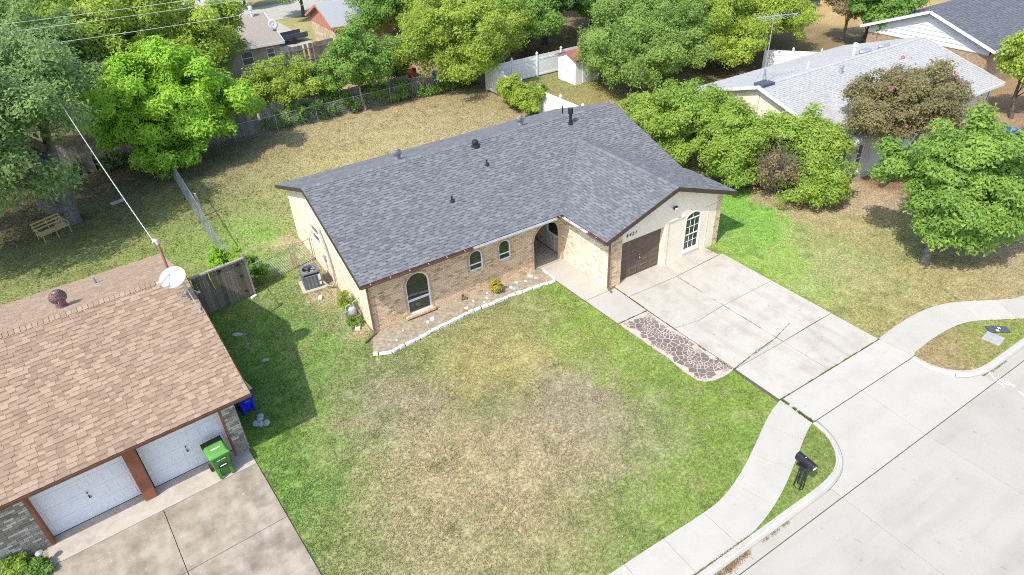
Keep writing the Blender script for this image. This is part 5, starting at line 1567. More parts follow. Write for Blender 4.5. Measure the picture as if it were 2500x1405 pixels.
for k, (za, lb) in enumerate(((9.2, 'pale overhead power line, highest of three crossing the rear gardens'), (8.95, 'pale overhead power line, middle of three crossing the rear gardens'), (8.3, 'pale overhead power line, lowest of three crossing the rear gardens'))):
    cable('power_line', lb, (-30, 28 - k * 1.2, za + .6), (24, 19.6 - k * .6, za + 1.6), .9, .014, 'cable_white')
cable('telephone_line', 'dark telephone cable strung low across the rear fence', (-2, 19.0, 6.3), (32, 21.5, 6.2), .5, .016, 'cable_black')
cable('telephone_line', 'thin dark cable strung just below the telephone line', (-2, 18.2, 5.5), (32, 21.0, 5.0), .4, .012, 'cable_black')

# ------------------------------------------------------------------ beside the brick house
ac = thing('air_conditioner', 'gray air conditioner with top fan on a concrete pad beside the brick house', 'air conditioner', (-.92, 4.98, 0), R(-6))
mb = MB(); mb.bx(-.55, .55, -.55, .55, -.05, .08); obj('pad', mb, 'concrete_clean', ac, bevel=.01)
S = .39
mb = MB()
for x, y in ((-1, -1), (1, -1), (1, 1), (-1, 1)):
    mb.bx(x * S - .06 * (x > 0) - .0 * (x < 0), x * S + .06 * (x < 0), y * S - .06 * (y > 0), y * S + .06 * (y < 0), .08, .86)
cab = obj('corner_post', mb, 'ac_gray', ac)
mb = MB(); mb.bx(-S + .03, S - .03, -S + .03, S - .03, .1, .80); obj('coil', mb, 'cable_black', ac)
mb = MB(); mb.bx(-S - .012, -S + .02, -S, S, .08, .86); obj('side_panel', mb, 'ac_gray', ac)
for side_ in range(2):
    for k in range(12):
        z = .14 + k * .055
        mb = MB()
        if side_ == 0: mb.ob((0, -S + .006, z), (X_, Vector((0, .8, .6)), Vector((0, -.6, .8))), (2 * S - .12, .045, .008))
        else: mb.ob((S - .006, 0, z), (Y_, Vector((-.8, 0, .6)), Vector((.6, 0, .8))), (2 * S - .12, .045, .008))
        obj('louver', mb, 'ac_gray', ac)
# top with the round fan opening
mb = MB(); n = 28; V = []
for k in range(n):
    a = 2 * math.pi * k / n; c_, s_ = math.cos(a), math.sin(a); m_ = (S + .02) / max(abs(c_), abs(s_)); m_ = min(m_, (S + .02) * 1.30)
    V += [(m_ * c_, m_ * s_, .86), (m_ * c_ * .97, m_ * s_ * .97, .92), (.31 * c_, .31 * s_, .92), (.30 * c_, .30 * s_, .80)]
F_ = []
for k in range(n):
    for q in range(3): F_.append((4 * k + q, 4 * ((k + 1) % n) + q, 4 * ((k + 1) % n) + q + 1, 4 * k + q + 1))
mb.add(V, F_); tp = obj('top_cover', mb, 'ac_gray', ac)
for k in range(4):
    a = k * math.pi / 2 + .4
    mb = MB(); c_ = Vector((math.cos(a), math.sin(a), 0)); s_ = Vector((-math.sin(a), math.cos(a), 0))
    mb.add([c_ * .05 + s_ * -.03 + Z_ * .82, c_ * .05 + s_ * .03 + Z_ * .84, c_ * .28 + s_ * .12 + Z_ * .86, c_ * .28 + s_ * -.07 + Z_ * .81], [(0, 1, 2, 3)]); b_ = obj('fan_blade', mb, 'steel', tp); b_.modifiers.new('t', 'SOLIDIFY').thickness = .006
mb = MB(); mb.lathe([(.07, .80), (.07, .88), (.02, .89)], n=12)
for a in (0.2, 1.25, 2.3):
    mb.beam((math.cos(a) * .3, math.sin(a) * .3, .905), (-math.cos(a) * .3, -math.sin(a) * .3, .905), .012, .012)
obj('fan_guard', mb, 'black_metal', tp)
mb = MB(); mb.bx(S - .13, S - .02, -S - .012, -S + .0, .45, .75); mb.bx(S - .12, S - .03, -S - .013, -S, .22, .36); obj('rating_label', mb, 'vinyl_white', ac)
mb = MB(); mb.tube([(-.52, 4.55, .30), (-.42, 4.32, .18), (-.25, 4.15, .15), (-.11, 4.12, .35), (-.09, 4.15, .9), (-.09, 4.4, 1.7), (-.09, 4.75, 2.25), (-.09, 5.0, 2.5), (-.06, 5.05, 2.62), (.0, 5.05, 2.65)], .04, 8)
o = obj('refrigerant_line', mb, 'box_gray', None, smooth=True); tag(o, 'gray insulated pipe rising from the air conditioner up the brick wall', 'pipe')
mb = MB(); mb.bx(-.1, -.02, 5.12, 5.28, .9, 1.2); mb.tube([(-.06, 5.2, .9), (-.06, 5.2, .5), (-.3, 5.1, .35)], .018, 6); o = obj('disconnect_box', mb, 'galv'); tag(o, 'small gray electrical box on the wall above the air conditioner', 'electrical box')
gm = thing('gas_meter', 'gray gas meter with pipework at the front corner of the brick house', 'gas meter', (-.55, 1.25, 0))
mb = MB(); mb.tube([(-.1, 0, 0), (-.1, 0, .85), (-.05, -.02, .93), (.08, -.03, .93), (.12, -.05, .85)], .03, 8); obj('riser', mb, 'meter_gray', gm)
mb = MB(); mb.lathe([(.02, .42), (.15, .46), (.17, .58), (.17, .74), (.13, .82), (.02, .84)], (.12, -.12, 0), 12); mb.v = [(v[0], -.12 + (v[1] + .12) * .8, v[2]) for v in mb.v]; obj('meter_body', mb, 'meter_gray', gm, smooth=True)
mb = MB(); mb.tube([(.2, -.1, .85), (.22, -.05, 1.0), (.5, .0, 1.05), (.56, .0, 1.05)], .02, 8); obj('outlet_pipe', mb, 'meter_gray', gm)
mb = MB(); mb.lathe([(.07, .5), (.07, .62)], (-.17, 0, 0), 10); obj('regulator', mb, 'galv', gm)
spig = thing('hose_tap', 'dark garden tap standing by the brick front', 'tap', (4.05, -.18, 0))
mb = MB(); mb.tube([(0, .05, 0), (0, .05, .32), (0, -.06, .36), (0, -.12, .28)], .022, 8); obj('pipe', mb, 'black_metal', spig)
mb = MB(); mb.lathe([(.05, .36), (.05, .39)], (0, 0, 0), 8); mb.beam((-.12, .02, .14), (.12, -.02, .2), .03, .03); obj('handle', mb, 'terracotta', spig)

# ------------------------------------------------------------------ street side
mail = thing('mailbox', 'black metal mailbox on a four legged wrought stand in the kerb strip', 'mailbox', (7.53, -14.70, 0), R(-4))
mb = MB(); n = 12; prof = [(-.115, 0), (.115, 0), (.115, .12)] + [(.115 * math.cos(math.pi * k / n), .12 + .115 * math.sin(math.pi * k / n)) for k in range(1, n)] + [(-.115, .12)]
V = [(x, -.30, 1.03 + z) for x, z in prof] + [(x, .30, 1.03 + z) for x, z in prof]; m_ = len(prof)
mb.add(V, [tuple(range(m_)), tuple(range(2 * m_ - 1, m_ - 1, -1))] + [(k, m_ + k, m_ + (k + 1) % m_, (k + 1) % m_) for k in range(m_)]); bxm = obj('box', mb, 'black_metal', mail, bevel=.006)
mb = MB(); V = [(x * 1.04, -.318, 1.026 + z * 1.03) for x, z in prof] + [(x * 1.04, -.302, 1.026 + z * 1.03) for x, z in prof]; mb.add(V, [tuple(range(m_)), tuple(range(2 * m_ - 1, m_ - 1, -1))] + [(k, m_ + k, m_ + (k + 1) % m_, (k + 1) % m_) for k in range(m_)]); dr_ = obj('door', mb, 'black_metal', bxm)
mb = MB(); mb.bx(-.07, .07, -.322, -.318, 1.07, 1.15); obj('number_plate', mb, 'vinyl_white', dr_)
mb = MB(); mb.bx(-.02, .02, .02, .04, 1.262, 1.275); obj('flag_stub', mb, 'vinyl_white', bxm)
for x, y in ((-1, -1), (1, -1), (1, 1), (-1, 1)):
    mb = MB(); mb.tube([(x * .085, y * .11, 0), (x * .065, y * .09, .5), (x * .05, y * .075, 1.02)], .021, 6); obj('leg', mb, 'black_metal', mail)
mb = MB()
for x in (-1, 1): mb.tube([(x * .085, -.11, .03), (x * .10, 0, .01), (x * .085, .11, .03)], .013, 6)
mb.tube([(-.085, -.11, .03), (0, -.15, .02), (.085, -.11, .03)], .013, 6); obj('foot_hoop', mb, 'black_metal', mail)
for z in (.3, .5, .7):
    mb = MB(); pts = [(.055 * math.cos(a), .075 * math.sin(a), z + .05 * math.sin(3 * a)) for a in np.linspace(0, 2 * math.pi, 17)]; mb.tube(pts, .008, 5); obj('scroll', mb, 'black_metal', mail)
mb = MB(); mb.bx(-.2, .2, -.14, .14, .99, 1.03); obj('shelf', mb, 'black_metal', mail)
# painted kerb number and survey marks
kn = link('kerb_number', None); kn.location = (16.42, -14.86, 0); tag(kn, 'white painted house number plate on the kerb return beside the drive', 'sign')
me = text_mesh('6421', .17, .002); me.materials.append(MATS['paint_white'])
ang = math.atan2(-15.0 + 14.45, 17.0 - 16.2)
o = link('numerals', me, kn); o.location = (0, 0, .02); o.rotation_euler = (R(50), 0, ang)
mb = MB(); mb.bx(-.25, .25, -.09, .09, -.008, -.003); o = obj('black_panel', mb, 'street_concrete', kn); o.location = (0.0, 0, .018); o.rotation_euler = (R(50), 0, ang)
def stroke(name, label, pts, w, z, cat='road marking', closed=False):
    mb = MB()
    for a_, b_ in zip(pts, pts[1:]): mb.beam((a_[0], a_[1], 0), (b_[0], b_[1], 0), w, .004)
    o = obj(name, mb, 'paint_white'); o.location = (0, 0, z); return tag(o, label, cat)
zs_ = ZS + .006
stroke('survey_mark', 'white sprayed line running from the kerb across the gutter joint', [(17.47, -15.28), (17.30, -15.50), (17.22, -15.66), (17.16, -15.86), (17.08, -15.98)], .036, zs_)
me = text_mesh('LOC', .2, .002); me.materials.append(MATS['paint_white'])
lo_ = link('street_lettering', me); lo_.location = (17.40, -15.98, zs_); lo_.rotation_euler = (0, 0, R(-78)); tag(lo_, 'white sprayed letters on the street beside the joint', 'road marking')
stroke('survey_mark', 'short white dash sprayed past the letters on the street', [(17.28, -16.35), (17.16, -16.8)], .036, zs_)
stroke('survey_mark', 'white tick sprayed at the head of the letters', [(17.62, -15.52), (17.40, -15.62), (17.34, -15.75)], .036, zs_)
mbx = MB(); mbx.ob((0, 0, 0), (X_, Y_, Z_), (.78, .36, .05)); o = obj('utility_cover', mbx, 'box_slate', None, bevel=.01); o.location = (20.05, -14.24, .045); o.rotation_euler = (0, 0, R(-38)); tag(o, 'dark slate utility meter lid set in the kerb strip grass', 'utility lid')
mb = MB(); mb.bx(-.12, -.02, -.16, -.06, .025, .032); mb.bx(.0, .1, -.02, .10, .025, .032); obj('reader', mb, 'vinyl_white', o); mb = MB(); mb.bx(-.04, .05, -.07, .02, .025, .031); obj('keyhole', mb, 'black_metal', o)
mbx = MB(); mbx.ob((0, 0, 0), (X_, Y_, Z_), (.62, .62, .06)); o = obj('utility_cover', mbx, 'box_gray', None, bevel=.01); o.location = (19.35, -14.42, .03); o.rotation_euler = (0, 0, R(8)); tag(o, 'square gray concrete utility lid set in the kerb strip grass', 'utility lid')

# ------------------------------------------------------------------ wheeled carts
def cart(label, loc, rz, body, lid, dark, s=1.0, marks=True):
    t = thing('trash_cart', label, 'trash cart', loc, rz)
    mb = MB()
    w0, d0, w1, d1, h = .23, .25, .29, .34, .95
    V = [(-w0, -d0, .05), (w0, -d0, .05), (w0, d0, .05), (-w0, d0, .05), (-w1, -d1, h), (w1, -d1, h), (w1, d1, h), (-w1, d1, h)]
    mb.add(V, BOXF); obj('body', mb, body, t, bevel=.035)
    mb = MB(); mb.bx(-.325, .325, -.375, .36, .93, .99); obj('rim', mb, body, t, bevel=.012)
    mb = MB()
    V = [(-.32, -.38, .99), (.32, -.38, .99), (.32, .22, .99), (-.32, .22, .99), (-.24, -.28, 1.07), (.24, -.28, 1.07), (.27, .20, 1.10), (-.27, .20, 1.10)]
    mb.add(V, BOXF); ld = obj('lid', mb, lid, t, bevel=.02)
    mb = MB(); mb.bx(-.32, .32, .225, .42, .97, 1.09); mb.bx(-.28, .28, .42, .46, 1.0, 1.04); obj('handle', mb, dark, t, bevel=.01)
    for sg in (-1, 1):
        mb = MB(); mb.tube([(sg * .27, .27, .13), (sg * .33, .27, .13)], .13, 14); obj('wheel', mb, 'dark_rubber', t)
    mb = MB()
    for sg in (-1, 1): mb.ob((sg * .185, -.30, .24), (X_, Vector((0, .993, -.12)), Vector((0, .12, .993))), (.09, .06, .40))
    obj('front_foot', mb, body, t, bevel=.012)
    mb = MB(); mb.bx(-.13, .13, -.345, -.30, .46, .60); obj('recess', mb, dark, t)
    mb = MB(); mb.bx(-.10, .10, -.365, -.345, .55, .575); obj('lift_bar', mb, 'vinyl_white' if marks else 'steel', t)
    if marks:
        mb = MB(); mb.bx(-.15, .15, -.09, -.04, 1.083, 1.089); obj('lid_marking', mb, 'vinyl_white', ld)
        mb = MB(); mb.bx(-.14, -.02, -.352, -.345, .80, .83); mb.bx(.0, .14, -.352, -.345, .80, .83); obj('marking', mb, 'vinyl_white', t)
    return t
cart('green wheeled trash cart standing in front of the white garage door', nw(-.98, -.42, ZT), RL + R(3), 'cart_green', 'cart_lid', 'cart_dark')
cart('blue wheeled recycling cart with yellow lid behind the brick corner', nw(.58, 2.0, 0), RL + R(8), 'cart_blue', 'cart_yellow', 'cart_blue', marks=False)
rubb = thing('rubble_bag', 'gray torn sack and rubble heap at the foot of the gray brick corner', 'rubble', nw(.62, 1.05, 0))
for k in range(5):
    bm = bmesh.new(); bmesh.ops.create_icosphere(bm, subdivisions=2, radius=1)
    for v_ in bm.verts: v_.co = Vector((v_.co.x * .12, v_.co.y * .15, max(v_.co.z, -.1) * .08)) * (1 + random.uniform(-.25, .25))
    me = bpy.data.meshes.new('lump'); bm.to_mesh(me); bm.free(); me.materials.append(MATS['meter_gray']); o = link('lump', me, rubb); o.location = (random.uniform(-.15, .35), random.uniform(-.4, .3), .03)

# ------------------------------------------------------------------ under the oak
bench = thing('garden_bench', 'yellow slatted metal garden bench beside the oak trunk', 'bench', (-10.55, 17.75, 0), R(26))
for k in range(5):
    mb = MB(); mb.bx(-.75, .75, -.28 + k * .12, -.21 + k * .12, .42, .45); obj('seat_slat', mb, 'bench_yellow', bench)
for k in range(3):
    mb = MB(); mb.bx(-.75, .75, .33 + k * .05, .36 + k * .05, .58 + k * .16, .65 + k * .16); obj('back_slat', mb, 'bench_yellow', bench)
for x in (-.68, 0, .68):
    mb = MB(); mb.tube([(x, -.3, 0), (x, -.27, .42), (x, .3, .42), (x, .36, .6), (x, .46, .98)], .02, 6); mb.tube([(x, .3, .42), (x, .42, 0)], .02, 6); obj('leg_frame', mb, 'bench_yellow', bench)
for x in (-.72, .72):
    mb = MB(); mb.tube([(x, -.27, .42), (x, -.27, .66), (x, .40, .68)], .02, 6); obj('armrest', mb, 'bench_yellow', bench)
mb = MB(); mb.bx(-.35, .35, -.2, .2, 0, .04); o = obj('stepping_stone', mb, 'concrete_clean'); o.location = (-7.3, 20.2, .02); o.rotation_euler = (0, 0, .3); tag(o, 'pale flat slab lying on the shaded ground by the oak', 'slab')
# behind the dry yard
mb = MB(); mb.bx(-.7, .7, -.45, .45, 0, .75); o = obj('timber_box', mb, 'trim_rust', None, bevel=.02); o.location = (16.4, 31.2, 0); tag(o, 'brown timber storage box behind the wire fence', 'box')
mb = MB(); mb.lathe([(.26, 0), (.30, .75), (.31, .85), (.28, .86)], n=14); o = obj('water_barrel', mb, 'pool_blue'); o.location = (17.7, 28.3, 0); tag(o, 'blue barrel behind the wire fence under the yellow tree', 'barrel')
# junk by the far yard
for k, (x, y, s, mt, lb) in enumerate(((64.5, 24, (1.2, .8, 2.2), 'siding_white', 'white cabinet standing in the bare far yard'), (66, 23, (.2, 1.6, 2.4), 'stone_buff', 'tan sheet leaning in the bare far yard'), (62.5, 26, (2.4, .9, .8), 'box_slate', 'dark pile of boards in the bare far yard'))):
    mb = MB(); mb.bx(-s[0] / 2, s[0] / 2, -s[1] / 2, s[1] / 2, 0, s[2]); mb.bx(-s[0] / 2 - .1, s[0] / 2 + .1, -s[1] / 2 - .1, s[1] / 2 + .1, s[2], s[2] + .08)
    o = obj('yard_junk', mb, mt); o.location = (x, y, 0); o.rotation_euler = (0, 0, .5 * k); tag(o, lb, 'junk')
# car on the far drive
car = thing('parked_car', 'blue car parked beyond the broad green tree', 'car', (38.9, -6.9, 0), R(90))
body = [(-2.2, .35), (2.2, .35), (2.25, .75), (1.3, .92), (.75, 1.35), (-.95, 1.4), (-1.7, .95), (-2.2, .9)]
mb = MB(); V = [(x, -.85, z) for x, z in body] + [(x, .85, z) for x, z in body]; n = len(body)
mb.add(V, [tuple(range(n)), tuple(range(2 * n - 1, n - 1, -1))] + [(k, n + k, n + (k + 1) % n, (k + 1) % n) for k in range(n)]); obj('body', mb, 'car_blue', car, bevel=.06)
mb = MB(); mb.add([(.80, -.7, 1.33), (.80, .7, 1.33), (1.28, .74, .95), (1.28, -.74, .95)], [(0, 1, 2, 3)]); w_ = obj('windscreen', mb, 'glass', car); w_.location = (.03, 0, .03)
mb = MB(); mb.bx(-.9, .7, -.865, -.855, .98, 1.3); obj('side_window', mb, 'glass', car)
mb = MB(); mb.bx(-.9, .7, .855, .865, .98, 1.3); obj('side_window', mb, 'glass', car)
for x in (-1.35, 1.4):
    for y in (-.86, .86):
        mb = MB(); mb.tube([(x, y - .1, .33), (x, y + .1, .33)], .33, 16); wh = obj('wheel', mb, 'dark_rubber', car)
        mb = MB(); mb.tube([(x, y - .11, .33), (x, y + .11, .33)], .19, 12); obj('rim', mb, 'chrome', wh)
mb = MB(); mb.prism([(36.8, -3.6), (41, -3.6), (41, -13.7), (36.8, -13.7)], -.1, .03); struct('side_drive', mb, 'concrete')
# bits by the tan house's bed
lamp = thing('garden_lamp', 'gray solar garden lamp among the plants by the gray brick wall', 'garden lamp', nw(-6.1, -.55, .03))
mb = MB(); mb.lathe([(.03, 0), (.025, .4)], n=8); obj('stake', mb, 'galv', lamp)
mb = MB(); mb.lathe([(.05, .36), (.09, .42), (.10, .48), (.03, .52)], n=12); obj('shade', mb, 'meter_gray', lamp)

# ------------------------------------------------------------------ trees, shrubs
def unit(v):
    return v / np.maximum(np.linalg.norm(v, axis=-1, keepdims=True), 1e-9)
def leaf_cloud(seed, lobes, n, leaf, clump_r, n_clumps, up=.35, hollow=None, spread=.5, aspect=1.7, zmin=None, shell=.62, tone_top=.0):
    """lobes: list of (centre, radii); returns verts, quads, tone"""
    g = np.random.default_rng(seed)
    vol = np.array([r_[0] * r_[1] * r_[2] for c_, r_ in lobes]); vol = vol ** .7; vol /= vol.sum()
    li = g.choice(len(lobes), n_clumps, p=vol)
    C0 = np.array([l[0] for l in lobes], float)[li]; R0 = np.array([l[1] for l in lobes], float)[li]
    d = unit(g.normal(size=(n_clumps, 3)))
    d[:, 2] = np.where(d[:, 2] < -.45, d[:, 2] * .5, d[:, 2])
    rad = shell + (1 - shell) * g.random(n_clumps) ** .6
    rad *= .70 + .46 * g.random(n_clumps)
    cc = C0 + d * R0 * rad[:, None]
    cr = clump_r * (.35 + 1.0 * g.random(n_clumps))
    ct = g.normal(0, .10, n_clumps) + g.normal(0, .10, len(lobes))[li]
    k = g.choice(n_clumps, n, p=cr ** 2 / (cr ** 2).sum())
    e = unit(g.normal(size=(n, 3)) + d[k] * .55 + np.array([0, 0, up]))
    rr = cr[k] * (.35 + .75 * g.random(n) ** .6)
    p = cc[k] + e * rr[:, None] * np.array([1.1, 1.1, .85])
    dk = d[k]; sp = unit(dk * np.array([1, 1, .6]) + g.normal(size=(n_clumps, 3))[k] * .5)
    p = p + sp * (clump_r * g.uniform(-.35, 1.1, n))[:, None]
    p[:, 2] -= .12 * clump_r * g.random(n)
    keep = np.ones(n, bool)
    if hollow:
        for hc, hr_ in hollow:
            keep &= np.linalg.norm(p - np.array(hc), axis=1) > hr_ * (.8 + .4 * g.random(n))
    if zmin is not None: keep &= p[:, 2] > zmin
    p = p[keep]; e = e[keep]; k = k[keep]; n = len(p)
    nrm = unit(e * .7 + d[k] * .4 + g.normal(size=(n, 3)) * spread * .8 + np.array([-.25, -.1, .55]))
    t = unit(np.cross(nrm, g.normal(size=(n, 3)))); b = np.cross(nrm, t)
    s = leaf * (.55 + .8 * g.random(n))[:, None]
    tip = t * s * aspect * .5; wid = b * s * .5
    bend = nrm * s * .18
    V = np.stack([p + wid - tip, p + tip - bend, p - wid - tip], 1).reshape(-1, 3)
    F = np.arange(3 * n).reshape(-1, 3)
    tone = np.clip(.58 + ct[k] + g.normal(0, .27, n) + tone_top * e[:, 2], 0, 1)
    return V, F, tone, cc
def limbs(mb, base, top, r0, cc, n, seed, sub=.55, split=.35):
    """trunk with limbs reaching some of the leaf clumps"""
    g = random.Random(seed)
    base = Vector(base); top = Vector(top)
    mid = base.lerp(top, .5) + Vector((g.uniform(-.12, .12), g.uniform(-.12, .12), 0)) * (top - base).length * .3
    mb.tube([base - Z_ * .1, base + Z_ * .12, base.lerp(mid, .5), mid, top], [r0 * 1.5, r0 * 1.15, r0, r0 * .85, r0 * .6], 10)
    L = (top - base).length
    idx = list(range(len(cc))); g.shuffle(idx)
    for i_ in idx[:n]:
        q = Vector(cc[i_])
        s = base.lerp(top, g.uniform(split, 1.0))
        m = s.lerp(q, .5) + Vector((g.uniform(-.2, .2), g.uniform(-.2, .2), .15)) * (q - s).length * .4
        r1 = r0 * g.uniform(.22, .42)
        mb.tube([s, m, q], [r1, r1 * .6, r1 * .15], 6)
def tree(name, label, base, lobes, n, leaf, lmat, clump_r, n_clumps, trunk_r, top, bmat='bark', n_limbs=10, cat='tree', seed=1, group=None, extra=None, **kw):
    bx_, by_ = base
    t = thing(name, label, cat, (bx_, by_, 0), group=group)
    lob = [((c_[0] - bx_, c_[1] - by_, c_[2]), r_) for c_, r_ in lobes]
    gs_ = random.Random(seed * 7 + 1); sub_ = []
    for c_, r_ in lob:
        if min(r_) > .9:
            for _k in range(5):
                a_ = gs_.uniform(0, 6.28); zz = gs_.uniform(-.35, .95); hh_ = math.sqrt(1 - zz * zz); f_ = gs_.uniform(.28, .46); o_ = gs_.uniform(.78, 1.0)
                sub_.append(((c_[0] + r_[0] * o_ * hh_ * math.cos(a_), c_[1] + r_[1] * o_ * hh_ * math.sin(a_), c_[2] + r_[2] * o_ * zz), (r_[0] * f_, r_[1] * f_, r_[2] * f_)))
    lob = [(c_, (r_[0] * .9, r_[1] * .9, r_[2] * .9) if min(r_) > .9 else r_) for c_, r_ in lob] + sub_
    if kw.get('hollow'): kw['hollow'] = [((c_[0] - bx_, c_[1] - by_, c_[2]), r_) for c_, r_ in kw['hollow']]
    V, F, tone, cc = leaf_cloud(seed, lob, int(n * 2.5), leaf * .64, clump_r * .8, int(n_clumps * 1.9), **kw)
    link('crown', mk_big('crown', V, F, lmat, tone=tone), t)
    if trunk_r:
        mb = MB(); tp = Vector((top[0] - bx_, top[1] - by_, top[2]))
        limbs(mb, (0, 0, 0), tp, trunk_r, cc, n_limbs, seed)
        obj('trunk', mb, bmat, t, smooth=True)
    return t

# the oak beside the bench
oak = tree('oak_tree', 'large dark green oak with a thick gray trunk beside the yellow bench', (-9.85, 19.2), [((-10.3, 19.6, 6.9), (3.3, 3.5, 3.1)), ((-8.6, 20.6, 7.6), (1.7, 1.8, 1.6)), ((-14.0, 19.0, 7.0), (4.3, 4.3, 3.4)), ((-11.3, 16.1, 4.1), (2.4, 2.2, 2.1)), ((-10.2, 22.3, 6.6), (2.3, 2.6, 2.4)), ((-14.0, 15.5, 5.0), (3, 3, 2.4)), ((-11.4, 17.2, 6.4), (2.5, 2.5, 2.2))], 36000, .17, 'leaf_oak', 1.0, 170, .55, (-9.3, 19.8, 4.2), 'bark_gray', 16, seed=11)
mb = MB()
mb.tube([(0, 0, .6), (-.45, -.35, 1.15), (-.75, -.6, 1.75)], [.42, .34, .30], 10); mb.tube([(.05, 0, 2.2), (.25, -.25, 2.9)], [.28, .24], 10)
obj('limb_stump', mb, 'bark_gray', oak, smooth=True)
tree('elm_tree', 'vivid bright green bushy tree spilling over the rear wire fence', (-2.3, 23.9), [((-2.9, 23.7, 4.1), (3.8, 3.4, 3.0)), ((-.2, 23.8, 3.2), (2.3, 2.2, 2.2)), ((-4.6, 23.4, 3.3), (2.0, 2.0, 2.2)), ((-3.3, 22.1, 1.7), (1.9, 1.7, 1.6))], 42000, .17, 'leaf_bright', .72, 170, .2, (-2.2, 23.6, 2.6), 'bark', 12, seed=12, spread=.35, aspect=2.2, tone_top=.12)
tree('hackberry_tree', 'tall yellow green tree rising behind the bright green one', (-3.2, 33.0), [((-3.0, 32.6, 5.6), (5.4, 4.4, 3.6)), ((1.2, 33.8, 5.0), (3.8, 3.6, 3.0)), ((-7.5, 33, 5.4), (4, 4, 3.4))], 34000, .21, 'leaf_yellow', 1.0, 120, .3, (-2.8, 32.8, 4.0), 'bark', 12, seed=13)
tree('dark_tree', 'tall dark green tree between the oak and the bright green tree', (-7.0, 29.6), [((-6.6, 29.4, 6.0), (2.8, 2.6, 3.2)), ((-10.2, 30, 6.6), (3.6, 3.2, 3.4))], 24000, .18, 'leaf_oak', .9, 90, .24, (-6.7, 29.5, 4.5), 'bark', 10, seed=14)
tree('rear_tree', 'wide mid green tree half covering the taupe roof', (-1.5, 39.0), [((-.6, 38.0, 4.2), (4.2, 3.2, 3.2)), ((2.2, 38.2, 3.8), (2.3, 2.2, 2.2))], 20000, .2, 'leaf_mid', .9, 80, .25, (-1.0, 38.3, 3.2), 'bark', 8, seed=15)
tree('rear_tree', 'large mid green tree across the back street behind the taupe house', (-2, 56), [((-2, 55, 6), (6, 5, 4)), ((-9, 54, 6), (6, 5, 4.5))], 18000, .28, 'leaf_mid', 1.2, 80, .3, (-2, 55, 4), 'bark', 8, seed=16)
tree('fence_sapling', 'light green airy young tree over the vine covered plank fence', (4.9, 27.4), [((5.2, 27.2, 2.6), (2.3, 1.9, 1.7)), ((3.6, 27.2, 2.3), (1.5, 1.3, 1.4)), ((6.8, 27.0, 2.2), (1.6, 1.3, 1.3))], 8500, .15, 'leaf_yellow', .55, 70, .09, (5.0, 27.3, 1.8), 'bark_pale', 10, seed=17, spread=.7)
tree('fence_sapling', 'slim leafy green tree with a thin bare trunk against the wire fence', (10.3, 25.7), [((10.1, 25.9, 3.7), (2.0, 1.8, 1.5)), ((9.2, 26.0, 2.6), (1.5, 1.4, 1.2)), ((11.5, 26.0, 2.9), (1.3, 1.3, 1.3)), ((10.3, 26.2, 5.2), (.9, .9, 1.0))], 10500, .16, 'leaf_mid', .55, 70, .10, (10.2, 25.9, 2.6), 'bark_pale', 10, seed=18, spread=.6)
tree('fence_sapling', 'thin straggly olive sapling between the slim green tree and the yellow tree', (13.3, 27.8), [((13.3, 27.8, 2.6), (1.8, 1.6, 1.6)), ((14.6, 28.6, 2.0), (1.5, 1.3, 1.3))], 6500, .14, 'leaf_olive', .5, 50, .07, (13.3, 27.8, 1.8), 'bark_pale', 12, seed=19, spread=.8)
tree('fence_sapling', 'short yellow green sapling behind the wire fence between the two taller saplings', (7.7, 27.1), [((7.7, 27.0, 1.9), (1.4, 1.1, 1.3))], 4500, .15, 'leaf_mid', .5, 40, .06, (7.7, 27, 1.4), 'bark_pale', 8, seed=64, spread=.7)
tree('pecan_tree', 'broad yellow green tree in the rear corner of the dry yard', (18.6, 26.2), [((19.2, 26.0, 4.0), (4.6, 4.2, 3.2)), ((16.6, 26.6, 3.9), (2.8, 2.8, 2.4)), ((22.0, 26.0, 3.5), (2.7, 2.7, 2.3)), ((19.0, 24.6, 2.2), (2.6, 1.8, 1.5))], 34000, .16, 'leaf_yellow', .75, 160, .28, (18.9, 26.0, 2.8), 'bark', 16, seed=20, spread=.6)
tree('rear_tree', 'rounded green tree hanging over the blue gray roof', (20.6, 41.2), [((20.2, 40.8, 3.6), (3.6, 3.0, 2.8)), ((24.5, 40.5, 3.6), (3.4, 3.0, 2.8))], 20000, .2, 'leaf_mid', .9, 80, .22, (20.4, 41, 2.6), 'bark', 8, seed=21)
tree('shade_tree', 'dense dark green tree with bare ground under it beyond the vinyl fence', (31.4, 32.3), [((31.3, 32.0, 4.4), (3.6, 3.4, 2.6)), ((28.4, 34.0, 4.4), (3.2, 3.2, 2.6))], 24000, .19, 'leaf_dark', .85, 90, .28, (31.3, 32.1, 3.0), 'bark', 10, seed=22, zmin=1.9)
tree('willow_oak', 'olive green spreading tree hanging over the white shed', (28.6, 17.2), [((28.2, 16.6, 3.2), (3.0, 2.8, 2.6)), ((30.6, 18.4, 4.3), (3.1, 2.9, 2.6)), ((27.3, 14.4, 2.4), (2.3, 2.2, 2.0)), ((27.7, 18.7, 2.9), (1.7, 1.5, 1.4)), ((26.7, 18.5, 2.3), (1.3, 1.2, 1.2))], 36000, .15, 'leaf_olive', .75, 140, .24, (28.2, 17, 2.6), 'bark', 12, seed=23, up=.0, spread=.6)
tree('willow_oak', 'olive green spreading tree, tallest over the rear of the vinyl fenced yard', (33.0, 19.6), [((33.0, 18.8, 4.2), (3.9, 3.4, 3.0)), ((35.6, 21.5, 4.6), (3.2, 3.2, 2.6)), ((32.0, 15.6, 2.8), (2.6, 2.4, 2.2))], 36000, .15, 'leaf_olive', .75, 140, .24, (33, 19, 2.8), 'bark', 12, seed=24, up=.0, spread=.6)
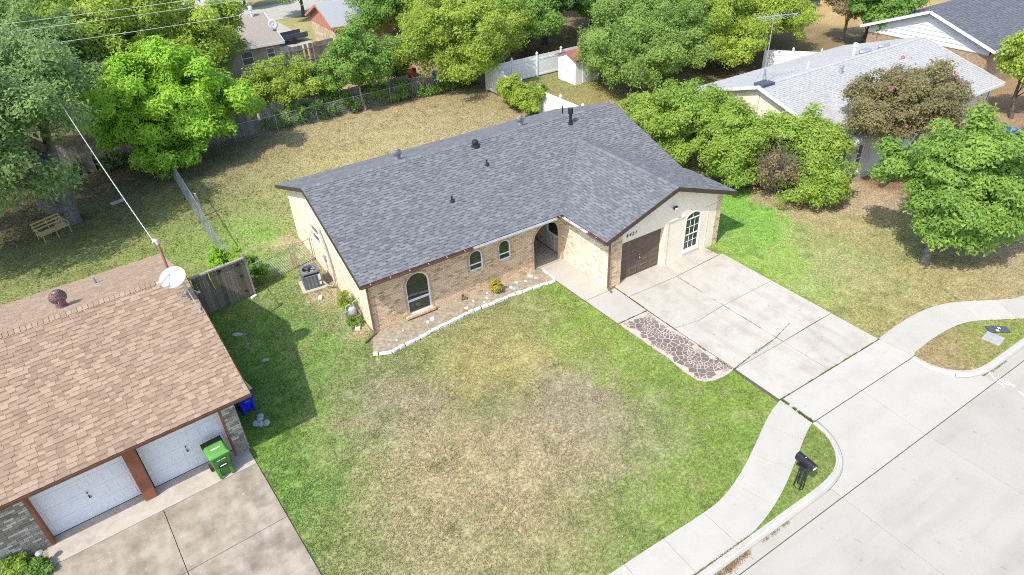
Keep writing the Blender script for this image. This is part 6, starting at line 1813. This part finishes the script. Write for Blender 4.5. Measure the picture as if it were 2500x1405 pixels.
tree('willow_oak', 'olive green spreading tree behind the television aerial', (38.2, 15.9), [((37.8, 15.6, 3.9), (3.6, 3.0, 2.6)), ((40.6, 13.9, 4.2), (2.9, 2.6, 2.3)), ((35.8, 13.6, 2.6), (2.0, 2.0, 1.8))], 32000, .15, 'leaf_yellow', .75, 120, .22, (38, 15.7, 2.6), 'bark', 12, seed=25, up=.0, spread=.6)
tree('rear_tree', 'mid green tree filling the skyline behind the dark shade tree', (38, 33.5), [((38, 32, 3.6), (4.6, 4, 3.0)), ((43.5, 29.5, 3.6), (4.6, 4, 3.0))], 24000, .22, 'leaf_mid', 1.0, 90, .28, (38, 33, 3), 'bark', 8, seed=26)
tree('rear_tree', 'yellowish rear tree behind the olive trees at the edge of the bare yard', (47.8, 22.8), [((47.2, 23, 3.4), (4.0, 3.8, 2.8)), ((51.5, 22.5, 3.6), (3.6, 3.4, 2.8)), ((45.2, 17.2, 3.4), (2.8, 2.6, 2.2))], 24000, .2, 'leaf_yellow', .9, 90, .26, (47.5, 22.8, 2.6), 'bark', 8, seed=27)
tree('rear_tree', 'far tree row trunk mid green behind the blue gray roof', (30, 46), [((31, 45, 4), (5, 4, 3.4)), ((38, 43, 4), (5.5, 4.5, 3.4))], 18000, .26, 'leaf_mid', 1.1, 80, .3, (30.5, 45.5, 3), 'bark', 6, seed=28)
tree('rear_tree', 'distant round tree beside the pool drive across the back street', (17.2, 60.5), [((17.2, 60, 3.6), (3.2, 3, 2.6))], 8000, .26, 'leaf_mid', .9, 40, .2, (17.2, 60.2, 2.6), 'bark', 6, seed=29)
tree('street_tree', 'small distant tree on the verge of the back street', (13.2, 71), [((13.4, 70, 3.2), (2.6, 2.4, 2.2))], 6000, .26, 'leaf_dark', .8, 30, .16, (13.3, 70.5, 2.4), 'bark', 6, seed=30)
tree('rear_tree', 'mid green tree closing the gap behind the white shed', (27.0, 29.0), [((27.0, 28.6, 3.4), (3.2, 2.8, 2.4)), ((24.2, 29.6, 3.2), (2.6, 2.4, 2.2))], 15000, .19, 'leaf_mid', .8, 70, .2, (27, 28.8, 2.4), 'bark', 8, seed=61)
tree('rear_tree', 'mid green tree rising behind the vinyl fence corner', (36.2, 25.6), [((36.0, 25.4, 3.8), (3.6, 3.0, 2.6)), ((39.4, 22.4, 3.6), (2.8, 2.6, 2.4))], 17000, .19, 'leaf_mid', .8, 80, .22, (36.1, 25.5, 2.6), 'bark', 8, seed=62)
tree('rear_tree', 'olive tree shading the back of the pale roofed house', (41.6, 18.2), [((41.6, 18.2, 3.4), (2.8, 2.6, 2.4)), ((43.8, 19.6, 3.2), (2.4, 2.4, 2.2))], 14000, .17, 'leaf_olive', .75, 70, .2, (41.6, 18.2, 2.4), 'bark', 8, seed=63)
# beyond the drive
tree('photinia_shrub', 'big rounded yellow green shrub beside the far gable of the brick house', (22.0, 4.6), [((21.6, 4.9, 2.2), (2.6, 2.6, 2.2)), ((22.6, 2.6, 2.2), (2.0, 1.9, 1.9)), ((21.2, 7.4, 1.8), (1.9, 1.8, 1.7))], 40000, .13, 'leaf_shrub', .5, 220, .10, (21.8, 4.7, 1.6), 'twig', 20, cat='shrub', seed=31, shell=.8, spread=.5)
tree('photinia_shrub', 'big rounded yellow green shrub with a hollow of bare dead twigs', (23.4, -1.0), [((23.4, -.6, 2.0), (2.5, 2.5, 2.1)), ((22.9, -2.9, 1.15), (1.9, 1.6, 1.25)), ((25.0, -1.3, 1.9), (1.7, 1.7, 1.8)), ((21.6, .2, 1.6), (1.6, 1.6, 1.6))], 46000, .13, 'leaf_shrub', .5, 260, .12, (23.4, -.8, 1.4), 'twig', 30, cat='shrub', seed=32, shell=.82, spread=.5, hollow=[((21.3, -2.2, 2.3), 1.85)])
mb = MB(); gg = random.Random(5)
for k in range(380):
    a = gg.uniform(0, 6.28); r_ = gg.uniform(.25, .95)
    p0 = Vector((23.0 + gg.uniform(-.4, .2), -1.2 + gg.uniform(-.4, .3), gg.uniform(.1, 1.2)))
    r_ *= 1.5; q = Vector((21.9 + r_ * math.cos(a) * .7, -1.9 + r_ * math.cos(a) * -.7, 2.05 + r_ * math.sin(a)))
    m = p0.lerp(q, .55) + Vector((gg.uniform(-.2, .2), gg.uniform(-.2, .2), gg.uniform(-.1, .25)))
    mb.tube([p0, m, q], [.018, .011, .004], 4, cap=False)
o = obj('dead_twigs', mb, 'twig', bpy.data.objects['photinia_shrub.001']); o.location = (-23.4, 1.0, 0)
o['kind'] = 'stuff'
V, F, tone, _ = leaf_cloud(71, [((-1.4, -1.0, 2.0), (.9, .9, 1.1))], 900, .07, .25, 40, spread=.9)
o = link('dry_leaves', mk_big('dry_leaves', V, F, 'leaf_dry', tone=tone), bpy.data.objects['photinia_shrub.001']); o['kind'] = 'stuff'
cr_ = tree('crape_myrtle', 'crape myrtle with fanned bare pale stems and dull pink blossom', (28.0, -4.3), [((28.7, -4.3, 4.6), (2.5, 2.3, 1.9)), ((27.4, -4.0, 4.0), (1.7, 1.7, 1.5)), ((30.2, -4.4, 4.3), (1.7, 1.6, 1.5))], 30000, .12, 'leaf_crape', .5, 170, 0, (28, -4.3, 2), seed=33, spread=.7, zmin=2.6)
mb = MB()
for k in range(11):
    a = 2 * math.pi * k / 11 + .2; r_ = .9 + .5 * (k % 3)
    mb.tube([(.08 * math.cos(a), .08 * math.sin(a), -.1), (.25 * math.cos(a) + .05, .25 * math.sin(a), 1.2), (.55 + r_ * .75 * math.cos(a), r_ * .75 * math.sin(a), 2.7), (.7 + r_ * 1.25 * math.cos(a), r_ * 1.2 * math.sin(a), 4.2)], [.065, .055, .042, .02], 7)
obj('stem', mb, 'bark_pale', cr_, smooth=True)
V, F, tone, _ = leaf_cloud(34, [((.7, 0, 4.7), (2.5, 2.3, 1.9)), ((2.2, -.1, 4.3), (1.8, 1.6, 1.5))], 1100, .07, .10, 90, up=.6, shell=.98)
link('blossom', mk_big('blossom', V, F, 'flower_pink', tone=tone), cr_)
tree('pear_tree', 'broad rounded green pear tree on the dry lawn beside the kerb', (22.4, -9.95), [((23.4, -9.8, 4.3), (2.1, 2.1, 2.2)), ((24.5, -9.7, 3.8), (1.9, 1.9, 1.8)), ((22.5, -10.4, 3.5), (1.5, 1.5, 1.5)), ((23.9, -11.1, 3.0), (1.7, 1.5, 1.4)), ((25.6, -9.2, 3.3), (1.8, 1.8, 1.6)), ((23.4, -11.0, 2.2), (1.5, 1.4, 1.1)), ((22.4, -10.3, 2.6), (1.2, 1.2, 1.1))], 46000, .145, 'leaf_pear', .55, 230, .17, (22.7, -9.8, 3.2), 'bark_gray', 14, seed=35, shell=.75, aspect=1.9, zmin=1.15)
tree('edge_tree', 'light green airy tree standing before the far brick corner', (43.6, -3.4), [((43.6, -3.1, 4.0), (1.3, 1.3, 2.0)), ((44.6, -4.6, 3.4), (1.4, 1.4, 1.6))], 5500, .19, 'leaf_yellow', .6, 50, .12, (43.4, -3.2, 2.8), 'bark', 8, seed=36)
tree('shade_tree', 'leaning green tree hanging over the white boarded gable', (50.4, 12.4), [((50.0, 10.6, 4.2), (2.3, 2.2, 2.0)), ((48.6, 9.2, 3.8), (1.5, 1.5, 1.4))], 12000, .19, 'leaf_mid', .7, 60, .16, (50.2, 11.4, 3), 'bark', 8, seed=37)
tree('dry_tree', 'half dead tree with tan leaves beyond the bare yard', (52.5, 15.2), [((52.0, 14.6, 3.6), (2.2, 2.0, 1.6))], 4500, .19, 'leaf_dry', .6, 40, .14, (52.3, 15, 2.6), 'bark_pale', 14, seed=38)
# shrubs
tree('vine_shrub', 'feathery light green vine shrub leaning on the white vinyl fence', (19.5, 17.6), [((19.4, 17.6, 1.1), (1.1, 1.5, 1.0)), ((19.3, 19.3, 1.3), (.8, 1.2, .9))], 9000, .11, 'leaf_yellow', .34, 60, .05, (19.4, 17.6, .8), 'twig', 8, cat='shrub', seed=39, spread=.8, aspect=2.6)
tree('gate_shrub', 'light green weed shrub rising behind the wooden gate', (-4.1, 7.6), [((-4.0, 7.5, .9), (.75, .6, .85))], 3200, .09, 'leaf_bright', .25, 34, .03, (-4.0, 7.5, .6), 'twig', 6, cat='shrub', seed=40, spread=.8, aspect=2.4)
tree('gate_shrub', 'deep green leafy weed growing at the gate post beside the wire fence', (-3.05, 6.75), [((-3.0, 6.7, .7), (.5, .42, .75))], 2400, .09, 'leaf_mid', .2, 30, .03, (-3.0, 6.7, .5), 'twig', 5, cat='shrub', seed=41, spread=.8, aspect=2.4)
tree('croton_shrub', 'small yellow leaved shrub in the soil bed under the brick front', (5.55, -.48), [((5.55, -.48, .35), (.22, .20, .34))], 700, .07, 'leaf_gold', .10, 26, .02, (5.55, -.48, .3), 'twig', 6, cat='shrub', seed=42, spread=.8)
tree('meter_weed', 'thin yellow green weed growing behind the gas meter', (-.45, 1.75), [((-.4, 1.75, .75), (.3, .38, .5))], 700, .06, 'leaf_yellow', .14, 26, .015, (-.42, 1.75, .5), 'twig', 8, cat='shrub', seed=43, spread=.9, aspect=2.2)
tree('meter_weed', 'dark low weed tangled round the foot of the gas meter', (-.55, 1.0), [((-.5, 1.0, .18), (.28, .3, .2))], 700, .05, 'leaf_mid', .1, 24, .0, (-.5, 1.0, .2), cat='shrub', seed=44, spread=.9)
for k, (u, v, r_, mt, lb) in enumerate(((-6.25, -.8, .24, 'leaf_mid', 'feathery green flowering clump at the corner of the old drive'), (-6.75, -.32, .30, 'leaf_shrub', 'leafy green bush against the gray brick wall'), (-7.5, -.75, .22, 'leaf_mid', 'low green plant beside the white pebbles'))):
    p = nw(u, v, 0)
    tree('bed_plant', lb, (p[0], p[1]), [((p[0], p[1], r_ * .7), (r_, r_ * .9, r_ * .75))], 1500, .06, mt, .12, 30, 0, (p[0], p[1], .3), cat='plant', seed=45 + k, spread=.9, aspect=2.4)
gg = np.random.default_rng(3)
mb = MB()
for k in range(420):
    p = Vector(nw(gg.uniform(-7.3, -6.4), gg.uniform(-1.12, -.62), .03)); s = gg.uniform(.02, .045)
    A_ = (Vector((math.cos(k), math.sin(k), .2)).normalized(), Vector((-math.sin(k), math.cos(k), 0)), Z_)
    mb.ob(p + Z_ * s * .4, A_, (s * 2, s * 1.4, s * 1.1), gg.random())
o = obj('pebbles', mb, 'pebble'); tag(o, 'white and pink pebbles covering the bed by the gray brick wall', 'pebbles', kind='stuff')
# vines on the rear fence and low growth
V, F, tone, _ = leaf_cloud(50, [((x, 26.0, .7), (1.2, .35, .75)) for x in np.arange(4.2, 14.6, 1.4)] + [((x, 25.9, .3), (1.0, .5, .35)) for x in np.arange(13.5, 19.5, 1.1)], 15000, .11, .3, 160, spread=.8, zmin=.02)
o = link('fence_vines', mk_big('fence_vines', V, F, 'leaf_mid', tone=tone)); tag(o, 'green vines and weeds tangled over the rear fences', 'vines', kind='stuff')
V, F, tone, _ = leaf_cloud(51, [((x, 26.5 + (i_ % 2) * .8, .45), (1.4, .8, .6)) for i_, x in enumerate(np.arange(-13, -1, 1.6))], 9000, .12, .35, 110, spread=.8, zmin=.02)
o = link('undergrowth', mk_big('undergrowth', V, F, 'leaf_dark', tone=tone)); tag(o, 'dark undergrowth along the fence beneath the oak', 'undergrowth', kind='stuff')
mb = MB(); gq = random.Random(9)
for k in range(90):
    x = gq.uniform(11.5, 18.5); y = gq.uniform(25.4, 26.6); h = gq.uniform(.8, 2.0)
    mb.tube([(x, y, 0), (x + gq.uniform(-.15, .15), y, h * .6), (x + gq.uniform(-.4, .4), y + gq.uniform(-.2, .2), h)], [.014, .01, .004], 4, cap=False)
o = obj('dry_stems', mb, 'twig'); tag(o, 'thin dry stems standing along the rear wire fence', 'stems', kind='stuff')
# low growth beyond the pale house
V, F, tone, _ = leaf_cloud(52, [((44.2, 7.5, .4), (1.3, 1.6, .6)), ((45.6, 6.4, .5), (1.3, 1.4, .6)), ((41.5, -8.5, .6), (1.6, 2.0, .8))], 5000, .14, .35, 60, spread=.8, zmin=.02)
o = link('weeds', mk_big('weeds', V, F, 'leaf_mid', tone=tone)); tag(o, 'rank green weeds by the far houses', 'weeds', kind='stuff')

# ------------------------------------------------------------------ grass
EXCL = [[(0, -.02), (9.65, -.02), (9.65, -3.25), (16.4, -3.25), (16.4, 9.9), (0, 9.9)], bed_pts, FLAG,
        [(9.97, -2.9), (9.97, -11.97), (15.9, -11.97), (15.9, -4.02), (15.65, -4.02), (15.65, -2.9)], [(8.2, 0), (8.2, -1.3), (8.29, -3.3), (8.38, -5.36), (10, -5.36), (10, 0)],
        [(10.05, -11.95), (10.05, -13.3), (16.1, -13.3), (15.9, -11.95)], IN_L + OUT_L[::-1], IN_R + OUT_R[::-1], CUT,
        NP([(-.02, .3), (-.02, -10), (-9.5, -10), (-9.5, .3)]), NP([(.02, -.0), (.02, 9.95), (-15, 9.95), (-15, 0)]), [(26, -3.4), (42, -3.4), (42, 8.4), (26, 8.4)], [(36.8, -3.6), (41, -3.6), (41, -13.7), (36.8, -13.7)]]
def blades(x0, x1, y0, y1, dens, h, w, seed, dry_cut=None):
    g = np.random.default_rng(seed)
    n = int((x1 - x0) * (y1 - y0) * dens)
    x = g.uniform(x0, x1, n); y = g.uniform(y0, y1, n)
    # tufted: pull blades together
    m = fbm(x * 3.1, y * 3.1, 77) + .25 * g.random(n)
    keep = m > .42
    for P in EXCL: keep &= ~inpoly(x, y, P)
    x = x[keep]; y = y[keep]; n = len(x)
    col = turf_col(x, y) * g.uniform(.8, 1.28, n)[:, None]
    col *= 1 + g.normal(0, .05, (n, 3))
    a = g.uniform(0, 2 * math.pi, n); hh = h * g.uniform(.5, 1.35, n); ww = w * g.uniform(.7, 1.3, n)
    la = g.uniform(0, 2 * math.pi, n); ll = hh * g.uniform(.3, 1.2, n)
    p0 = np.c_[x - ww * np.cos(a), y - ww * np.sin(a), np.full(n, -.005)]
    p1 = np.c_[x + ww * np.cos(a), y + ww * np.sin(a), np.full(n, -.005)]
    p2 = np.c_[x + ll * np.cos(la), y + ll * np.sin(la), hh]
    return np.stack([p0, p1, p2], 1).reshape(-1, 3), np.repeat(col, 3, 0)
parts = [blades(-6.5, 10, -15, 0, 900, .055, .011, 1), blades(15.5, 24, -15, 0, 620, .055, .012, 2), blades(24, 37, -13.6, -3, 260, .06, .016, 3), blades(-6.6, 0, 0, 10, 600, .06, .012, 4),
         blades(-16, 21, 10, 26, 170, .07, .02, 5), blades(16.4, 26, 0, 10, 200, .07, .018, 6), blades(-16, -5, -16, -3, 200, .05, .012, 8), blades(20, 33, 14, 24, 120, .07, .02, 9)]
V = np.concatenate([p[0] for p in parts]); col = np.concatenate([p[1] for p in parts])
o = link('grass', mk_big('grass', V, np.arange(len(V)).reshape(-1, 3), 'blade', col=col)); tag(o, 'short patchy lawn grass, green at the edges and straw coloured in the middle', 'grass', kind='stuff')
# weeds rooted in the slab joints
def joint_weeds(p0, p1, n, w, h, seed, col=(.13, .19, .04)):
    g = np.random.default_rng(seed); t = g.random(n)
    k = (fbm(t * 14, t * 0 + seed, seed) > .38)
    t = t[k]; n = len(t)
    x = p0[0] + (p1[0] - p0[0]) * t + g.normal(0, w, n); y = p0[1] + (p1[1] - p0[1]) * t + g.normal(0, w, n)
    a = g.uniform(0, 6.28, n); hh = h * g.uniform(.5, 1.4, n); ww = .010
    V = np.stack([np.c_[x - ww * np.cos(a), y - ww * np.sin(a), np.full(n, .02)], np.c_[x + ww * np.cos(a), y + ww * np.sin(a), np.full(n, .02)], np.c_[x + hh * np.cos(a + 1) * .9, y + hh * np.sin(a + 1) * .9, .03 + hh]], 1).reshape(-1, 3)
    return V, np.repeat(np.array(col) * g.uniform(.6, 1.3, n)[:, None], 3, 0)
jw = [joint_weeds((10.1, -11.96), (15.9, -11.96), 2600, .010, .03, 1), joint_weeds((10.13, -12.0), (10.1, -13.28), 2200, .022, .05, 2), joint_weeds((12.78, -4.3), (12.8, -11.9), 1500, .010, .018, 3, (.18, .17, .07)), joint_weeds((10.05, -9.94), (12.8, -9.63), 1100, .014, .025, 4), joint_weeds((12.8, -9.62), (14.0, -9.31), 500, .012, .022, 5),
      joint_weeds((9.98, -3.4), (9.99, -9.9), 2000, .012, .025, 6, (.17, .17, .05)), joint_weeds((10.0, -6.9), (12.77, -6.96), 250, .01, .018, 7), joint_weeds((5.2, -15.03), (-6, -15.03), 3500, .012, .03, 8, (.2, .18, .07)), joint_weeds((8.43, -5.35), (9.95, -5.35), 500, .012, .025, 9, (.16, .13, .05)), joint_weeds((4.6, -15.30), (2.6, -15.42), 2600, .07, .03, 10, (.30, .20, .09)), joint_weeds((6.6, -15.30), (5.2, -15.33), 700, .03, .02, 11, (.24, .24, .10)), joint_weeds((15.4, -3.55), (15.75, -3.75), 900, .16, .03, 12, (.3, .23, .13)), joint_weeds((17.6, -15.3), (18.6, -15.3), 350, .02, .02, 13, (.24, .24, .10))]
V = np.concatenate([p[0] for p in jw]); col = np.concatenate([p[1] for p in jw])
V[:, 2] = np.where(V[:, 1] < -15.2, V[:, 2] + ZS - .02, V[:, 2])
o = link('joint_weeds', mk_big('joint_weeds', V, np.arange(len(V)).reshape(-1, 3), 'blade', col=col)); tag(o, 'thin weeds and dead leaves in the slab joints and gutter', 'weeds', kind='stuff')
# white clover patches on the far lawn, fallen leaves under the oak
g = np.random.default_rng(8)
def specks(cx_, cy_, sx_, sy_, n, s, mat, name, label, cat):
    x = g.normal(cx_, sx_, n); y = g.normal(cy_, sy_, n); k = fbm(x * 1.2, y * 1.2, 4) > .48; x = x[k]; y = y[k]; n = len(x)
    a = g.uniform(0, 6.28, n); z = g.uniform(.04, .08, n); q = s * g.uniform(.6, 1.4, n)
    V = np.stack([np.c_[x + q * np.cos(a + m_), y + q * np.sin(a + m_), z + .3 * q * np.sin(m_ * 2 + a)] for m_ in (0, 1.57, 3.14, 4.71)], 1).reshape(-1, 3)
    o = link(name, mk_big(name, V, np.arange(len(V)).reshape(-1, 4), mat, tone=g.random(n))); return tag(o, label, cat, kind='stuff')
specks(19.0, -7.2, 1.5, 1.6, 170, .016, 'paint_white', 'clover_flowers', 'tiny white weed flowers scattered over the lawn by the drive', 'flowers')
specks(-9, 20, 4.5, 3.5, 5200, .05, 'leaf_dry', 'fallen_leaves', 'fallen dry leaves on the bare ground under the oak', 'leaves')
specks(1.5, -8, 4.5, 4.0, 40, .014, 'paint_white', 'lawn_specks', 'a few pale specks of litter and seed heads on the front lawn', 'specks')
